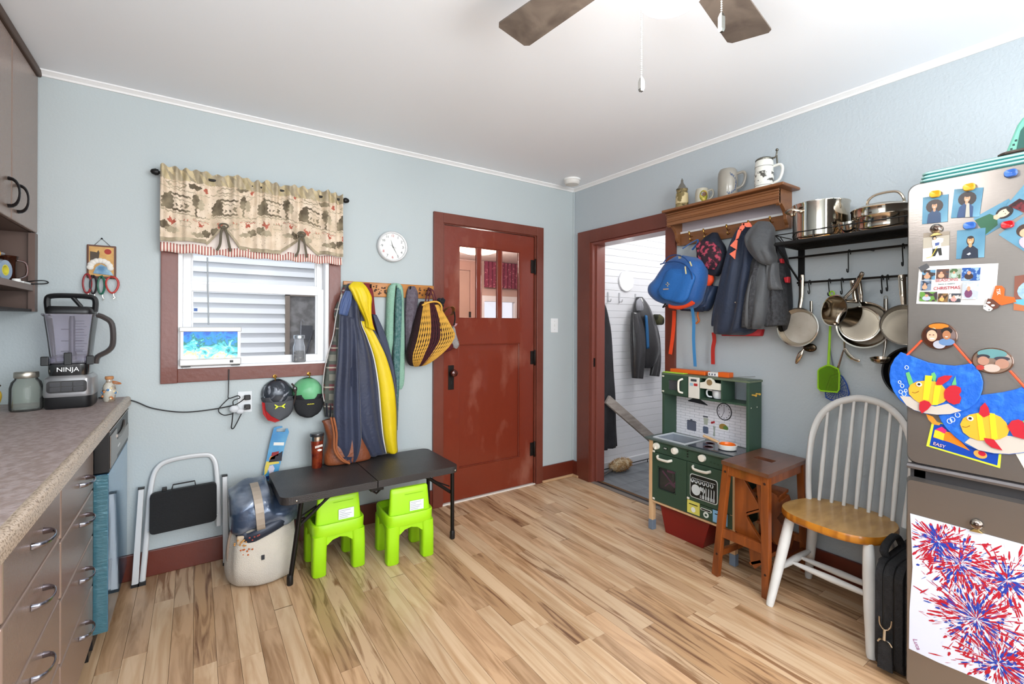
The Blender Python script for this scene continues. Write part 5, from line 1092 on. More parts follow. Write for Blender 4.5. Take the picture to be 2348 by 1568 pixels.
obj('orange_side', hang([(1.26,1.639,1.283,1.631,0.03),(1.242,1.595,1.318,1.581,0.05),(1.236,1.535,1.327,1.528,0.05),(1.231,1.482,1.263,1.472,0.04),(1.219,1.437,1.246,1.43,0.03)], FR, seed=1, folds=.003, n0=.05), ORG, t, smooth=True, ang=180)
obj('orange_base', MB().tube([FR(*p) for p in cr(rl(.2, [(1.114,1.393),(1.174,1.383),(1.235,1.394),(1.279,1.41)]), 5)], .014, 8, flat=1.5), ORG, t, smooth=True)
obj('navy_back', hang([(1.25,1.548,1.294,1.532,0.06),(1.247,1.468,1.314,1.478,0.09),(1.211,1.417,1.306,1.386,0.1),(1.085,1.388,1.289,1.371,0.1),(1.105,1.36,1.242,1.349,0.08)], FR, seed=6, folds=.006, n0=.02), mat('#232f48', .6, bump=.3, bs=90), t, smooth=True, ang=180)
obj('orange_strap', strap([(u, .06, z) for u, z in [(1.043,1.362),(1.04,1.268),(1.027,1.154),(1.014,1.076)]], .026, .003, FR), ORG, t)
obj('blue_strap', strap([(u, n, z) for (u, z), n in zip([(1.225,1.442),(1.237,1.388),(1.228,1.295),(1.214,1.174),(1.212,1.011)], (.19, .16, .12, .10, .08))], .02, .003, FR), mat('#3f86c0', .5), t)
obj('loop_tab', MB().tube([FR(*p) for p in cr(rl(.2, [(1.085,1.405),(1.062,1.378),(1.092,1.391)]), 4)], .006, 6, flat=.6), BLACKP, t, smooth=True)
t = thing('patterned_backpack', 'navy backpack with pink speckled flap and orange lining behind the blue one', 'backpack', (-.1, -1.27, 1.38))
obj('dark_hood', hang([(1.305,1.83,1.334,1.825,0.03),(1.265,1.797,1.368,1.773,0.07),(1.232,1.756,1.401,1.725,0.09),(1.23,1.682,1.409,1.661,0.1),(1.254,1.621,1.382,1.593,0.09),(1.289,1.575,1.346,1.56,0.06)], FR, seed=3, folds=.003, n0=.03), mat('#1d2230', .75, bump=.3, bs=90), t, smooth=True, ang=180)
obj('speckled_flap', hang([(1.29,1.775,1.364,1.754,0.02),(1.258,1.751,1.413,1.701,0.03),(1.267,1.689,1.419,1.653,0.035),(1.29,1.642,1.394,1.618,0.03),(1.325,1.604,1.37,1.592,0.015)], FR, seed=4, folds=.002, n0=.125), mat('#2a1622', .7, col2='#b04258', scale=40, det=6, band=(.5, .6)), t, smooth=True, ang=180)
obj('side_pocket', hang([(1.241,1.509,1.345,1.502,0.05),(1.241,1.442,1.334,1.438,0.08),(1.235,1.389,1.306,1.373,0.07),(1.242,1.357,1.277,1.353,0.05)], FR, seed=9, folds=.007, n0=.03), mat('#24344f', .6), t, smooth=True, ang=180)
obj('orange_cord', MB().tube([FR(*p) for p in cr(rl(.05, [(1.211,1.358),(1.208,1.323),(1.217,1.296),(1.196,1.277)]), 4)], .006, 6), mat('#c96a2c', .6), t, smooth=True)
obj('red_strap', strap([(u, .05, z) for u, z in [(1.315,1.224),(1.321,1.177),(1.312,1.123),(1.313,1.031)]], .024, .003, FR), mat('#b32a22', .6), t)
# navy coat with coral spikes
t = thing('dinosaur_coat', 'navy kids softshell coat with coral spikes down the hood', 'coat', (-.1, -1.4, 1.2))
NV2 = mat('#232e44', .65, col2='#1d2638', scale=3, bump=.3, bs=80, sheen=.1)
mb, RG = hangr([(1.481,1.848,1.566,1.825,0.05),(1.466,1.801,1.591,1.78,0.1),(1.442,1.73,1.61,1.706,0.13),(1.421,1.658,1.625,1.634,0.14),(1.403,1.584,1.63,1.563,0.15),(1.381,1.485,1.63,1.469,0.16),(1.365,1.358,1.626,1.351,0.17),(1.355,1.23,1.593,1.243,0.17),(1.366,1.215,1.539,1.211,0.14)], FR, n=60, seed=8, folds=.017, k=4)
obj('coat_body', mb, NV2, t, smooth=True, ang=180)
obj('sleeve', hang([(1.432,1.649,1.474,1.624,0.04),(1.405,1.582,1.474,1.563,0.06),(1.378,1.471,1.443,1.459,0.07),(1.351,1.37,1.417,1.361,0.07),(1.335,1.276,1.39,1.268,0.06),(1.338,1.261,1.379,1.261,0.05)], FR, seed=5, folds=.005, n0=.06), NV2, t, smooth=True, ang=180)
for k, tri in enumerate(([(1697, 512), (1718, 518), (1712, 505)], [(1685, 532), (1699, 513), (1690, 506)], [(1679, 549), (1684, 520), (1690, 538)], [(1668, 559), (1683, 550), (1683, 570)], [(1667, 580), (1682, 571), (1679, 592)])): pass
SP = mat('#f0795f', .65)
for P in ([(1.553,1.824),(1.599,1.823),(1.616,1.795),(1.583,1.8)], [(1.546,1.809),(1.571,1.826),(1.571,1.8),(1.556,1.784),(1.541,1.796)], [(1.536,1.794),(1.556,1.793),(1.536,1.746),(1.521,1.741),(1.529,1.774)], [(1.521,1.741),(1.532,1.737),(1.527,1.686),(1.489,1.712)], [(1.524,1.686),(1.517,1.634),(1.486,1.667)]):
    obj('spike', MB().prism(P, FR, .165, .171), SP, t)
obj('red_hem', hang([(1.373,1.243,1.616,1.245,0.08),(1.373,1.209,1.611,1.214,0.09),(1.378,1.204,1.604,1.207,0.08)], FR, folds=.003), mat('#a81e22', .6), t, smooth=True)
# grey coat
t = thing('grey_coat', 'charcoal grey puffy hooded coat with knitted panel on the peg shelf', 'coat', (-.1, -1.55, 1.22))
GRY = mat('#4d4f52', .55, col2='#434548', scale=4, bump=.3, bs=50, sheen=.15)
obj('hood', hang([(1.637,1.823,1.692,1.813,0.05),(1.614,1.797,1.723,1.769,0.08),(1.588,1.75,1.728,1.706,0.11),(1.593,1.703,1.732,1.66,0.12),(1.614,1.653,1.741,1.615,0.11),(1.654,1.602,1.732,1.582,0.09),(1.688,1.58,1.715,1.573,0.05)], FR, seed=4, folds=.008, k=3, n0=.12), GRY, t, smooth=True, ang=180)
obj('coat_body', hang([(1.602,1.682,1.73,1.642,0.1),(1.578,1.614,1.739,1.573,0.14),(1.569,1.519,1.746,1.483,0.16),(1.55,1.425,1.757,1.415,0.17),(1.535,1.329,1.764,1.325,0.17),(1.526,1.252,1.762,1.269,0.16)], FR, n=56, seed=12, folds=.016, k=4, n0=.03), mat('#2f3033', .8, col2='#45464a', scale=70, bump=.6, bs=120), t, smooth=True, ang=180)
obj('sleeve', hang([(1.632,1.601,1.691,1.583,0.05),(1.613,1.511,1.709,1.503,0.08),(1.597,1.419,1.705,1.414,0.09),(1.588,1.327,1.697,1.325,0.09),(1.581,1.269,1.683,1.269,0.08),(1.591,1.248,1.661,1.246,0.06)], FR, seed=2, folds=.012, k=3, n0=.13), GRY, t, smooth=True, ang=180)
obj('front_flap', hang([(1.694,1.596,1.747,1.59,0.05),(1.69,1.529,1.751,1.523,0.06),(1.688,1.472,1.764,1.467,0.06),(1.704,1.449,1.769,1.451,0.05)], FR, seed=3, folds=.007, k=4, n0=.14), GRY, t, smooth=True, ang=180)
obj('tweed_pocket', hang([(1.548,1.471,1.572,1.469,0.03),(1.528,1.4,1.57,1.399,0.04),(1.513,1.329,1.563,1.323,0.04),(1.523,1.281,1.553,1.276,0.03)], FR, seed=3, folds=.003, n0=.14), mat('#34302f', .9, col2='#5c5553', scale=80, bump=.8, bs=140), t, smooth=True, ang=180)
obj('snap_button', MB().sphere(FR((1.53,1.393)[0], .185, (1.53,1.393)[1]), (.004, .005, .005), 8, 6), CHROME, t, smooth=True)
t = thing('black_jacket', 'black ski jacket with red tabs, rearmost beside the pot rack', 'jacket', (-.08, -1.68, 1.2))
obj('coat_body', hang([(1.673,1.702,1.713,1.685,0.05),(1.691,1.607,1.738,1.602,0.08),(1.705,1.513,1.751,1.509,0.09),(1.712,1.396,1.758,1.395,0.09),(1.717,1.292,1.752,1.308,0.08),(1.72,1.235,1.737,1.247,0.05)], FR, seed=14, folds=.005, n0=.01), mat('#26272b', .6, bump=.3, bs=60), t, smooth=True, ang=180)
for P in ([(1.717,1.615),(1.741,1.617),(1.744,1.592),(1.722,1.592)], [(1.75,1.516),(1.774,1.519),(1.772,1.487),(1.757,1.489)]):
    obj('red_tab', MB().prism(P, FR, .09, .118), mat('#b3202a', .5), t, bevel=.003)
# ---------------------------------------------------------------- pot rack
RK = mat('#201f1f', .4, .6)
ra = thing('pot_rack', 'black wall mounted wire shelf with two hanging rails', 'rack', (-.14, -2.1, 1.48))
ZS, XR, YA, YB = 1.668, -.262, -1.778, -2.37
mb = MB()
mb.tube([(XR, YA, ZS), (XR, YB, ZS)], .007, 8, flat=1.4, up=(0, 0, 1)); obj('front_bar', mb, RK, ra, smooth=True)
obj('rear_bar', MB().tube([(-.02, YA, ZS), (-.02, YB, ZS)], .006, 8), RK, ra, smooth=True)
for y in (YA, YB): obj('end_bar', MB().tube([(XR, y, ZS), (-.02, y, ZS)], .006, 8), RK, ra, smooth=True)
for k in range(1, 8): obj('shelf_bar', MB().tube([(XR+k*.031, YA, ZS+.003), (XR+k*.031, YB, ZS+.003)], .0038, 6), RK, ra, smooth=True)
mb = MB(); mb.tube([(XR, YB, ZS+.045), (XR, YA, ZS+.045), (-.02, YA, ZS+.045)], .0025, 6); obj('guard_wire', mb, RK, ra, smooth=True)
for y in (YA, -1.95, -2.12, -2.29, YB): obj('guard_post', MB().tube([(XR, y, ZS), (XR, y, ZS+.045)], .0022, 6), RK, ra, smooth=True)
obj('corner_wire', MB().tube([(XR, YA, ZS+.045), (-.14, YA, ZS), (XR+.05, YA, ZS+.045)], .0022, 6), RK, ra, smooth=True)
obj('wall_strip', MB().box(-.008, 0, -1.802, -1.772, 1.475, ZS+.02), RK, ra)
obj('brace', MB().tube([(XR+.01, YA, ZS-.004), (-.008, YA-.005, 1.492)], .007, 8, flat=.5, up=(0, 1, 0)), RK, ra, smooth=True)
obj('upper_rail', MB().tube([(-.05, -1.745, 1.622), (-.05, YB, 1.622)], .0055, 8), RK, ra, smooth=True)
obj('lower_rail', MB().tube([(-.035, -1.78, 1.49), (-.035, YB, 1.49)], .0055, 8), RK, ra, smooth=True)
for y in (-1.785, -2.1): obj('rail_stub', MB().tube([(0, y, 1.622), (-.05, y, 1.622)], .005, 6), RK, ra, smooth=True)
def shook(y, z, x=-.05, l=.085, label='', dx=0, dy=0):
    P = cr([(x+.012, y, z-.012), (x+.012, y, z+.003), (x, y, z+.009), (x-.011, y, z), (x-.006+dx*.5, y+dy*.5, z-l*.5), (x+dx, y+dy, z-l+.012), (x+dx-.005, y+dy, z-l), (x+dx-.016, y+dy, z-l+.004), (x+dx-.018, y+dy, z-l+.016)], 4)
    obj('s_hook', MB().tube(P, .0024, 6), RK, smooth=True, label=label, cat='hook', group='s hooks on the pot rack rails')
shook(-1.84, 1.49, -.035, .06, 'short black hook behind the frying pan handle on the lower rail')
shook(-1.93, 1.49, -.035, .075, 'black hook on the lower rail holding the lime green turner')
shook(-1.985, 1.49, -.035, .07, 'black hook on the lower rail just right of the green turner')
shook(-2.02, 1.622, -.05, .10, 'long black hook on the upper rail holding the saucepan handles', -.01, .0)
shook(-2.145, 1.49, -.035, .075, 'black hook on the lower rail holding the soup ladle')
shook(-2.165, 1.49, -.035, .065, 'empty black hook on the lower rail beside the ladle hook')
shook(-2.225, 1.622, -.05, .09, 'black hook on the upper rail holding the pot by the fridge')
# ---------------------------------------------------------------- pots on the rack
SS = mat('#cfc6b9', .1, 1); SS2 = mat('#b8ab9b', .16, 1); SSB = mat('#d9d2c6', .28, 1); SSI = mat('#6a6156', .34, 1, col2='#8a8072', scale=4, det=3)  # SSI is darkened to imitate dark reflections inside the pans
PZ = ZS+.0075
sp_ = thing('stockpot', 'tall stainless steel stockpot with loop handles on the pot rack', 'pot', (-.135, -1.935, PZ))
CX, CY = -.137, -1.93
obj('body', MB().lathe([(.10, 0), (.112, .006), (.117, .02), (.117, .168), (.121, .175), (.121, .178), (.114, .176), (.113, .02), (.002, .014)], (CX, CY, PZ), n=48), SS, sp_, smooth=True, ang=60)
def loop(cx, cy, r, z, d, w_, out, up_, parent, m=SS2, th=.0045):
    D = Vector(d).normalized(); T_ = Vector((-D.y, D.x, 0)); c = Vector((cx, cy, z))
    P = [c+D*(r-.002)-T_*w_, c+D*(r+out*.5)-T_*w_*.95+Vector((0, 0, up_*.5)), c+D*(r+out)-T_*w_*.6+Vector((0, 0, up_)), c+D*(r+out)+T_*w_*.6+Vector((0, 0, up_)), c+D*(r+out*.5)+T_*w_*.95+Vector((0, 0, up_*.5)), c+D*(r-.002)+T_*w_]
    h = obj('handle', MB().tube(cr(P, 5), th, 8, flat=1.4), m, parent, smooth=True)
    mb = MB()
    for s_ in (-1, 1): mb.sphere(c+D*(r+.001)+T_*w_*s_, (.009, .009, .011), 10, 6)
    obj('handle_mount', mb, m, h, smooth=True)
loop(CX, CY, .117, PZ+.135, (-.75, .5, 0), .035, .04, .012, sp_)
loop(CX, CY, .117, PZ+.155, (.8, -.2, 0), .035, .02, .05, sp_)
sv = thing('saute_pan', 'wide stainless saute pan holding a second pan with lid on the pot rack', 'pan', (-.137, -2.19, PZ))
CX, CY = -.137, -2.195
obj('body', MB().lathe([(.11, 0), (.121, .006), (.125, .018), (.126, .06), (.13, .064), (.124, .064), (.121, .018), (.002, .012)], (CX, CY, PZ), n=44), SS, sv, smooth=True, ang=60)
lid = thing('pan_with_lid', 'lidded stainless pan with arched handle stacked in the wide pan', 'pan', (-.14, -2.175, PZ+.065))
obj('rim', MB().lathe([(.10, .066), (.112, .068), (.114, .075), (.114, .10), (.117, .104), (.115, .107), (.08, .122), (.03, .13), (.002, .131)], (CX, CY+.018, PZ), n=44), SS, lid, smooth=True, ang=60)
P = [Vector((CX-.02, CY+.07, PZ+.118)), Vector((CX-.03, CY+.06, PZ+.15)), Vector((CX-.03, CY+.03, PZ+.168)), Vector((CX-.03, CY-.03, PZ+.168)), Vector((CX-.03, CY-.055, PZ+.15)), Vector((CX-.02, CY-.065, PZ+.118))]
obj('handle', MB().tube(cr(P, 5), .0055, 8, flat=1.3), SS2, lid, smooth=True)
obj('steel_bowl', MB().lathe([(.02, 0), (.03, .004), (.042, .03), (.046, .055), (.044, .055), (.04, .03), (.002, .008)], (-.20, -2.075, PZ), n=24), SS, smooth=True, label='small stainless bowl standing between the stockpot and the wide pan', cat='bowl')
mb = MB(); mb.sphere((-.225, -1.975, PZ+.008), (.012, .035, .007), 10, 6); obj('wooden_spoon', mb, mat('#c58a2c', .5), smooth=True, label='small amber coloured spoon lying in front of the stockpot', cat='spoon')
# ---------------------------------------------------------------- hanging pans and tools
def pan(name, label, u, z, r, depth, tilt, n_c, hl, hdir, m_in=SSB, swing=0, hname=True, taper=.86, hw=.010, facing=1):
    """round pan hung on the wall: opening faces the room, tilted; handle goes up"""
    t = thing(name, label, 'pan', tuple(FR(u, n_c, z-r)))
    ax = Vector((-cos(tilt)*cos(swing), -sin(swing), sin(tilt))).normalized()*facing
    c = FR(u, n_c, z)
    obj('body', MB().lathe([(r*taper*.97, -depth), (r*taper, -depth+.004), (r*.985, -.006), (r*1.03, -.001), (r*1.03, .001), (r*.97, 0), (r*taper*.97, -depth+.006)], c, ax, 44, cap=False).lathe([(r*taper*.97, -depth), (.001, -depth)], c, ax, 44, cap=False), SS, t, smooth=True, ang=50)
    obj('cooking_surface', MB().lathe([(r*taper*.965, -depth+.0062), (r*.3, -depth+.0065), (.001, -depth+.0066)], c, ax, 40, cap=False), m_in, t, smooth=True)
    side = ax.cross(Vector((0, 0, 1))).normalized(); upv = side.cross(ax).normalized()
    hd = (upv*cos(hdir)+side*sin(hdir)).normalized()
    h0 = c+hd*r*1.0-ax*.012*facing; 
    P = [h0, h0+hd*.02-ax*.004, h0+hd*hl*.35-ax*.010, h0+hd*hl*.7-ax*.006, h0+hd*hl]
    hn = obj('handle', MB().tube(cr(P, 5), [hw*1.5]+[hw*(.8+.3*k/19) for k in range(19)]+[hw*.8], 10, flat=.55, up=ax), SS2, t, smooth=True)
    obj('hanging_hole', MB().tube([h0+hd*(hl-.022)+ax*.006+hd*.006*cos(a)+side*.0035*sin(a) for a in [2*pi*k/10 for k in range(10)]], .0016, 5, closed=True), mat('#3a3632', .4, .6), hn)
    mb = MB(); 
    for s_ in (-1, 1): mb.sphere(c+hd*r*.97-ax*.012+side*s_*.008, (.003, .003, .003), 8, 5)
    obj('rivets', mb, SS, hn, smooth=True, kind='stuff')
    return t
ft = (1.799,1.258)
pan('frying_pan', 'stainless frying pan showing its scuffed cooking face, leftmost on the rack', ft[0], ft[1], .098, .035, .05, .075, .175, -.03, mat('#d6cfc4', .42, .6, col2='#bdb3a3', scale=6, det=4, band=(.4, .6)), hw=.012)
ft = (1.997,1.338)
pan('saucepan', 'deep stainless saucepan swung sideways with brushed handle up right', ft[0], ft[1], .072, .085, .12, .16, .135, -.62, SSI, swing=-.45, taper=.97, hw=.011)
ft = (2.088,1.276)
pan('saucepan', 'larger stainless saucepan with open mouth to the right, behind the tilted one', ft[0], ft[1], .078, .09, .02, .13, .125, .12, SSI, swing=.32, taper=.95, hw=.012)
ft = (2.103,1.27)
pan('large_saucepan', 'big stainless pan hanging rearmost against the wall behind two saucepans', ft[0]-.02, ft[1], .105, .05, 0, .07, .12, .1, SSI, swing=.1, taper=.9)
ft = (2.255,1.272)
pan('saucepan', 'stainless saucepan half hidden behind the fridge edge', ft[0], ft[1], .085, .08, .1, .13, .135, .05, SSI, swing=.3, taper=.93, hw=.013)
ft = (2.245,1.069)
t = pan('black_skillet', 'black nonstick skillet low on the wall behind the fish plate', ft[0]+.02, ft[1]-.01, .115, .03, 0, .05, .10, 0, mat('#151515', .3), taper=.9)
for ch in t.children:
    if ch.name.startswith('body'): ch.data.materials[0] = mat('#1a1a1a', .3, .4)
def tool(name, label, u, n, z1, z0, head, m=SS2, w_=.004):
    t = thing(name, label, 'kitchen tool', tuple(FR(u, n, z0))); 
    return t
u, z1 = (1.849,1.392); _, z0 = (1.85,1.159)
t = tool('slotted_spoon', 'stainless slotted spoon below the frying pan', u, .05, z1, z0, None)
obj('handle', MB().tube([FR(u, .04, z1), FR(u, .04, z1-.06), FR(u-.005, .045, z0+.02)], [.007, .006, .004], 8, flat=.5, up=(1, 0, 0)), SS2, t, smooth=True)
mb = MB().sphere(FR(u, .05, z0-.005), (.008, .032, .022), 16, 8); bw_ = obj('bowl', mb, mat('#8d7c66', .25, 1, col2='#4b4135', scale=60, kind='voronoi', band=(.2, .3)), t, smooth=True)
u2, zz = (1.799,1.111)
t = tool('serving_spoon', 'narrow stainless spoon tip peeping out under the frying pan', u2, .05, z1, zz, None)
obj('handle', MB().tube([FR(u2+.012, .035, zz+.03), FR(u2+.02, .035, zz+.2)], .004, 6), SS2, t, smooth=True)
rg = []
a0, a1 = (1.817,1.146), (1.78,1.067)
obj('bowl', MB().tube(cr([FR(a0[0], .045, a0[1]), FR((a0[0]*2+a1[0])/3, .05, (a0[1]*2+a1[1])/3), FR((a0[0]+a1[0]*2)/3, .05, (a0[1]+a1[1]*2)/3), FR(a1[0], .045, a1[1])], 5), [.004]*3+[.009, .011, .012, .012, .012, .012, .012, .011, .01, .009, .007, .006, .003], 8, flat=.4, up=(1, 0, 0)), SS2, t, smooth=True)
# ladle
u, z1 = (2.161,1.389); ub, z0 = (2.152,1.118)
t = tool('soup_ladle', 'long stainless soup ladle hanging near the fridge', u, .06, z1, z0, None)
obj('handle', MB().tube([FR(u, .045, z1), FR(u, .045, z1-.09), FR(u, .05, z0+.06), FR(u-.004, .055, z0+.012)], [.0085, .0085, .006, .004], 8, flat=.45, up=(1, 0, 0)), mat('#9a948c', .3, 1), t, smooth=True)
obj('bowl', MB().lathe([(.001, -.022), (.02, -.02), (.034, -.010), (.038, .004), (.036, .004), (.03, -.008), (.001, -.018)], FR(u-.008, .085, z0), (-.15, 0, 1), 24, cap=False), SS2, t, smooth=True)
obj('ring', MB().tube([FR(u+.007*cos(a), .045, z1+.006+.008*sin(a)) for a in [2*pi*k/12 for k in range(12)]], .0015, 5, closed=True), SS2, t)
# tongs / fork pair
t = thing('serving_fork', 'stainless serving fork and tongs tips crossing below the saucepans', 'kitchen tool', (-.05, -2.0, 1.10))
A = [(1.999,1.154),(1.971,1.046)]; 
obj('blade', MB().tube([FR(A[0][0], .05, A[0][1]), FR(A[1][0], .05, A[1][1])], [.003, .006], 6), SS2, t, smooth=True)
A = [(2,1.158),(2.017,1.13),(2.038,1.11),(2.065,1.1)]
obj('tines', MB().tube(cr([FR(a, .05, b) for a, b in A], 5), [.004]+[.009]*9+[.007]*5+[.002], 6, flat=.5, up=(1, 0, 0)), SS2, t, smooth=True)
obj('handle', MB().tube([FR(A[0][0], .045, A[0][1]), FR(A[0][0]-.005, .045, A[0][1]+.16)], .004, 6), SS2, t, smooth=True)
# lime turner and blue swatter
LIME = mat('#8fc320', .35, coat=.2)
t = thing('lime_turner', 'lime green plastic turner hanging from the lower rail', 'turner', (-.05, -1.94, .95))
P = [(1.949,1.418),(1.948,1.366),(1.941,1.238),(1.935,1.07)]
obj('handle', MB().tube([FR(a, .055, b) for a, b in P], [.007, .007, .0055, .0065], 8, flat=.7), LIME, t, smooth=True)
obj('hang_loop', MB().tube([FR(P[0][0]+.010*cos(a), .055, P[0][1]+.006+.012*sin(a)) for a in [2*pi*k/12 for k in range(12)]], .0035, 6, closed=True), LIME, t, smooth=True)
Q = [(1.928,1.069),(1.945,1.071),(1.979,1.056),(1.984,1.035),(1.983,0.957),(1.975,0.943),(1.903,0.941),(1.891,0.953),(1.891,1.04),(1.899,1.052)]
hdm = MB().tube([FR(a, .06, b) for a, b in Q], .004, 6, closed=True); hd_ = obj('head_rim', hdm, LIME, t, smooth=True)
lm_ = glassm('#9ccc3a', .2, .75)
obj('mesh_blade', MB().prism(Q, FR, .0595, .0605), lm_, hd_)
t = thing('blue_swatter', 'blue perforated fly swatter hanging behind the lime turner', 'swatter', (-.03, -1.97, .92))
BLS = mat('#2b4a93', .4)
Q = [(1.937,1.017),(1.969,1.033),(1.988,1.017),(2.005,0.985),(2.016,0.94),(2.008,0.918),(1.975,0.901),(1.938,0.898),(1.917,0.908),(1.914,0.932)]
rim = obj('rim', MB().tube([FR(a, .035, b) for a, b in Q], .0035, 6, closed=True), BLS, t, smooth=True)
cu_ = sum(a for a, b in Q)/len(Q); cz_ = sum(b for a, b in Q)/len(Q); mb = MB()
for s_ in (.8, .62, .45, .28): mb.tube([FR(cu_+(a-cu_)*s_, .035, cz_+(b-cz_)*s_) for a, b in Q], .0011, 4, closed=True)
for a, b in Q: mb.tube([FR(a, .035, b), FR(cu_, .035, cz_)], .0016, 4)
for (a, b), (c_, d_) in zip(Q, Q[1:]+Q[:1]): mb.tube([FR((a+c_)/2, .035, (b+d_)/2), FR(cu_, .035, cz_)], .0012, 4)
obj('grid', mb, BLS, rim)
obj('handle', MB().tube(cr([FR(a, .03, b) for a, b in [(1.931,1.172),(1.937,1.118),(1.947,1.065),(1.956,1.027)]], 4), .0025, 6), mat('#6b6e7c', .3, .8), t, smooth=True)
# ================================================================ PLAY KITCHEN
PG = mat('#31493a', .5, bump=.04, bs=60); PGD = mat('#22392b', .55); BEI = mat('#d8b48a', .5, col2='#c9a076', scale=5, st=(6, 6, 1)); IVO = mat('#e6e2d6', .4); GRF = mat('#6e7b8c', .5)
pk = thing('play_kitchen', 'green wooden play kitchen with printed brick splashback against the right wall', 'play kitchen', (-.18, -1.32, 0))
def bxu(x0, x1, u0, u1, z0, z1, mb=None): return (mb or MB()).box(x0, x1, -u1, -u0, z0, z1)
for x_ in (-.30, -.055):
    for u_ in (1.04, 1.57):
        l = obj('leg', bxu(x_, x_+.03, u_, u_+.03, .05, .556), BEI, pk, bevel=.002)
        obj('leg_foot', bxu(x_-.002, x_+.032, u_-.002, u_+.032, 0, .062), GRF, l, bevel=.003)
obj('carcass', bxu(-.283, -.055, 1.07, 1.57, .185, .556), PGD, pk) if 0 else None
mb = MB(); bxu(-.285, -.05, 1.065, 1.075, .185, .556, mb); bxu(-.285, -.05, 1.56, 1.59, .185, .556, mb); bxu(-.285, -.05, 1.075, 1.56, .185, .195, mb); bxu(-.06, -.05, 1.075, 1.56, .195, .556, mb); bxu(-.285, -.06, 1.31, 1.32, .195, .556, mb)
obj('carcass', mb, PGD, pk)
obj('bottom_edge', bxu(-.304, -.28, 1.065, 1.60, .176, .186), BEI, pk)
ct = obj('control_board', bxu(-.30, -.285, 1.07, 1.59, .487, .556), PG, pk, bevel=.002)
for u_ in (1.102, 1.233, 1.412):
    kb = obj('knob', MB().lathe([(.020, 0), (.021, .004), (.019, .018), (.002, .019)], FR(u_, .30, .527), (-1, 0, 0), 22), IVO, pk, smooth=True)
    obj('knob_pointer', MB().box(-.325, -.318, -u_-.004, -u_+.004, .508 if u_ < 1.2 else .527, .527 if u_ < 1.2 else .545), IVO, kb, bevel=.002) if u_ != 1.412 else obj('knob_pointer', MB().sphere(FR(u_-.019, .31, .53), (.007, .006, .006), 8, 6), IVO, kb)
for k, zz in enumerate((.545, .53, .515)): obj('button', MB().prism(ell(1.315, zz-.004, .005, .0045, 12), FR, .30, .302), BLACKP, ct)
obj('display', bxu(-.302, -.30, 1.147, 1.176, .517, .531), BLACKP, ct)
text('display_digits', '8:08', .011, FR, 1.162, .3022, .524, mat('#e6efe6', .4), pk)
for k in range(4): obj('printed_icon', MB().prism(ell(1.46+k*.022, .516-.002*k, .006, .004, 10), FR, .30, .3012), PGD, ct) if k < 3 else None
def door(u0, u1, z0, z1, name='door'):
    mb = MB(); w0, w1, w2, w3 = u0+.05, u1-.052, z0+.082, z1-.075
    return w0, w1, w2, w3
# left door with a real window opening
def frame_door(u0, u1, z0, z1, a0, a1, b0, b1):
    mb = MB()
    for (p, q, r, s) in ((u0, a0, z0, z1), (a1, u1, z0, z1), (a0, a1, z0, b0), (a0, a1, b1, z1)): bxu(-.302, -.290, p, q, r, s, mb)
    return mb
ld_ = obj('oven_door', frame_door(1.068, 1.309, .19, .484, 1.108, 1.238, .268, .405), PG, pk)
obj('door_pane', bxu(-.295, -.292, 1.106, 1.24, .266, .407), glassm('#dfe2e4', .05, .1), ld_)
obj('window_trim', MB().tube([FR(u, .302, z) for u, z in rrect(1.109, 1.237, .269, .404, .018, 4)], .003, 6, closed=True), PGD, ld_)
rd_ = obj('dishwasher_door', bxu(-.302, -.290, 1.312, 1.585, .265, .484), PG, pk, bevel=.002)
obj('lower_panel', bxu(-.302, -.290, 1.312, 1.585, .19, .262), PG, pk)
for p_, (a, b) in ((ld_, (1.112, 1.206)), (rd_, (1.355, 1.457))):
    obj('handle', MB().tube(cr([FR(a-.002, .302, .467), FR(a+.004, .318, .464), FR(a+.02, .322, .456), FR(b-.02, .322, .456), FR(b-.004, .318, .460), FR(b+.002, .302, .462)], 4), .0065, 8, flat=1.3), IVO, p_, smooth=True)
# printed dish rack panel
obj('printed_panel', MB().prism(rrect(1.333, 1.503, .290, .424, .016), FR, .302, .3035), mat('#d6d9d6', .4), rd_)
obj('printed_interior', MB().prism(rrect(1.337, 1.499, .294, .420, .014), FR, .3035, .3045), mat('#14171c', .35), rd_)
mb = MB()
mb.prism(ell(1.372, .338, .028, .030, 20), FR, .3045, .3053)
for k in range(6): mb.box(-.3053, -.3045, -(1.353+k*.024), -(1.345+k*.024)+.0, .383-.001*k, .398); mb.prism(ell(1.349+k*.024, .386, .010, .012, 10), FR, .3045, .3053)
mb.box(-.3053, -.3045, -1.49, -1.345, .400, .402)
for k in range(5): mb.prism([(1.415+k*.016, .30), (1.420+k*.016, .30), (1.421+k*.016, .36), (1.417+k*.016, .368)], FR, .3045, .3053)
for k in range(3): mb.prism(ell(1.402+k*.010, .352-.004*k, .006, .012, 10), FR, .3045, .3053)
for k in range(9): mb.box(-.3054, -.3046, -(1.402+k*.0105), -(1.3985+k*.0105), .299, .318)
obj('printed_dishes', mb, mat('#cfd6da', .4), rd_, kind='stuff')
for nm, u0, u1, z0, z1, c in (('yellow_label', 1.315, 1.395, .196, .268, '#d6cf62'), ('blue_label', 1.475, 1.56, .196, .262, '#7fb0d6')):
    lbx = obj(nm, bxu(-.3035, -.302, u0, u1, z0, z1), mat(c, .5), pk)
    obj('label_slot', MB().prism(rrect(u0+.012, u1-.012, z1-.022, z1-.017, .002), FR, .3035, .3042), BLACKP, lbx); obj('label_ring', MB().prism(ell((u0+u1)/2, z0+.024, .014, .015, 16), FR, .3035, .3042), mat('#e9eee6', .5), lbx)
gs = obj('bin_slot', MB().prism(rrect(1.400, 1.468, .236, .25, .006), FR, .302, .3042), mat('#dfe3df', .5), pk)
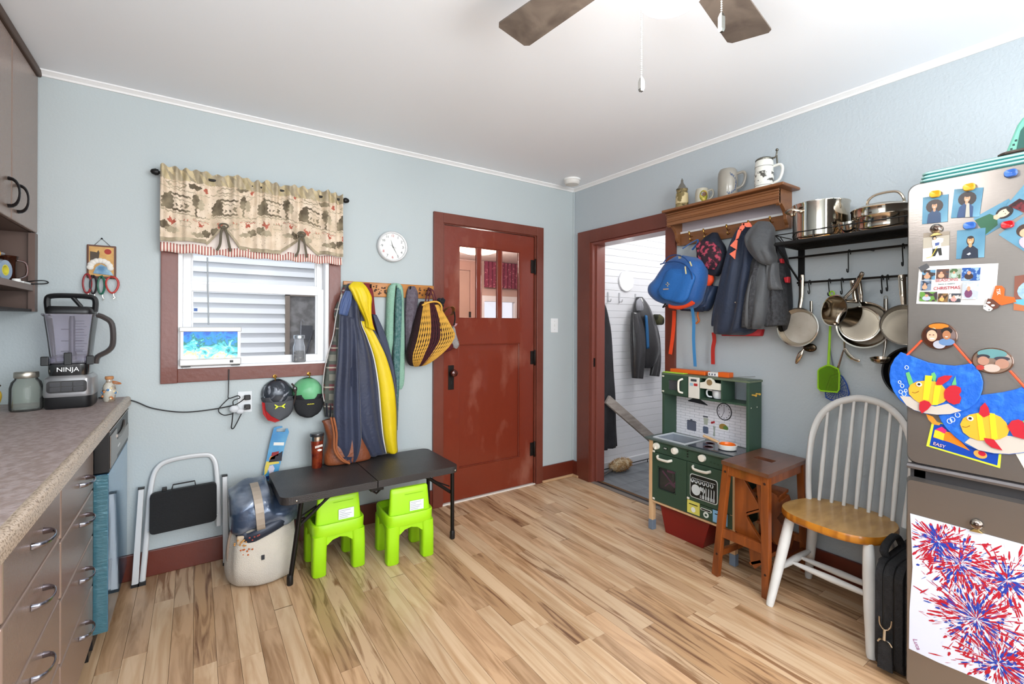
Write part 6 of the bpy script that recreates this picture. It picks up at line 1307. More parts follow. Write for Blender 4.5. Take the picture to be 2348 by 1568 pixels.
obj('slot_dark', MB().prism(rrect(1.404, 1.464, .239, .247, .004), FR, .3042, .3048), BLACKP, gs); obj('bin_ring', MB().prism(ell(1.434, .217, .016, .016, 18), FR, .302, .304), mat('#e3e8e3', .5), gs); obj('bin_arrows', MB().prism(ell(1.434, .217, .009, .008, 5), FR, .304, .3046), PG, gs)
for u_, z_ in ((1.08, .49), (1.08, .2), (1.322, .277)): obj('door_hinge_cap', MB().box(-.306, -.302, -u_-.008, -u_+.008, z_-.006, z_+.006), IVO, pk, bevel=.002)
# pink toys inside the oven
mb = MB(); mb.tube([FR(1.11, .26, .37), FR(1.17, .25, .31), FR(1.235, .26, .28)], .005, 6); mb.tube([FR(1.19, .25, .31), FR(1.235, .25, .38)], .005, 6); mb.tube([FR(1.15, .26, .38), FR(1.235, .26, .385)], .010, 6); mb.tube([FR(1.13, .26, .28), FR(1.16, .26, .31), FR(1.2, .26, .29)], .0035, 6)
obj('pink_doll_chair', mb, mat('#d45ea0', .5), smooth=True, label='pink plastic toy frame stored behind the play oven window', cat='toy', kind=None)
mb = MB(); mb.sphere((-.17, -1.17, .34), (.05, .045, .07)); mb.sphere((-.14, -1.13, .28), (.05, .04, .05)); obj('toy_pouch', mb, mat('#3c5a4c', .7), label='small teal cloth toy inside the play oven', cat='toy', smooth=True)
# counter with sink and hob
CTR = mat('#56635f', .35, .2)
mb = MB()
for x0, x1, u0, u1 in ((-.318, -.292, 1.018, 1.60), (-.292, -.10, 1.018, 1.07), (-.10, -.05, 1.018, 1.60), (-.292, -.10, 1.29, 1.60)): bxu(x0, x1, u0, u1, .557, .571, mb)
obj('counter', mb, CTR, pk, bevel=.003)
mb = MB(); ri = [(-.292, 1.07), (-.10, 1.07), (-.10, 1.29), (-.292, 1.29)]
mb.rings([[(x, -u, .573) for x, u in ri], [(x+(.012 if x < -.2 else -.012), -(u+(.012 if u < 1.2 else -.012)), .53) for x, u in ri]], cap=False); n_ = len(mb.v); mb.add([(x+(.012 if x < -.2 else -.012), -(u+(.012 if u < 1.2 else -.012)), .53) for x, u in ri], [(0, 1, 2, 3)])
obj('sink_basin', mb, mat('#8d939c', .3, .4), pk, solid=.003)
obj('sink_rim', MB().tube([(x, -u, .574) for x, u in ri], .006, 6, closed=True), mat('#c9cdd2', .3, .3), pk)
hb_ = obj('hob_plate', bxu(-.29, -.095, 1.31, 1.585, .571, .576), mat('#2c3440', .2, .2, coat=.5), pk, bevel=.002)
for x_, u_ in ((-.15, 1.36), (-.23, 1.40)): obj('hob_ring', MB().lathe([(.026, 0), (.026, .001), (.02, .001), (.02, 0)], (x_, -u_, .5762), n=24), mat('#5a2a2e', .4), hb_)
# upper unit
mb = MB(); bxu(-.18, -.05, 1.045, 1.062, .571, .83, mb); obj('side_panel', mb, PG, pk, bevel=.002)
obj('side_panel', bxu(-.18, -.05, 1.590, 1.606, .571, .968), PG, pk, bevel=.002)
mb = MB(); bxu(-.18, -.05, 1.045, 1.59, .829, .839, mb); obj('shelf_bottom', mb, PG, pk)
obj('shelf_top', bxu(-.182, -.045, 1.04, 1.61, .955, .966), mat('#5e6a55', .5), pk, bevel=.002)
obj('shelf_back', bxu(-.06, -.05, 1.045, 1.315, .839, .955), PG, pk); obj('shelf_back', bxu(-.06, -.05, 1.315, 1.425, .839, .955), PGD, pk)
for u_ in (1.237, 1.312, 1.447): obj('divider', bxu(-.178, -.05, u_-.004, u_+.004, .839, .955), PG, pk)
mw = obj('microwave_door', MB(), PG, pk) if 0 else None
mb = MB()
for (p, q, r, s) in ((1.048, 1.10, .836, .956), (1.185, 1.234, .836, .956), (1.10, 1.185, .836, .865), (1.10, 1.185, .925, .956)): bxu(-.19, -.18, p, q, r, s, mb)
mw = obj('microwave_door', mb, PG, pk)
obj('microwave_pane', bxu(-.186, -.184, 1.10, 1.185, .865, .925), glassm('#a9aab5', .1, .5), mw)
obj('handle', MB().tube(cr([FR(1.202, .19, .94), FR(1.19, .208, .93), FR(1.186, .21, .915), FR(1.186, .21, .88), FR(1.19, .208, .862), FR(1.202, .19, .855)], 4), .006, 8), IVO, mw, smooth=True)
for z_ in (.945, .85): obj('hinge_cap', MB().box(-.194, -.19, -1.068, -1.052, z_-.005, z_+.005), mat('#c9c8b8', .5), mw, bevel=.002)
wf = obj('toy_fridge_panel', bxu(-.188, -.178, 1.239, 1.310, .832, .957), mat('#d9d5cd', .45), pk, bevel=.002)
for u0, u1, z0, z1, c in ((1.256, 1.295, .932, .946, '#3e4046'), (1.250, 1.271, .905, .922, '#9ab8c8'), (1.277, 1.301, .906, .921, '#b02a2c')): obj('printed_patch', MB().prism(rrect(u0, u1, z0, z1, .002), FR, .188, .189), mat(c, .5), wf)
cm = obj('coffee_maker_top', MB().prism([(1.318, .898), (1.443, .898), (1.443, .935), (1.41, .938), (1.402, .952), (1.388, .962), (1.372, .962), (1.358, .952), (1.35, .938), (1.318, .93)], FR, .178, .19), mat('#dcd8cb', .45), pk)
obj('coffee_dial', MB().prism(ell(1.380, .937, .017, .017, 20), FR, .19, .193), mat('#8d7350', .5), cm)
jug = thing('toy_coffee_pot', 'white toy coffee pot with handle inside the play kitchen shelf', 'toy pot', (-.13, -1.40, .839))
obj('pot', MB().lathe([(.022, 0), (.03, .004), (.036, .02), (.038, .048), (.036, .05), (.002, .05)], (-.125, -1.40, .8395), n=24), mat('#dfe2e6', .3), jug, smooth=True)
obj('handle', MB().tube(cr([(-.14, -1.367, .885), (-.15, -1.345, .888), (-.152, -1.338, .87), (-.148, -1.345, .85), (-.14, -1.366, .848)], 4), .005, 7), mat('#dfe2e6', .3), jug, smooth=True)
for x_ in (-.15, -.11): obj('peg', MB().lathe([(.004, 0), (.004, .018), (.006, .02), (.006, .026), (.002, .027)], (x_, -1.606, .89+(.004 if x_ > -.12 else 0)), (-.2, -1, 0), 10), mat('#d0a64a', .5), pk, smooth=True)
for x_ in (-.16, -.10): obj('screw_cap', MB().sphere((x_, -1.607, .82), (.003, .002, .003), 8, 5), IVO, pk)
# printed splashback: real little brick relief with flat printed pictures
sb_ = obj('splashback', bxu(-.058, -.052, 1.062, 1.59, .571, .832), mat('#8c8a94', .5), pk)
mb = MB(); rr = 15; bh = (.829-.573)/rr
for r in range(rr):
    u = 1.064-(.0 if r % 2 else .033)
    while u < 1.588:
        a, b_ = max(u, 1.063), min(u+.064, 1.589)
        if b_-a > .004: bxu(-.0595, -.058, a, b_, .573+r*bh, .573+(r+1)*bh-.0014, mb)
        u += .066
obj('printed_bricks', mb, mat('#dedde4', .5), pk, kind='stuff')
def pr(name, pts, c, d=.0602): return obj(name, MB().prism(pts, FR, .0594, d), mat(c, .5), sb_)
pr('printed_hood', [(1.148, .79), (1.182, .808), (1.235, .808), (1.285, .782), (1.285, .778), (1.148, .786)], '#23252e')
pr('printed_clock_rim', ell(1.392, .757, .048, .052, 28), '#24252c'); pr('printed_clock_face', ell(1.392, .757, .042, .046, 28), '#cfcdd6', .0606)
for k in range(12): a = k*pi/6; pr('printed_numeral', ell(1.392+.034*cos(a), .757+.038*sin(a), .0022, .004, 6, a), '#2c2c34', .061)
pr('printed_clock_hand', [(1.391, .755), (1.393, .755), (1.393, .79), (1.391, .79)], '#222', .0612) if 0 else None
obj('printed_clock_hand', MB().prism([(1.391, .755), (1.3935, .755), (1.3925, .79), (1.391, .79)], FR, .061, .0614), mat('#24252c', .5), sb_); obj('printed_clock_hand', MB().prism([(1.391, .757), (1.393, .757), (1.379, .725), (1.377, .726)], FR, .061, .0614), mat('#24252c', .5), sb_)
pr('printed_pot', rrect(1.142, 1.207, .605, .66, .008), '#5c6070'); pr('printed_pot_lid', [(1.138, .66), (1.211, .66), (1.205, .667), (1.18, .67), (1.18, .676), (1.166, .676), (1.166, .67), (1.145, .667)], '#4d5160')
pr('printed_blender_base', rrect(1.254, 1.290, .605, .648, .008), '#566076'); pr('printed_blender_jar', [(1.262, .66), (1.284, .66), (1.29, .70), (1.257, .70)], '#a8ada0'); pr('printed_blender_lid', rrect(1.254, 1.287, .703, .712, .002), '#4c5058')
for k, (a, b_) in enumerate(((1.318, .68), (1.327, .684), (1.312, .678))): pr('printed_flower', ell(a, b_, .006, .007, 10), '#b8323a')
pr('printed_vase', [(1.32, .60), (1.335, .60), (1.333, .63), (1.337, .66), (1.321, .66), (1.325, .63)], '#9aa09a')
pr('printed_fruit', ell(1.386, .665, .026, .02, 16), '#9a7a3c'); pr('printed_greens', ell(1.402, .662, .016, .014, 12), '#5c7a3c', .0607); pr('printed_bowl', [(1.356, .652), (1.42, .652), (1.418, .645), (1.358, .645)], '#e6e4e4', .0609)
pr('printed_mitt', rrect(1.527, 1.556, .712, .752, .010), '#b5303e'); pr('printed_board', rrect(1.56, 1.586, .60, .675, .006), '#b07a4a')
# things on the play kitchen
t = thing('toy_frying_pan', 'white toy frying pan with wooden handle holding an orange dish on the play hob', 'toy pan', (-.20, -1.50, .576))
obj('pan_body', MB().lathe([(.04, 0), (.047, .004), (.052, .028), (.05, .03), (.045, .026), (.042, .008), (.002, .006)], (-.19, -1.49, .5765), n=32), mat('#dedcd8', .35), t, smooth=True)
obj('handle', MB().tube([(-.19, -1.44, .603), (-.185, -1.405, .608), (-.175, -1.335, .618)], [.007, .009, .0085], 10), BEI, t, smooth=True)
obj('toy_orange_dish', MB().lathe([(.03, 0), (.038, .004), (.042, .02), (.039, .022), (.034, .010), (.002, .008)], (-.188, -1.488, .586), n=28), mat('#e8701c', .3, coat=.3), smooth=True, label='glossy orange toy dish nested in the white toy frying pan', cat='toy dish')
a_ = [(0.961,0.977),(1.112,0.981),(1.112,0.956),(0.961,0.948)]
obj('orange_toy_box', bxu(-.13, -.07, 1.065, 1.31, .967, .99), mat('#e0621c', .45), label='long flat orange toy tray on top of the play kitchen', cat='toy tray', bevel=.003)
obj('green_toy_plate', bxu(-.17, -.06, 1.03, 1.19, .9665, .972) if 0 else MB().lathe([(.045, 0), (.06, .004), (.058, .006), (.002, .004)], (-.13, -1.10, .9665), n=24, sx=.8), mat('#a8d83a', .4), label='lime green toy plate at the left end of the play kitchen top', cat='toy plate', smooth=True) if 0 else None
obj('green_toy_plate', MB().box(-.178, -.135, -1.20, -1.045, .9665, .9715), mat('#a8d83a', .4), label='flat lime green toy board at the left front of the play kitchen top', cat='toy board', bevel=.002)
t = thing('toy_box', 'white and orange printed toy box on the play kitchen top', 'toy box', (-.1, -1.40, .967))
obj('white_half', bxu(-.13, -.08, 1.33, 1.395, .967, .99), mat('#e4e1dd', .5), t, bevel=.002); obj('orange_half', bxu(-.13, -.08, 1.395, 1.46, .967, .995), mat('#e0621c', .45), t, bevel=.002)
for k in range(3): obj('printed_letter', MB().prism(ell(1.34+k*.018, .978, .004, .006, 8), FR, .13, .1308), mat('#4a4a66', .5), t)
obj('toy_skewer', MB().tube([(-.10, -1.47, .970), (-.05, -1.57, .98)], .002, 6), mat('#7a7c7a', .4), label='thin grey toy skewer lying on the play kitchen top', cat='toy', smooth=True)
# red storage bin beneath
rb = thing('red_storage_bin', 'dark red plastic bin on the floor under the play kitchen', 'bin', (-.18, -1.27, 0))
def rct(x0, x1, u0, u1, z): return [(x0, -u0, z), (x1, -u0, z), (x1, -u1, z), (x0, -u1, z)]
mb = MB(); mb.rings([rct(-.26, -.09, 1.135, 1.385, 0), rct(-.275, -.075, 1.105, 1.44, .165), rct(-.27, -.08, 1.11, 1.435, .165), rct(-.255, -.095, 1.14, 1.38, .006)])
obj('tub', mb, mat('#7c1412', .35, coat=.2), rb, bevel=.004, seg=3)
obj('rim', MB().tube([Vector(p) for p in rct(-.277, -.073, 1.103, 1.442, .163)], .005, 6, closed=True), mat('#6e100f', .35), rb)
# ================================================================ WOODEN STEP STOOL
SW = mat('#8f4a1c', .35, col2='#6c3210', scale=5, st=(5, 5, .6), det=6, band=(.35, .7), dist=.8, coat=.3, bump=.05, bs=50)
SWT = mat('#6b4230', .35, col2='#543022', scale=4, st=(1, 5, 1), det=6, band=(.4, .7), coat=.35)
st_ = thing('step_stool', 'folded brown wooden library step stool with a hand slot in the seat', 'stool', (-.28, -1.74, 0))
TA, TB, TC, TD = Vector((-.482, -1.632, 0)), Vector((-.515, -1.878, 0)), Vector((-.10, -1.862, 0)), Vector((-.075, -1.622, 0))
cN = (TA+TB+TC+TD)/4
mb = MB()
def quadz(P, z0, z1, mb): return mb.rings([[p+Vector((0, 0, z)) for p in P] for z in (z0, z1)])
# seat with a real slot: four pieces around it
def lerp2(s, t): return TA*(1-s)*(1-t)+TD*s*(1-t)+TC*s*t+TB*(1-s)*t
s0, s1, t0, t1 = .46, .58, .28, .68
for (a, b_, c_, d_) in ((0, 1, 0, t0), (0, 1, t1, 1), (0, s0, t0, t1), (s1, 1, t0, t1)):
    quadz([lerp2(a, c_), lerp2(b_, c_), lerp2(b_, d_), lerp2(a, d_)], .578, .597, mb)
obj('seat', mb, SWT, st_, bevel=0)
obj('slot_shade', quadz([lerp2(s0, t0), lerp2(s1, t0), lerp2(s1, t1), lerp2(s0, t1)], .577, .579, MB()), BLACKP, st_)  # black sheet imitates the shade below the open slot
def beam(a, b_, w_, d_, mb=None, ax=(0, 1, 0)):
    a, b_ = Vector(a), Vector(b_); T_ = (b_-a).normalized(); U = Vector(ax); U = (U-T_*U.dot(T_)).normalized(); V = T_.cross(U)
    f = lambda p: [p+U*w_/2+V*d_/2, p-U*w_/2+V*d_/2, p-U*w_/2-V*d_/2, p+U*w_/2-V*d_/2]
    mb = mb or MB(); mb.hexa(f(a), f(b_)); return mb
yd = (TB-TA).normalized()
LEG = {}
for nm, top, bot in (('fl', (-.462, -1.652), (-.452, -1.588)), ('fr', (-.485, -1.852), (-.432, -1.852)), ('bl', (-.10, -1.64), (-.055, -1.62)), ('br', (-.12, -1.84), (-.04, -1.828))):
    if nm == 'fr': bot = (-.447, -1.838)
    LEG[nm] = (Vector((*top, .578)), Vector((*bot, 0)))
    l = obj('leg', beam(LEG[nm][0], LEG[nm][1], .036, .026, ax=yd), SW, st_, bevel=.002)
    for f in (.06, .80):
        p = LEG[nm][0].lerp(LEG[nm][1], f)
        if nm[0] == 'f': obj('screw_plug', MB().lathe([(.006, 0), (.005, .002)], p+Vector((-.0135, 0, 0)), (-1, 0, 0), 12), mat('#2c140a', .5), l)
def onleg(a, f): return LEG[a][0].lerp(LEG[a][1], f)
for a, b_, f, w_ in (('fl', 'fr', .045, .045), ('fl', 'fr', .60, .045), ('bl', 'br', .045, .045), ('bl', 'br', .7, .04)):
    obj('cross_rail', beam(onleg(a, f), onleg(b_, f), .02, w_, ax=(1, 0, 0)), SW, st_, bevel=.002)
for a, b_ in (('fl', 'bl'), ('fr', 'br')):
    obj('side_rail', beam(onleg(a, .045), onleg(b_, .045), .018, .04, ax=yd), SW, st_, bevel=.002)
    obj('side_rail', beam(onleg(a, .8), onleg(b_, .8), .018, .03, ax=yd), SW, st_, bevel=.002)
# folded steps inside: zigzag side boards and treads seen between the legs
yI = -1.672
for y_ in (-1.69, -1.825):
    def zz(P): return MB().rings([[(x, y_+d, z) for x, z in P] for d in (-.009, .009)])
    obj('step_side', zz([(-.44, .53), (-.40, .55), (-.18, .40), (-.215, .36)]), SW, st_, bevel=.002) if 0 else None
# board facing the room side: panel with sawtooth edge behind the front rails
P = [(1.668, .54), (1.70, .535), (1.80, .395), (1.735, .355), (1.728, .335), (1.828, .205), (1.76, .20), (1.668, .25)]
obj('sawtooth_board', MB().prism(P, FR, .405, .425), SW, st_, bevel=.002)
for (a, b_) in (((1.806, .398), (1.728, .352)), ((1.80, .15), (1.745, .115))):
    obj('step_tread', beam(FR(a[0], .34, a[1]), FR(b_[0], .34, b_[1]), .17, .016, ax=(1, 0, 0)), SW, st_, bevel=.002)
obj('lower_board', MB().prism([(1.735, .215), (1.80, .205), (1.815, .15), (1.77, .10), (1.75, .12)], FR, .405, .425), SW, st_, bevel=.002)
P = [(-.46, .52), (-.30, .44), (-.28, .40), (-.18, .42), (-.16, .39), (-.30, .33), (-.20, .24), (-.12, .20), (-.16, .13), (-.30, .20), (-.42, .30)]
obj('sawtooth_side', MB().rings([[(x, y, z) for x, z in P] for y in (-1.812, -1.794)]), SW, st_, bevel=.002)
for x0, z0, x1, z1 in ((-.28, .40, -.16, .425), (-.22, .235, -.10, .27)): obj('step_tread', MB().rings([[(x0, y, z0), (x1, y, z1), (x1, y, z1+.016), (x0, y, z0+.016)] for y in (-1.80, -1.67)]), SW, st_, bevel=.002)
# ================================================================ WINDSOR CHAIR
CW = mat('#dddcda', .4, col2='#d2d0cd', scale=6, bump=.06, bs=50)
BUT = mat('#bd9458', .35, col2='#a07840', scale=7, st=(1, 3, 1), det=7, band=(.4, .68), coat=.25)
BUTE = mat('#c27c22', .35, col2='#9c5c16', scale=3, st=(1, 8, 1), det=1, band=(.45, .55), coat=.3)
wc = thing('windsor_chair', 'white windsor chair with arched spindle back and worn butcher block seat', 'chair', (-.31, -2.07, 0))
SZ_ = .405
cx, cy = -.285, -2.075
def seatpt(a, sc=1, dz=0):
    ca, sa = cos(a), sin(a); hx = .205 if ca < 0 else .175
    r = .78
    x = hx*(1 if ca > 0 else -1)*abs(ca)**r; y = .208*(1 if sa > 0 else -1)*abs(sa)**r
    k = 1+.10*(-x/.2); q = radians(-6)
    X, Y = x*sc, y*k*sc*.97
    return (cx+X*cos(q)-Y*sin(q), cy+X*sin(q)+Y*cos(q), SZ_+dz)
A_ = [2*pi*k/56 for k in range(56)]
obj('seat', MB().rings([[seatpt(a, .93, -.008) for a in A_], [seatpt(a, .2, -.008) for a in A_]], cap=False).rings([[seatpt(a, .02, .022) for a in A_], [seatpt(a, .2, .022) for a in A_], [seatpt(a, .55, .021) for a in A_], [seatpt(a, .9, .027) for a in A_], [seatpt(a, .985, .028) for a in A_]]), BUT, wc, smooth=True)
obj('seat_edge', MB().rings([[seatpt(a, .93, -.008) for a in A_], [seatpt(a, .985, -.004) for a in A_], [seatpt(a, 1.0, .006) for a in A_], [seatpt(a, 1.0, .020) for a in A_], [seatpt(a, .985, .028) for a in A_]], cap=False), BUTE, wc, smooth=True, ang=60)
legs = {'fl': ((-.385, -1.915), (-.492, -1.873)), 'fr': ((-.43, -2.225), (-.512, -2.262)), 'bl': ((-.20, -1.935), (-.088, -1.862)), 'br': ((-.215, -2.205), (-.10, -2.275))}
LL = {}
for k_, (tp_, bt_) in legs.items():
    a, b_ = Vector((*tp_, SZ_)), Vector((*bt_, 0)); LL[k_] = (a, b_)
    obj('leg', MB().tube([a.lerp(b_, f) for f in (0, .1, .3, .6, .97, 1)], [.017, .0205, .0225, .021, .0165, .014], 14), CW, wc, smooth=True)
def lg_(k_, f): return LL[k_][0].lerp(LL[k_][1], f)
for a, b_, f in (('fl', 'bl', .60), ('fr', 'br', .60)): P0, P1 = lg_(a, f), lg_(b_, f); obj('side_stretcher', MB().tube([P0, P0.lerp(P1, .25), P0.lerp(P1, .5), P0.lerp(P1, .75), P1], [.009, .014, .017, .014, .009], 12), CW, wc, smooth=True)
for f in (.36, .62):
    P0, P1 = lg_('fl', .60).lerp(lg_('bl', .60), f), lg_('fr', .60).lerp(lg_('br', .60), f)
    obj('cross_stretcher', MB().tube([P0, P0.lerp(P1, .2), P0.lerp(P1, .5), P0.lerp(P1, .8), P1], [.007, .012, .015, .012, .007], 12), CW, wc, smooth=True)
# bow back leaning towards the wall
def bp(u, z): return Vector((-.150+.095*(z-.42)/.5-.14*((u-2.085)/.2)**2*.35, -u, z))
bow = [(1.905, .425), (1.897, .52), (1.893, .62), (1.899, .74), (1.925, .83), (1.975, .89), (2.045, .921), (2.10, .923), (2.17, .905), (2.235, .855), (2.272, .78), (2.285, .68), (2.283, .56), (2.275, .425)]
obj('bow', MB().tube([bp(*p) for p in cr(bow, 5)], .013, 10, flat=1.25, up=(0, 0, 1)), CW, wc, smooth=True)
zt = lambda u: .905-1.9*max(0, abs(u-2.085)-.03)**2*3.0
for ub, ut in ((1.943, 1.948), (1.99, 1.998), (2.037, 2.046), (2.085, 2.094), (2.133, 2.142), (2.18, 2.19), (2.226, 2.236)):
    top = max(b_ for a, b_ in cr(bow, 8) if abs(a-ut) < .02)-.004
    a, b_ = bp(ub, .425)+Vector((-.0, 0, 0)), bp(ut, top)
    obj('spindle', MB().tube([a, a.lerp(b_, .3), a.lerp(b_, .6), b_], [.0075, .0105, .0085, .0065], 10), CW, wc, smooth=True)
# ================================================================ BLACK BRIEFCASE
NY = mat('#1a1a1c', .75, col2='#242427', scale=60, bump=.6, bs=260)
t = thing('laptop_bag', 'black nylon laptop bag standing between chair and fridge', 'bag', (-.33, -2.325, 0))
mb = MB(); S_ = []
for u0, u1, ins in ((2.282, 2.286, .02), (2.286, 2.308, 0), (2.308, 2.313, .008), (2.313, 2.34, 0), (2.34, 2.345, .008), (2.345, 2.368, 0), (2.368, 2.38, .02)):
    P = rrect(.17+ins, .555-ins, .0+ins*.4, .39-ins, .05, 5); mb.rings([[(-a, -u, b_) for a, b_ in P] for u in (u0, u1)])
obj('body', mb, NY, t, bevel=.004)
for u in (2.3105, 2.3425): obj('zip', MB().tube([(-a, -u, b_) for a, b_ in rrect(.174, .551, .004, .386, .05, 5)], .0035, 6, closed=True), mat('#0f0f10', .5), t)
obj('handle', MB().tube(cr([(-.46, -2.30, .375), (-.48, -2.29, .41), (-.42, -2.285, .43), (-.33, -2.285, .43), (-.30, -2.30, .375)], 5), .009, 8, flat=1.6, up=(0, 1, 0)), NY, t, smooth=True)
obj('shoulder_strap', MB().rings([[(-0.575, -2.30-.0, .02), (-0.575, -2.345, .02), (-0.568, -2.345, .02), (-0.568, -2.30, .02)], [(-0.575, -2.305, .13), (-0.575, -2.34, .13), (-0.568, -2.34, .13), (-0.568, -2.305, .13)]]), NY, t)
mb = MB(); mb.tube(cr([(-0.570, -2.305, .205), (-0.574, -2.308, .18), (-0.576, -2.323, .165), (-0.574, -2.338, .18), (-0.570, -2.341, .205)], 5), .003, 7); mb.tube([(-0.576, -2.323, .17), (-0.580, -2.323, .13)], .0055, 8); mb.tube(cr([(-0.576, -2.302, .115), (-0.578, -2.31, .128), (-0.580, -2.323, .13), (-0.578, -2.336, .128), (-0.576, -2.344, .115)], 5), .003, 7)
obj('swivel_clip', mb, CHROME, t, smooth=True, kind=None)
obj('luggage_tag', MB().box(-.50, -.47, -2.29, -2.278, .36, .385), mat('#2a2a2c', .5), t, bevel=.003)
# ================================================================ FRIDGE
FS = mat('#8d8681', .3, .8, bump=.03, bs=400, bst=(1, .08, 1))
fr = thing('fridge', 'tall stainless fridge covered with photos, magnets and children art', 'fridge', (-.33, -2.8, 0))
FX = .62
Y0_, Y1_ = -2.385, -3.06
obj('cabinet', MB().box(-.555, -.03, Y1_+.005, Y0_-.005, .03, 1.752), mat('#6f6c6a', .4, .4), fr, bevel=.004)
def fdoor(name, z0, z1, r):
    P = rrect(2.39, 3.06, z0, z1, r, 6)
    mb = MB(); mb.rings([[FR(u, n, z) for u, z in P] for n in (.56, .60)]+[[FR(u+(.008 if u < 2.7 else -.008), .62, z+(-.008 if z > (z0+z1)/2 else .008)) for u, z in P]])
    return obj(name, mb, FS, fr, smooth=True, ang=35)
ud = fdoor('upper_door', .795, 1.752, .028); ld2 = fdoor('lower_door', .035, .748, .012)
obj('gap_panel', MB().box(-.60, -.557, -3.05, -2.40, .748, .795), mat('#3c3c3f', .4, .4), fr)
obj('door_lip', MB().tube([FR(2.395, .607, .787), FR(3.055, .607, .787)], .012, 8, flat=.9), mat('#6a6769', .35, .5), fr, smooth=True)
obj('hinge', MB().box(-.60, -.56, -2.44, -2.41, .75, .792), BLACKP, fr)
for y_ in (-2.45, -3.0): obj('foot', MB().box(-.56, -.50, y_-.02, y_+.02, 0, .03), BLACKP, fr)
N0 = .6215
QM = quadmap
def card(name, label, cat, corners, col, n0=N0, th=.0012, group=None, gloss=.35):
    cu = sum(p[0] for p in corners)/4; cz = sum(p[1] for p in corners)/4
    t = thing(name, label, cat, tuple(FR(cu, n0, min(p[1] for p in corners))), group)
    obj('paper', MB().prism(corners, FR, n0, n0+th), col if not isinstance(col, str) else mat(col, gloss), t)
    f = QM(corners); lay = [n0+th]
    def shape(nm, pts, c, dz=.0004, gloss_=gloss):
        P = [f(s, q) for s, q in pts]; obj(nm, MB().prism(P, FR, lay[0], lay[0]+dz), c if not isinstance(c, str) else mat(c, gloss_), t); lay[0] += dz*.6
    return t, shape
def el(cs, ct, rs, rt, n=16, a0=0, a1=2*pi): return ell(cs, ct, rs, rt, n, 0, a0, a1)
SKY = mat('#42748f', .4, col2='#6797ad', scale=9, det=2, band=(.35, .65))
def person(sh, hair, skin, top, cs=.5, ct=.38, s=1, hairs=(.26, .17), arms=True, body=None):
    sh('printed_hair', el(cs, ct+.02, hairs[0]*s, hairs[1]*s*1.05), hair)
    sh('printed_clothes', body or [(cs-.28*s, 1.0), (cs-.24*s, ct+.30*s), (cs-.08*s, ct+.17*s), (cs+.08*s, ct+.17*s), (cs+.25*s, ct+.30*s), (cs+.27*s, 1.0)], top)
    sh('printed_neck', [(cs-.05*s, ct+.08*s), (cs+.05*s, ct+.08*s), (cs+.05*s, ct+.2*s), (cs, ct+.23*s), (cs-.05*s, ct+.2*s)], skin)
    sh('printed_face', el(cs, ct, .105*s, .125*s), skin)
    sh('printed_fringe', el(cs, ct-.085*s, .1*s, .045*s), hair)
    for d in (-.04, .04): sh('printed_eye', el(cs+d*s, ct-.012*s, .014*s, .01*s, 8), '#2c2018')
    sh('printed_smile', [(cs-.04*s, ct+.05*s), (cs+.04*s, ct+.05*s), (cs+.02*s, ct+.072*s), (cs-.02*s, ct+.072*s)], '#f0e6de')
t, sh = card('school_photo', 'school photo of child with big curly hair hugging arms, top left', 'photo', [(2.436,1.697),(2.5,1.694),(2.498,1.605),(2.434,1.608)], SKY, group='photos on the fridge door')
person(sh, '#2a1b1a', '#b58868', '#1f3a5c', .48, .36, 1, (.34, .24))
t, sh = card('school_photo', 'school photo of child with curly hair and denim jacket over a grey top', 'photo', [(2.514,1.706),(2.581,1.696),(2.572,1.607),(2.506,1.615)], SKY, group='photos on the fridge door')
person(sh, '#251a1b', '#c09272', '#22406a', .5, .34, 1, (.32, .24)); sh('printed_shirt', [(.5, .52), (.6, .52), (.68, 1), (.52, 1)], '#a8a59a')
t, sh = card('hockey_photo', 'photo of a young hockey player in white jersey on ice', 'photo', [(2.438,1.577),(2.503,1.573),(2.502,1.48),(2.436,1.482)], '#a79f90', group='photos on the fridge door')
sh('printed_ice', [(0, .55), (1, .5), (1, 1), (0, 1)], '#d3cfd8'); sh('printed_boards', [(0, .0), (1, .0), (1, .12), (0, .16)], '#8d8172')
sh('printed_trousers', [(.38, .55), (.7, .53), (.74, .82), (.64, .83), (.58, .66), (.48, .84), (.36, .84)], '#23241f'); sh('printed_jersey', [(.34, .30), (.45, .22), (.62, .2), (.78, .24), (.76, .36), (.68, .4), (.7, .56), (.4, .58), (.36, .44)], '#e6e9f0')
sh('printed_helmet', el(.44, .2, .08, .075), '#2b2a28'); sh('printed_face', el(.45, .22, .05, .05), '#c9a183'); sh('printed_stick', [(.55, .5), (.58, .5), (.36, .86), (.14, .9), (.14, .88), (.34, .84)], '#c9b13a'); sh('printed_logo', [(.47, .38), (.64, .36), (.62, .46), (.48, .48)], '#3d4f86')
t, sh = card('school_photo', 'school photo of smiling boy with short hair in a navy sweatshirt', 'photo', [(2.521,1.572),(2.586,1.57),(2.583,1.479),(2.519,1.481)], SKY, group='photos on the fridge door')
person(sh, '#2a2323', '#c99468', '#1c2436', .5, .38, 1.1, (.13, .15)); sh('printed_logo', [(.38, .86), (.5, .80), (.54, .86), (.46, .9)], '#b9bcc6')
t, sh = card('school_photo', 'tilted school photo of girl with dark bob in green jumper', 'photo', [(2.635,1.649),(2.664,1.598),(2.587,1.546),(2.558,1.605)], SKY, n0=N0-.0012, group='photos on the fridge door')
f_ = lambda L: [(q, 1-s_) for s_, q in L]
sh('printed_jumper', [(.12, 1.0), (.2, .60), (.5, .50), (.85, .62), (.95, 1.0)], '#24573c'); sh('printed_hair', el(.5, .30, .28, .22), '#221c1d'); sh('printed_neck', [(.4, .42), (.6, .42), (.62, .56), (.5, .6), (.38, .56)], '#d3a68c'); sh('printed_face', el(.5, .32, .17, .16), '#dcb49c'); sh('printed_fringe', el(.5, .17, .18, .05), '#221c1d')
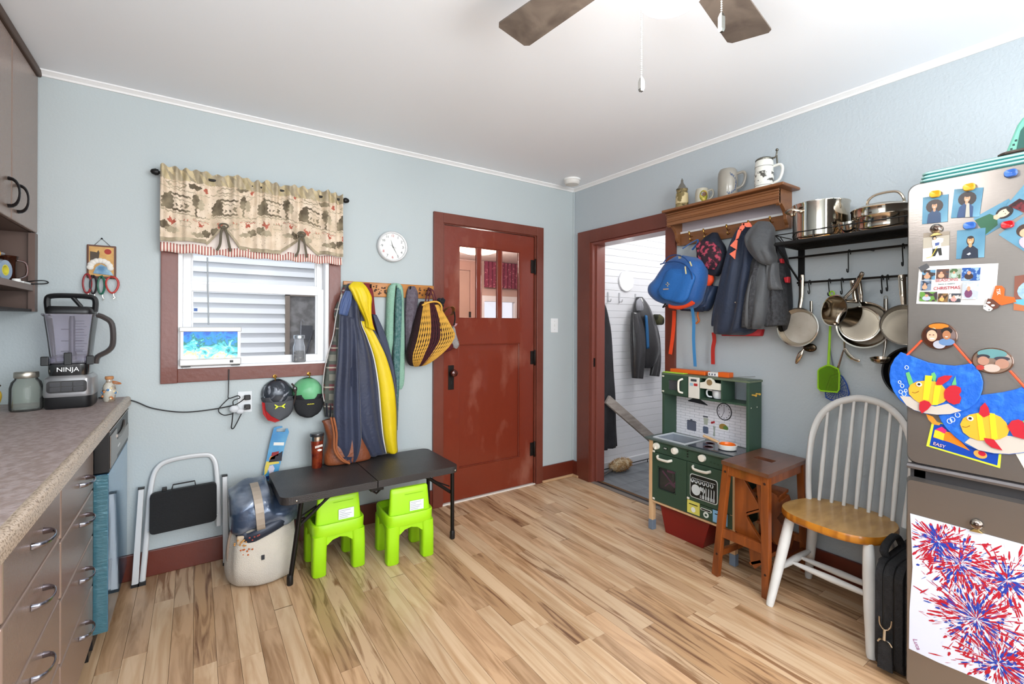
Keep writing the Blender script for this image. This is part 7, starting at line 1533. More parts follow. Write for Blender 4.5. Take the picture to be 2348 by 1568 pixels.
for d in (-.07, .07): sh('printed_eye', el(.5+d, .3, .02, .014, 8), '#2c2018')
t, sh = card('school_photo', 'tilted photo of child in dark red plaid by the right edge', 'photo', [(2.666,1.683),(2.706,1.64),(2.693,1.58),(2.631,1.63)], mat('#3f6880', .4, col2='#6aa0b8', scale=9), n0=N0, group='photos on the fridge door')
sh('printed_shirt', [(.05, 1), (.2, .55), (.75, .5), (.9, 1)], mat('#6a2028', .6, col2='#2c1517', scale=60, band=(.45, .55)))
t, sh = card('school_photo', 'tilted photo of toddler with fringe in pink below the red magnet', 'photo', [(2.676,1.598),(2.727,1.524),(2.685,1.467),(2.614,1.544)], SKY, n0=N0, group='photos on the fridge door')
sh('printed_hair', el(.35, .45, .2, .24), '#3d2a22'); sh('printed_face', el(.4, .5, .13, .16), '#cf9f80'); sh('printed_dress', el(.66, .72, .22, .2), '#e4a6c6')
def mag(cx_, cz_, rx, rz, c, lab, rot=0):
    P = [(cx_+a*cos(rot)-b_*sin(rot), cz_+a*sin(rot)+b_*cos(rot)) for a, b_ in [(u-0, z-0) for u, z in rrect(-rx, rx, -rz, rz, min(rx, rz)*.8, 5)]]
    t = thing('pebble_magnet', lab, 'magnet', tuple(FR(cx_, .625, cz_-rz)), 'glossy pebble magnets on the fridge')
    Q = lambda s_: [(cx_+(a-cx_)*s_, cz_+(b_-cz_)*s_) for a, b_ in P]
    mb = MB().rings([[FR(a, n, b_) for a, b_ in Q(s_)] for s_, n in ((.9, .6245), (1, .628), (1, .633), (.85, .638), (.5, .637), (.1, .635))])
    obj('pebble', mb, mat(c, .2, coat=.5), t, smooth=True)
for px, c, lab, rot in (((2.469,1.7), '#cf9a1c', 'yellow pebble magnet over the leftmost school photo', 0), ((2.55,1.703), '#d79c22', 'yellow pebble magnet over the denim jacket photo', .05), ((2.64,1.723), '#2f5fae', 'blue pebble magnet near the fridge top', .1), ((2.551,1.582), '#3563b4', 'blue pebble magnet over the boy in navy', 0), ((2.634,1.57), '#b8141c', 'red pebble magnet below the girl in green', .1)):
    mag(px[0], px[1], .0145, .0115, c, lab, rot)
def dome(px, lab):
    t = thing('dome_clip_magnet', lab, 'magnet', tuple(FR(px[0], .624, px[1]-.03)))
    obj('dome', MB().lathe([(.016, 0), (.0155, .005), (.011, .011), (.002, .014)], FR(px[0], .624, px[1]), (-1, 0, 0), 20), mat('#bdb5aa', .06, .9, col2='#5a463c', scale=60, band=(.45, .55), coat=.8), t, smooth=True)
    obj('clip', MB().prism([(px[0]-.016, px[1]-.024), (px[0]+.016, px[1]-.022), (px[0]+.005, px[1]-.014), (px[0]-.005, px[1]-.014)], FR, .624, .632), mat('#b9a26a', .3, .8), t, bevel=.001)
dome((2.471,1.586), 'silver domed clip magnet holding the hockey photo'); dome((2.569,0.647), 'silver domed clip magnet holding the paint splatter picture')
# christmas card with a grid of small photos
t, sh = card('christmas_card', 'white christmas photo card with a grid of small family photos', 'card', [(2.427,1.466),(2.614,1.457),(2.607,1.329),(2.42,1.341)], '#dedbd8')
for (s0, q0, s1, q1, c, c2, c3) in ((.05, .10, .23, .36, '#3a2c28', '#b58a6c', '#5c8aa8'), (.245, .09, .41, .34, '#5a3c30', '#c9977a', '#3c3a44'), (.42, .09, .56, .34, '#8f9a8c', '#a5bfae', '#3f5a34'), (.575, .08, .80, .40, '#1d4a8c', '#3a2a28', '#8aa6c6'), (.045, .38, .19, .64, '#2c3444', '#c09474', '#6d7c90'), (.045, .68, .28, .93, '#5c8a3a', '#a9b0d8', '#3a2c30'), (.295, .72, .425, .94, '#3c2c1c', '#c9a15c', '#7a5a34'), (.44, .72, .59, .94, '#3a3c44', '#d98c88', '#cfc4ba'), (.60, .43, .80, .86, '#a9b0bc', '#6c3c5c', '#dfe4ea')):
    sh('small_photo', [(s0, q0), (s1, q0), (s1, q1), (s0, q1)], mat(c, .4, col2=c3, scale=70, band=(.5, .55)))
    cs, ct = (s0+s1)/2, (q0+q1)/2; w_ = (s1-s0)/2; h_ = (q1-q0)/2
    sh('small_photo_figure', el(cs-.2*w_, ct+.35*h_, .5*w_, .5*h_, 10), c2); sh('small_photo_face', el(cs-.2*w_, ct-.2*h_, .22*w_, .3*h_, 10), '#b98c70')
ct_ = (2.497,1.403)
text('lettering', 'SEASONS', .0135, FR, ct_[0], .6245, ct_[1]+.012, mat('#b5646a', .5), t, sx=1.0); text('lettering', 'have a merry', .007, FR, ct_[0], .6245, ct_[1], mat('#5c7a80', .5), t, sx=1.1)
text('lettering', 'CHRISTMAS', .0145, FR, ct_[0], .6245, ct_[1]-.014, mat('#a83a4a', .5), t, sx=.85)
m0 = [(2.425,1.463),(2.447,1.474),(2.455,1.461),(2.435,1.446)]
obj('grey_magnet_strip', MB().prism(m0, FR, .6232, .6262), mat('#4b4b4e', .5), label='small dark grey rectangular magnet on the christmas card corner', cat='magnet')
# giraffe magnet
t = thing('giraffe_magnet', 'flat orange giraffe head magnet on the christmas card corner', 'magnet', tuple(FR(2.60, .624, 1.40)))
GO = mat('#dc5a18', .4)
obj('neck', MB().prism([(2.609,1.389),(2.622,1.388),(2.628,1.378),(2.627,1.357),(2.648,1.352),(2.652,1.338),(2.622,1.329),(2.599,1.343)], FR, .6246, .6276), GO, t)
obj('face', MB().prism([(2.593,1.351),(2.604,1.348),(2.618,1.331),(2.614,1.321),(2.597,1.313),(2.586,1.324)], FR, .6276, .630), mat('#5a2f20', .5), t)
obj('muzzle', MB().prism([(2.584,1.33),(2.59,1.334),(2.604,1.319),(2.599,1.312),(2.592,1.312),(2.583,1.32)], FR, .630, .631), mat('#e9e6e0', .5), t)
for p in ((2.595,1.338), (2.604,1.329)): obj('eye', MB().prism(ell(p[0], p[1], .004, .003, 10), FR, .630, .6312), mat('#eee', .5) if 0 else WHITEP, t)
for p in ((2.587,1.327), (2.596,1.316)): obj('nostril', MB().prism(ell(p[0], p[1], .0015, .0018, 8), FR, .631, .6318), BLACKP, t)
p = (2.615,1.37); text('lettering', 'TSK', .011, FR, p[0], .6278, p[1], mat('#f3ede6', .5), t, rot=-1.45)
t, sh = card('snapshot', 'snapshot of child in blue patterned top cut by the right edge', 'photo', [(2.648,1.415),(2.727,1.425),(2.723,1.301),(2.646,1.314)], '#7a4a3c', group='photos on the fridge door')
sh('printed_figure', el(.5, .45, .42, .3), mat('#6a8cae', .5, col2='#9ab4c8', scale=60)); sh('printed_lap', [(0, .7), (1, .6), (1, 1), (0, 1)], '#5aa0b4'); sh('printed_wood', [(0, .8), (.3, .85), (.3, 1), (0, 1)], '#a8623a')
# round photo button magnets
def button(px, rx, rz, lab, base, figs, rot=0):
    t = thing('photo_button', lab, 'magnet', tuple(FR(px[0], .624, px[1]-rz)))
    R0 = lambda s_: ell(px[0], px[1], rx*s_, rz*s_, 36, rot)
    obj('rim', MB().rings([[FR(a, n, b_) for a, b_ in R0(s_)] for s_, n in ((.97, .6235), (1, .627), (1, .631), (.96, .633))]), mat('#5a3c2a', .2, .4, coat=.6), t, smooth=True)
    obj('picture', MB().rings([[FR(a, n, b_) for a, b_ in R0(s_)] for s_, n in ((.965, .6325), (.8, .6345), (.02, .636))]), base, t, smooth=True)
    k = [.6362]
    for nm, cu_, cz_, ru, rz_, c in figs:
        obj(nm, MB().prism(ell(px[0]+cu_*rx, px[1]+cz_*rz, ru*rx, rz_*rz, 20), FR, .634, k[0]), mat(c, .3, coat=.4), t); k[0] += .0003
b1 = (2.48,1.233); b2 = (2.603,1.16)
button(b1, .045, .0445, 'round photo button of two smiling boys in an orange cafe', mat('#4a2518', .3, coat=.5),
    [('printed_ceiling', 0, .72, .55, .2, '#c9751c'), ('printed_lamp', -.28, .5, .12, .1, '#e6c9a8'), ('printed_hair', -.38, .3, .32, .28, '#2c1812'), ('printed_face', -.36, .02, .29, .42, '#d9a88c'), ('printed_shirt', .05, -.62, .34, .3, '#a9aab6'), ('printed_hair', .45, .38, .3, .25, '#1f1410'), ('printed_shirt', .45, -.42, .42, .26, '#5f7ea8'), ('printed_face', .45, .08, .22, .33, '#a8704c'), ('printed_eye', -.46, .08, .04, .03, '#2a1a14'), ('printed_eye', -.26, .08, .04, .03, '#2a1a14'), ('printed_smile', -.34, -.2, .14, .05, '#efe6df'), ('printed_smile', .45, -.05, .08, .03, '#efe6df')])
button(b2, .0455, .04, 'round photo button of family outdoors above the second fish plate', mat('#7c6658', .25, coat=.5),
    [('printed_sky', 0, .55, .7, .35, '#5c8a8c'), ('printed_cap', -.4, .3, .32, .18, '#2c2c34'), ('printed_face', -.4, -.02, .28, .34, '#a87c68'), ('printed_cap', .48, .2, .36, .16, '#34303a'), ('printed_face', .48, -.18, .32, .38, '#a67a66'), ('printed_clothes', 0, -.55, .4, .3, '#b9a69a'), ('printed_clothes', -.55, -.55, .2, .2, '#a8342c')])
# paper plate fish
def fishplate(lab, rimpts, cordL, cordR, body_c, ex, n0, mirror, sand, name='fish_plate', up=False, tail=None, fins=(), stripes=(), weeds=(), spots=()):
    cu = sum(p[0] for p in rimpts)/len(rimpts); cz = min(p[1] for p in rimpts)
    t = thing(name, lab, 'paper craft', tuple(FR(cu, n0, cz)))
    BLUE = mat('#155cc0', .5, col2='#2f79d6', scale=30, st=(1, 1, 1), det=6, band=(.5, .75), bump=.3, bs=60)
    plate = obj('plate', MB().prism(rimpts, FR, n0, n0+.004), BLUE, t, bevel=.002)
    obj('sand', MB().prism(sand, FR, n0+.004, n0+.0052), mat('#bdb4aa', .6), t)
    for w_ in weeds: obj('weed', MB().prism(w_, FR, n0+.0045, n0+.0055), mat('#5fae6a', .5), t)
    obj('fish_body', MB().prism(body_c, FR, n0+.0055, n0+.0075), mat('#f4a52c', .5), t)
    for s_ in stripes: obj('stripe', MB().prism(s_, FR, n0+.0075, n0+.0085), mat('#ecd41e', .5), t)
    for f in fins: obj('fin', MB().prism(f, FR, n0+.0078, n0+.0095), mat('#b5182a', .5, col2='#8c1220', scale=14, kind='wave', st=(0, 6, 1), band=(.8, .95)), t)
    e = obj('googly_eye', MB().lathe([(.0075, 0), (.0075, .002), (.005, .0035), (.001, .004)], FR(ex[0], n0+.0075, ex[1]), (-1, 0, 0), 16), WHITEP, t, smooth=True)
    obj('pupil', MB().prism(ell(ex[0]+.001, ex[1]+.001, .004, .004, 12), FR, n0+.0115, n0+.0122), BLACKP, e)
    m_ = [(ex[0]-.018+.018*k/6, ex[1]-.028-.004*sin(pi*k/6)+.006*(k/6)) for k in range(7)]
    obj('mouth', MB().tube([FR(a, n0+.0078, b_) for a, b_ in m_], .0007, 5), BLACKP, t)
    mb = MB()
    for a, b_, r in spots: mb.tube([FR(a+r*cos(q), n0+.0045, b_+r*1.3*sin(q)) for q in [2*pi*k/8 for k in range(8)]], .0011, 4, closed=True)
    if spots: obj('white_bubbles', mb, mat('#c8d4ec', .6), t, kind='stuff')
    for c in (cordL, cordR):
        if c: obj('cord', MB().tube([FR(a, n, b_) for a, b_, n in c], .0032, 6), mat('#e2502c', .6), t, smooth=True)
    return t
NP = .6245
P1 = [(2.381,1.176),(2.398,1.169),(2.421,1.159),(2.455,1.145),(2.488,1.14),(2.519,1.139),(2.544,1.145),(2.557,1.15),(2.569,1.136),(2.579,1.117),(2.584,1.094),(2.583,1.071),(2.577,1.046),(2.568,1.026),(2.552,1.007),(2.534,0.994),(2.509,0.981),(2.477,0.975),(2.447,0.974),(2.419,0.98),(2.398,0.993),(2.377,1.013),(2.362,1.037),(2.352,1.066),(2.35,1.096),(2.353,1.124),(2.364,1.152)]
def w3(P, n): return [(a, b_, n) for a, b_ in P]
fishplate('blue paper plate fish hanging left, overlapping the fridge edge', P1, w3([(2.398,1.166),(2.437,1.218)], .632), w3([(2.515,1.211),(2.557,1.148)], .632),
    [(2.404,1.053),(2.41,1.067),(2.426,1.079),(2.446,1.084),(2.472,1.084),(2.488,1.076),(2.496,1.064),(2.505,1.052),(2.505,1.035),(2.494,1.019),(2.477,1.008),(2.453,1.003),(2.435,1.007),(2.419,1.018),(2.406,1.034)], (2.432,1.07), NP+.006, 0,
    [(2.38,1.024),(2.408,1.026),(2.421,1.014),(2.444,1.006),(2.472,1.002),(2.504,1.016),(2.519,1.005),(2.536,0.998),(2.509,0.983),(2.477,0.976),(2.447,0.976),(2.419,0.982),(2.398,0.995)],
    fins=([(2.498,1.061),(2.509,1.074),(2.521,1.077),(2.534,1.071),(2.536,1.059),(2.531,1.049),(2.536,1.038),(2.532,1.021),(2.519,1.015),(2.507,1.02),(2.496,1.033),(2.495,1.05)], [(2.475,1.079),(2.481,1.097),(2.496,1.106),(2.515,1.107),(2.505,1.09),(2.49,1.075),(2.477,1.073)], [(2.435,1.012),(2.446,1.019),(2.458,1.016),(2.464,1.006),(2.455,0.99),(2.44,0.974),(2.433,0.987),(2.433,1.001)]),
    stripes=([(2.448,1.102),(2.466,1.102),(2.456,1.02),(2.442,1.021)], [(2.472,1.071),(2.487,1.071),(2.479,1.008),(2.466,1.006)]),
    weeds=([(2.396,1.105),(2.405,1.11),(2.414,1.081),(2.417,1.07),(2.407,1.06),(2.403,1.074)], [(2.462,1.109),(2.47,1.114),(2.475,1.102),(2.473,1.084),(2.466,1.086)], [(2.512,1.076),(2.521,1.106),(2.524,1.078)]),
    spots=[(a, b_, r) for (a, b_), r in zip([(2.398,1.124),(2.379,1.072),(2.386,1.06),(2.382,1.039),(2.391,1.033),(2.396,1.045)], (.005, .004, .005, .005, .006, .004))])
P2 = [(2.668,1.09),(2.652,1.079),(2.625,1.067),(2.597,1.058),(2.573,1.051),(2.554,1.022),(2.529,0.998),(2.487,0.977),(2.478,0.973),(2.485,0.955),(2.498,0.934),(2.519,0.91),(2.544,0.89),(2.574,0.879),(2.607,0.877),(2.639,0.882),(2.669,0.894),(2.696,0.916),(2.712,0.951),(2.72,1.002),(2.712,1.057),(2.695,1.099)]
fishplate('second blue paper plate fish lower right, partly under the first', P2, w3([(2.64,1.133),(2.672,1.084)], .630), None,
    [(2.532,0.954),(2.539,0.974),(2.554,0.988),(2.578,0.999),(2.602,1),(2.621,0.992),(2.633,0.977),(2.64,0.956),(2.635,0.938),(2.621,0.925),(2.598,0.916),(2.574,0.911),(2.554,0.917),(2.539,0.93)], (2.555,0.976), NP, 0,
    [(2.542,0.898),(2.554,0.914),(2.579,0.911),(2.602,0.916),(2.635,0.938),(2.668,0.938),(2.692,0.934),(2.669,0.896),(2.639,0.884),(2.607,0.879),(2.574,0.881)],
    fins=([(2.636,0.967),(2.645,0.985),(2.658,0.991),(2.668,0.986),(2.672,0.962),(2.687,0.94),(2.668,0.935),(2.648,0.94)], [(2.575,0.994),(2.578,1.016),(2.588,1.031),(2.596,1.015),(2.599,0.995),(2.586,0.985)], [(2.586,0.922),(2.607,0.922),(2.626,0.892),(2.603,0.896),(2.59,0.908)]),
    stripes=([(2.569,0.994),(2.58,0.996),(2.59,0.917),(2.577,0.913)], [(2.597,1),(2.609,1),(2.615,0.925),(2.603,0.917)]), weeds=([(2.666,0.987),(2.679,1.002),(2.68,0.964)],),
    spots=[(a, b_, .006) for a, b_ in [(2.525,0.982),(2.513,0.965),(2.506,0.959)]])
obj('orange_paper_fish', MB().prism([(2.446,0.973),(2.464,0.966),(2.475,0.949),(2.484,0.948),(2.48,0.94),(2.464,0.941),(2.453,0.954)], FR, .6222, .6238), mat('#d98a2a', .5), label='small orange paper fish peeking out between plate and blue card', cat='paper craft')
t, sh = card('easy_card', 'dark blue child collage card with lime border and orange shapes, lettered easy', 'card', [(2.462,0.951),(2.625,0.933),(2.619,0.835),(2.447,0.865)], '#c9d83a', n0=.6208)
sh('blue_ground', [(.04, .03), (.975, .06), (.965, .94), (.045, .94)], '#0c3fa0'); sh('orange_shape', [(.10, .28), (.32, .26), (.60, .72), (.32, .62), (.07, .6)], '#ee7c1c'); sh('yellow_shape', [(.07, .30), (.22, .33), (.22, .62), (.07, .58)], '#ecc22c'); sh('pink_shape', [(.08, .28), (.16, .13), (.24, .22), (.22, .36)], '#d92a6a')
sh('collage_face', el(.74, .74, .09, .13), '#d99a4c'); sh('collage_hair', el(.76, .70, .05, .08), '#b81c34')
c_ = (2.476,0.876); text('lettering', 'EASY', .014, FR, c_[0]+.004, .6238, c_[1]-.001, mat('#e8b8b0', .5), t, rot=-.2)
t, sh = card('pale_drawing', 'pale scribbled paper at the right edge below the fish plate', 'drawing', [(2.649,0.891),(2.728,0.916),(2.728,0.83),(2.674,0.834)], '#d3cfc4', n0=.6202)
sh('scribble', el(.5, .4, .2, .1), '#b9bcae')
# splatter painting on the lower door
SPM = mat('#d6daea', .6).copy(); N = SPM.node_tree.nodes; L = SPM.node_tree.links; b = N['Principled BSDF']
t = thing('splatter_painting', 'white paper with red and blue firework fork splatter painting on the lower fridge door', 'painting', tuple(FR(2.60, .622, .03)))
PP = [(2.406,0.626),(2.729,0.622),(2.746,0.174),(2.667,0.17),(2.599,0.169),(2.478,0.162),(2.404,0.164),(2.405,0.294),(2.413,0.446)]
obj('paper', MB().prism(PP, FR, .6215, .6228), SPM, t)
rd = random.Random(21)
cs = [((2.53,0.51), .11), ((2.57,0.351), .13), ((2.635,0.503), .10), ((2.618,0.243), .12), ((2.477,0.559), .07)]
zc = lambda a: 1
def inside(u, z):
    k = False; j = len(PP)-1
    for i in range(len(PP)):
        (a, b_), (c, d) = PP[i], PP[j]
        if (b_ > z) != (d > z) and u < (c-a)*(z-b_)/(d-b_)+a: k = not k
        j = i
    return k
for nm, c, cnt, sh_, zoff in (('red_strokes', '#b0142a', 950, 0, .6230), ('pink_strokes', '#a83c5c', 480, .3, .6229), ('blue_strokes', '#1c3aa0', 480, .1, .6234), ('white_strokes', '#d6daea', 300, .2, .6237), ('thin_blue_strokes', '#5a68a8', 300, .4, .6229)):
    mb = MB()
    for i in range(cnt):
        (cu_, cz_), R_ = cs[rd.choices(range(5), (3, 4, 2, 3, 2))[0]]
        a = rd.uniform(0, 2*pi); r0 = R_*abs(rd.gauss(.25 if 'blue' in nm else .45, .33))
        ln = rd.uniform(.008, .034)*(1.3 if nm == 'red_strokes' else .8); wd = rd.uniform(.0008, .0044 if nm in ('red_strokes', 'blue_strokes') else .0014)
        a1 = a+rd.uniform(-.15, .15); u0, z0 = cu_+r0*cos(a), cz_+r0*sin(a); u1, z1 = u0+ln*cos(a1), z0+ln*sin(a1)
        if not (inside(u0, z0) and inside(u1, z1)): continue
        du, dz = -sin(a1)*wd, cos(a1)*wd; k = rd.uniform(.3, .7); um, zm = u0+(u1-u0)*k, z0+(z1-z0)*k
        P = [(u0, z0), (um-du, zm-dz), (u1-du*.5, z1-dz*.5), (u1+du*.3, z1+dz*.3), (um+du*.8, zm+dz*.8)]
        z_ = zoff+.0000005*i
        mb.add([FR(p[0], z_, p[1]) for p in P], [tuple(range(5))])
    obj(nm, mb, mat(c, .5), t, kind='stuff')
n_ = (2.425,0.186); text('signature', 'Luca', .018, FR, n_[0], .6232, n_[1]+.004, mat('#9a5a86', .5), t, rot=-1.2)
# on top of the fridge
TL = mat('#3f8f8c', .35, col2='#9ccac4', scale=1, kind='wave', st=(0, 0, 1), coat=.2)
t = thing('teal_mat_stack', 'stack of folded teal and white striped plastic mats on the fridge top', 'mats', (-.45, -2.7, 1.737))
for k in range(3):
    z = 1.7535+k*.0125
    mb = MB(); P = rrect(2.42+.002*k, 2.98, .25, .598-.004*k, .02, 4)
    mb.rings([[(-b_, -a, z+dz) for a, b_ in [(a+i_, b_-i_) if 1 else 0 for a, b_ in P]] for dz, i_ in ((0, .003), (.003, 0), (.009, 0), (.0115, .003))])
    m_ = obj('mat', mb, mat('#3c8c8a', .3, coat=.3), t)
    obj('white_edge', MB().tube([(-b_, -a, z+.006) for a, b_ in P], .0035, 6, closed=True), mat('#a9d2cc', .35), m_)
t = thing('dark_baking_tray', 'dark brown tray lying on the teal mats', 'tray', (-.42, -2.8, 1.776))
obj('tray', MB().rings([[(-b_, -a, 1.7915+dz) for a, b_ in rrect(2.60, 2.95, .28, .56, .03, 4)] for dz in (0, .012)]), mat('#3c3432', .4), t, bevel=.004)
obj('tray_rim', MB().tube([(-b_, -a, 1.804) for a, b_ in rrect(2.60, 2.95, .28, .56, .03, 4)], .005, 6, closed=True), mat('#4a3c34', .4), t)
t = thing('teal_snack_bag', 'tall mint green printed packet leaning at the top right corner', 'packet', (-.4, -2.75, 1.79))
P = [(2.601,1.817),(2.607,1.839),(2.629,1.91),(2.643,1.933),(2.707,1.909),(2.708,1.788)]
obj('packet', MB().prism(P, FR, .40, .47), mat('#5fae98', .35, col2='#86c9b4', scale=6, coat=.3), t, bevel=.006)
obj('dark_print', MB().prism([(2.637,1.888),(2.648,1.905),(2.674,1.896),(2.674,1.835),(2.628,1.829)], FR, .47, .4712), mat('#2e5f56', .5), t)
mb = MB()
for k in range(4):
    q = [(2.612,1.824),(2.627,1.861)]; a, b_ = q[0][0]+(q[1][0]-q[0][0])*k/3, q[0][1]+(q[1][1]-q[0][1])*k/3; mb.box(-.4715, -.47, -a-.003, -a+.002, b_-.003, b_+.003)
obj('printed_letters', mb, mat('#2c4a46', .5), t, kind='stuff')
# ================================================================ CEILING FAN
fan = thing('ceiling_fan', 'ceiling fan with weathered grey wood blades and a glowing round globe', 'ceiling fan', (-1.674, -2.22, 2.03))
FC = Vector((-1.674, -2.22, 0))
BLD = mat('#756a60', .5, col2='#564c45', scale=4, st=(3, 3, 1), det=7, band=(.35, .7), dist=.8)
NI = mat('#a9a9a4', .25, .9)
obj('downrod', MB().lathe([(.012, 0), (.012, .1)], (FC.x, FC.y, 2.30), n=12), NI, fan, smooth=True)
obj('canopy', MB().lathe([(.02, 0), (.06, .03), (.065, .05)], (FC.x, FC.y, H-.05), n=24), NI, fan, smooth=True)
obj('motor', MB().lathe([(.05, 0), (.095, .01), (.105, .05), (.09, .09), (.03, .10)], (FC.x, FC.y, 2.215), n=28), NI, fan, smooth=True)
obj('light_collar', MB().lathe([(.085, 0), (.09, .02), (.06, .03)], (FC.x, FC.y, 2.17), n=28), NI, fan, smooth=True)
obj('globe', MB().lathe([(.105, .0), (.108, -.03), (.098, -.07), (.072, -.105), (.038, -.125), (.002, -.131)], (FC.x, FC.y, 2.172), n=28), mat('#fffdf6', .3, emis=3.0), fan, smooth=True)
def blade(tip_c, w_, tilt, root=.13):
    d = (Vector((tip_c[0], tip_c[1], 0))-FC); d.z = 0; Ln = d.length; d.normalize(); s_ = Vector((-d.y, d.x, 0)); zb = 2.25
    f = lambda r, q, dz: FC+d*r+s_*q+Vector((0, 0, zb+dz+q*tilt))
    pts = [(root, -.045), (root+.03, -.055), (Ln-.015, -w_/2), (Ln, -w_/2+.012), (Ln, w_/2-.012), (Ln-.015, w_/2), (root+.03, .055), (root, .045)]
    b_ = obj('blade', MB().rings([[f(r, q, dz) for r, q in pts] for dz in (-.003, .003)]), BLD, fan, bevel=.001)
    obj('blade_iron', MB().rings([[f(r, q, dz) for r, q in ((.08, -.02), (root+.05, -.035), (root+.07, 0), (root+.05, .035), (.08, .02))] for dz in (.003, .008)]), NI, b_)
t1 = (-1.75,-1.634,2.25); t2 = (-1.076,-2.092,2.25)
blade(t1, .14, .12); blade(t2, .14, .12)
a1_ = math.atan2(t1[1]-FC.y, t1[0]-FC.x); a2_ = math.atan2(t2[1]-FC.y, t2[0]-FC.x); Ln_ = .52
rest = (a2_-a1_) % (2*pi)
for k in (1, 2, 3):
    a = a1_+(2*pi/5)*k*1.0; blade((FC.x+Ln_*cos(a), FC.y+Ln_*sin(a)), .14, .12)
def chain(top, bot, parent, lab):
    top, bot = Vector(top), Vector(bot); n = int((top-bot).length/.0052); mb = MB()
    for k in range(n+1): p = top.lerp(bot, k/n); mb.sphere(p, (.0019, .0019, .0019), 6, 4)
    obj('pull_chain', mb, mat('#d9d9d5', .3, .5), parent, smooth=True, kind='stuff')
def fob(p, h, m, parent, w_=.008):
    x, y, z = p
    obj('chain_fob', MB().rings([[(x+q*cos(a), y+q*sin(a), z+dz) for a in [radians(34+90*k) for k in range(4)]] for q, dz in ((w_*.7, 0), (w_, .006), (w_, h-.01), (w_*.5, h))]), m, parent, bevel=.001)
chain((-1.752, -2.195, 2.14), (-1.752, -2.195, 1.86), fan, ''); fob((-1.752, -2.195, 1.828), .034, mat('#d6d6d2', .12, 1), fan)
chain((-1.630, -2.327, 2.14), (-1.630, -2.327, 1.992), fan, ''); fob((-1.630, -2.327, 1.947), .045, mat('#8b8b84', .2, 1), fan)
# ================================================================ ENTRY ROOM THINGS
t = thing('round_window', 'small round glowing porthole window in the white boarded entry wall', 'window', (.627, -.01, 1.6))
obj('frame', MB().lathe([(.088, 0), (.096, .004), (.096, .012), (.088, .016)], (.627, -.010, 1.671), (0, -1, 0), 36, cap=False), mat('#e8e8ea', .4), t, smooth=True)
obj('lit_glass', MB().lathe([(.088, .008), (.001, .009)], (.627, -.010, 1.671), (0, -1, 0), 36), mat('#ffffff', .4, emis=2.2), t, smooth=True)
for x_, l_ in ((.23, 'white coat hook holding the long black coat'), (.397, 'white empty coat hook on the boarded wall, left one'), (.542, 'white empty coat hook on the boarded wall, right one'), (.76, 'white coat hook holding the leather jacket')):
    h = thing('entry_coat_hook', l_, 'hook', (x_, -.02, 1.46))
    obj('plate', MB().box(x_-.008, x_+.008, -.018, -.01, 1.47, 1.56), mat('#c9c9cc', .3, .2), h, bevel=.002)
    obj('prong', MB().tube(cr([(x_, -.018, 1.485), (x_, -.035, 1.475), (x_, -.048, 1.485), (x_, -.05, 1.50)], 4), .0045, 7), mat('#c9c9cc', .3, .2), h, smooth=True)
BK = mat('#1f1f22', .65, col2='#2a2a2e', scale=4, bump=.3, bs=60)
t = thing('long_black_coat', 'long black coat with grey collar hanging by the left door jamb', 'coat', (.28, -.08, .2))
obj('coat_body', hang([(0.18,1.508,0.253,1.541,0.04),(0.16,1.415,0.296,1.437,0.09),(0.151,1.285,0.323,1.305,0.11),(0.142,1.138,0.351,1.154,0.12),(0.133,0.88,0.374,0.887,0.13),(0.129,0.623,0.403,0.618,0.14),(0.126,0.403,0.415,0.387,0.14),(0.127,0.211,0.438,0.204,0.13)], FB, seed=4, folds=.016, k=4, n0=.012), BK, t, smooth=True, ang=180)
obj('collar', hang([(0.166,1.534,0.202,1.536,0.02),(0.187,1.451,0.239,1.452,0.03),(0.208,1.378,0.265,1.368,0.03),(0.245,1.33,0.281,1.316,0.02)], FB, n0=.08, folds=.003), mat('#48484c', .7), t, smooth=True, ang=180)
obj('button', MB().sphere(((0.573,0.16,0.836)), (.006, .004, .006), 8, 6), WHITEP, t, smooth=True) if 0 else None
t = thing('leather_jacket', 'black leather jacket with blue lining on a hook in the entry', 'jacket', (.83, -.08, .75))
LJ = mat('#2e2d2f', .32, col2='#3c3b3d', scale=5, bump=.4, bs=40, coat=.3)
obj('jacket_body', hang([(0.758,1.53,0.819,1.532,0.04),(0.711,1.448,0.881,1.453,0.08),(0.67,1.328,0.932,1.339,0.11),(0.665,1.17,0.983,1.175,0.13),(0.69,1.05,1.023,1.042,0.13),(0.738,0.929,0.998,0.926,0.11),(0.786,0.866,0.922,0.868,0.08)], FB, seed=3, folds=.012, k=4, n0=.012), LJ, t, smooth=True, ang=180)
obj('sleeve', hang([(0.629,1.386,0.717,1.376,0.05),(0.613,1.249,0.772,1.249,0.07),(0.614,1.054,0.779,1.05,0.08),(0.626,0.897,0.774,0.89,0.07),(0.639,0.787,0.763,0.775,0.06)], FB, seed=5, folds=.006, n0=.06), LJ, t, smooth=True, ang=180)
obj('sleeve', hang([(0.869,1.371,0.932,1.364,0.04),(0.907,1.209,0.996,1.2,0.06),(0.946,1.044,1.023,1.042,0.06),(0.916,0.882,1.024,0.877,0.06),(0.898,0.793,1.012,0.778,0.05)], FB, seed=7, folds=.005, n0=.05), LJ, t, smooth=True, ang=180)
obj('blue_lining', hang([(0.753,1.36,0.783,1.353,0.02),(0.766,1.21,0.802,1.21,0.02),(0.779,1.051,0.809,1.058,0.02)], FB, n0=.12, folds=.002), mat('#2c6aa0', .6), t, smooth=True, ang=180)
obj('collar', hang([(0.675,1.485,0.722,1.518,0.02),(0.664,1.445,0.759,1.44,0.03),(0.676,1.399,0.759,1.4,0.02)], FB, n0=.09, folds=.003), mat('#9a9aa0', .4), t, smooth=True, ang=180)
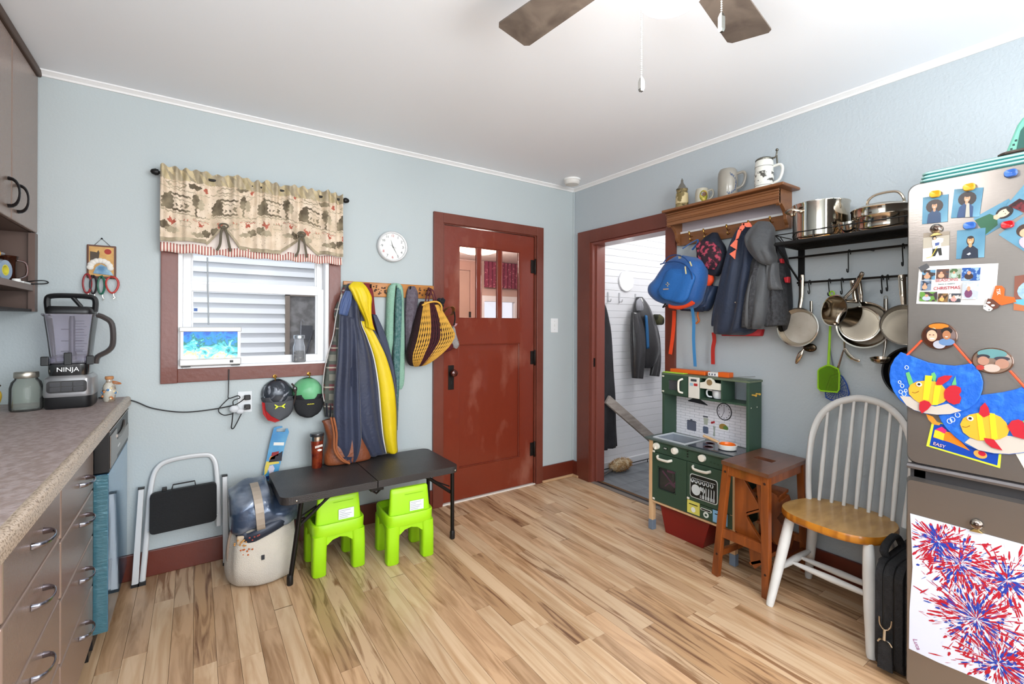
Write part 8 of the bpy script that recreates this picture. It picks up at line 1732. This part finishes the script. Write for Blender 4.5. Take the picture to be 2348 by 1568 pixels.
obj('camo_cap', blob([(1.27, 1.03, -.06, .03, .03, .9), (1.285, 1.03, -.06, .05, .045, .9), (1.34, 1.03, -.06, .052, .045, .9), (1.372, 1.025, -.05, .03, .03, .9)], 20, .003, 2), mat('#4b4a2e', .8, col2='#2c2d20', scale=18, band=(.45, .55)), smooth=True, ang=180, label='olive camouflage cap hanging behind the leather jacket', cat='cap')
t = thing('feather_duster', 'fluffy tan feather duster leaning at the entry wall foot', 'duster', (.42, -.11, -.03))
mb = MB().sphere((.46, -.11, .035), (.13, .045, .05), 18, 12)
mb2 = MB(); rd = random.Random(9)
for k in range(900):
    a, c_ = rd.uniform(0, 2*pi), rd.uniform(-1, 1); s_ = math.sqrt(1-c_*c_); n_ = Vector((c_, s_*cos(a), s_*sin(a))); p = Vector((.46+n_.x*.125, -.11+n_.y*.045, .038+n_.z*.05))
    q = p+Vector((n_.x*.02+rd.uniform(-.008, .02), n_.y*.016+rd.uniform(-.008, .008), n_.z*.014+rd.uniform(-.008, .006))); q.z = max(q.z, -.028); w_ = Vector((rd.uniform(-1, 1), rd.uniform(-1, 1), rd.uniform(-1, 1))).normalized()*.0035
    mb2.add([p-w_, p+w_, q], [(0, 1, 2)])
obj('feather_core', mb, mat('#c19a6a', .9, col2='#e0cfae', scale=20, band=(.4, .6), bump=.8, bs=60), t, smooth=True)
obj('feathers', mb2, mat('#c8a67a', .9, col2='#9a6a3a', scale=14, band=(.42, .6)), t, kind='stuff')
obj('handle', MB().tube([(.35, -.12, .02), (.27, -.125, -.005), (.21, -.13, -.018)], .008, 8), mat('#5a5450', .5), t, smooth=True)
obj('weathered_plank', beam((.285, -.25, .62), (.86, -.35, .20), .055, .022, ax=(0, 1, .5)), mat('#a39a92', .7, col2='#8a817a', scale=8, st=(1, 6, 6)), label='weathered grey plank leaning across the entry', cat='plank', bevel=.004) if 0 else None
t = thing('leaning_plank', 'pale weathered wooden plank slanting down across the entry behind the play kitchen', 'plank', (.6, -.25, .2))
A_, B_ = Vector((0.176,-0.22,0.653)), Vector((0.676,-0.3,0.259))
obj('plank', beam(A_, B_, .075, .028, ax=(.5, 0, .8)), mat('#a89f98', .7, col2='#8f867f', scale=8, st=(1, 6, 6), bump=.3, bs=30), t, bevel=.004)
obj('plank_stay', MB().tube([B_, Vector((B_.x+.10, B_.y, -.03))], .012, 8), mat('#8f867f', .7), t)
mb = MB()
t = thing('boot_rail', 'thin black rail along the foot of the entry wall', 'rail', (.8, -.04, -.03))
obj('rail', MB().tube([(.14, -.045, .0), (1.2, -.045, .0)], .004, 6), BLACKM, t, smooth=True)
for x_ in (.2, .6, .9): obj('rail_post', MB().tube([(x_, -.045, 0), (x_, -.045, -.03)], .003, 6), BLACKM, t, smooth=True)
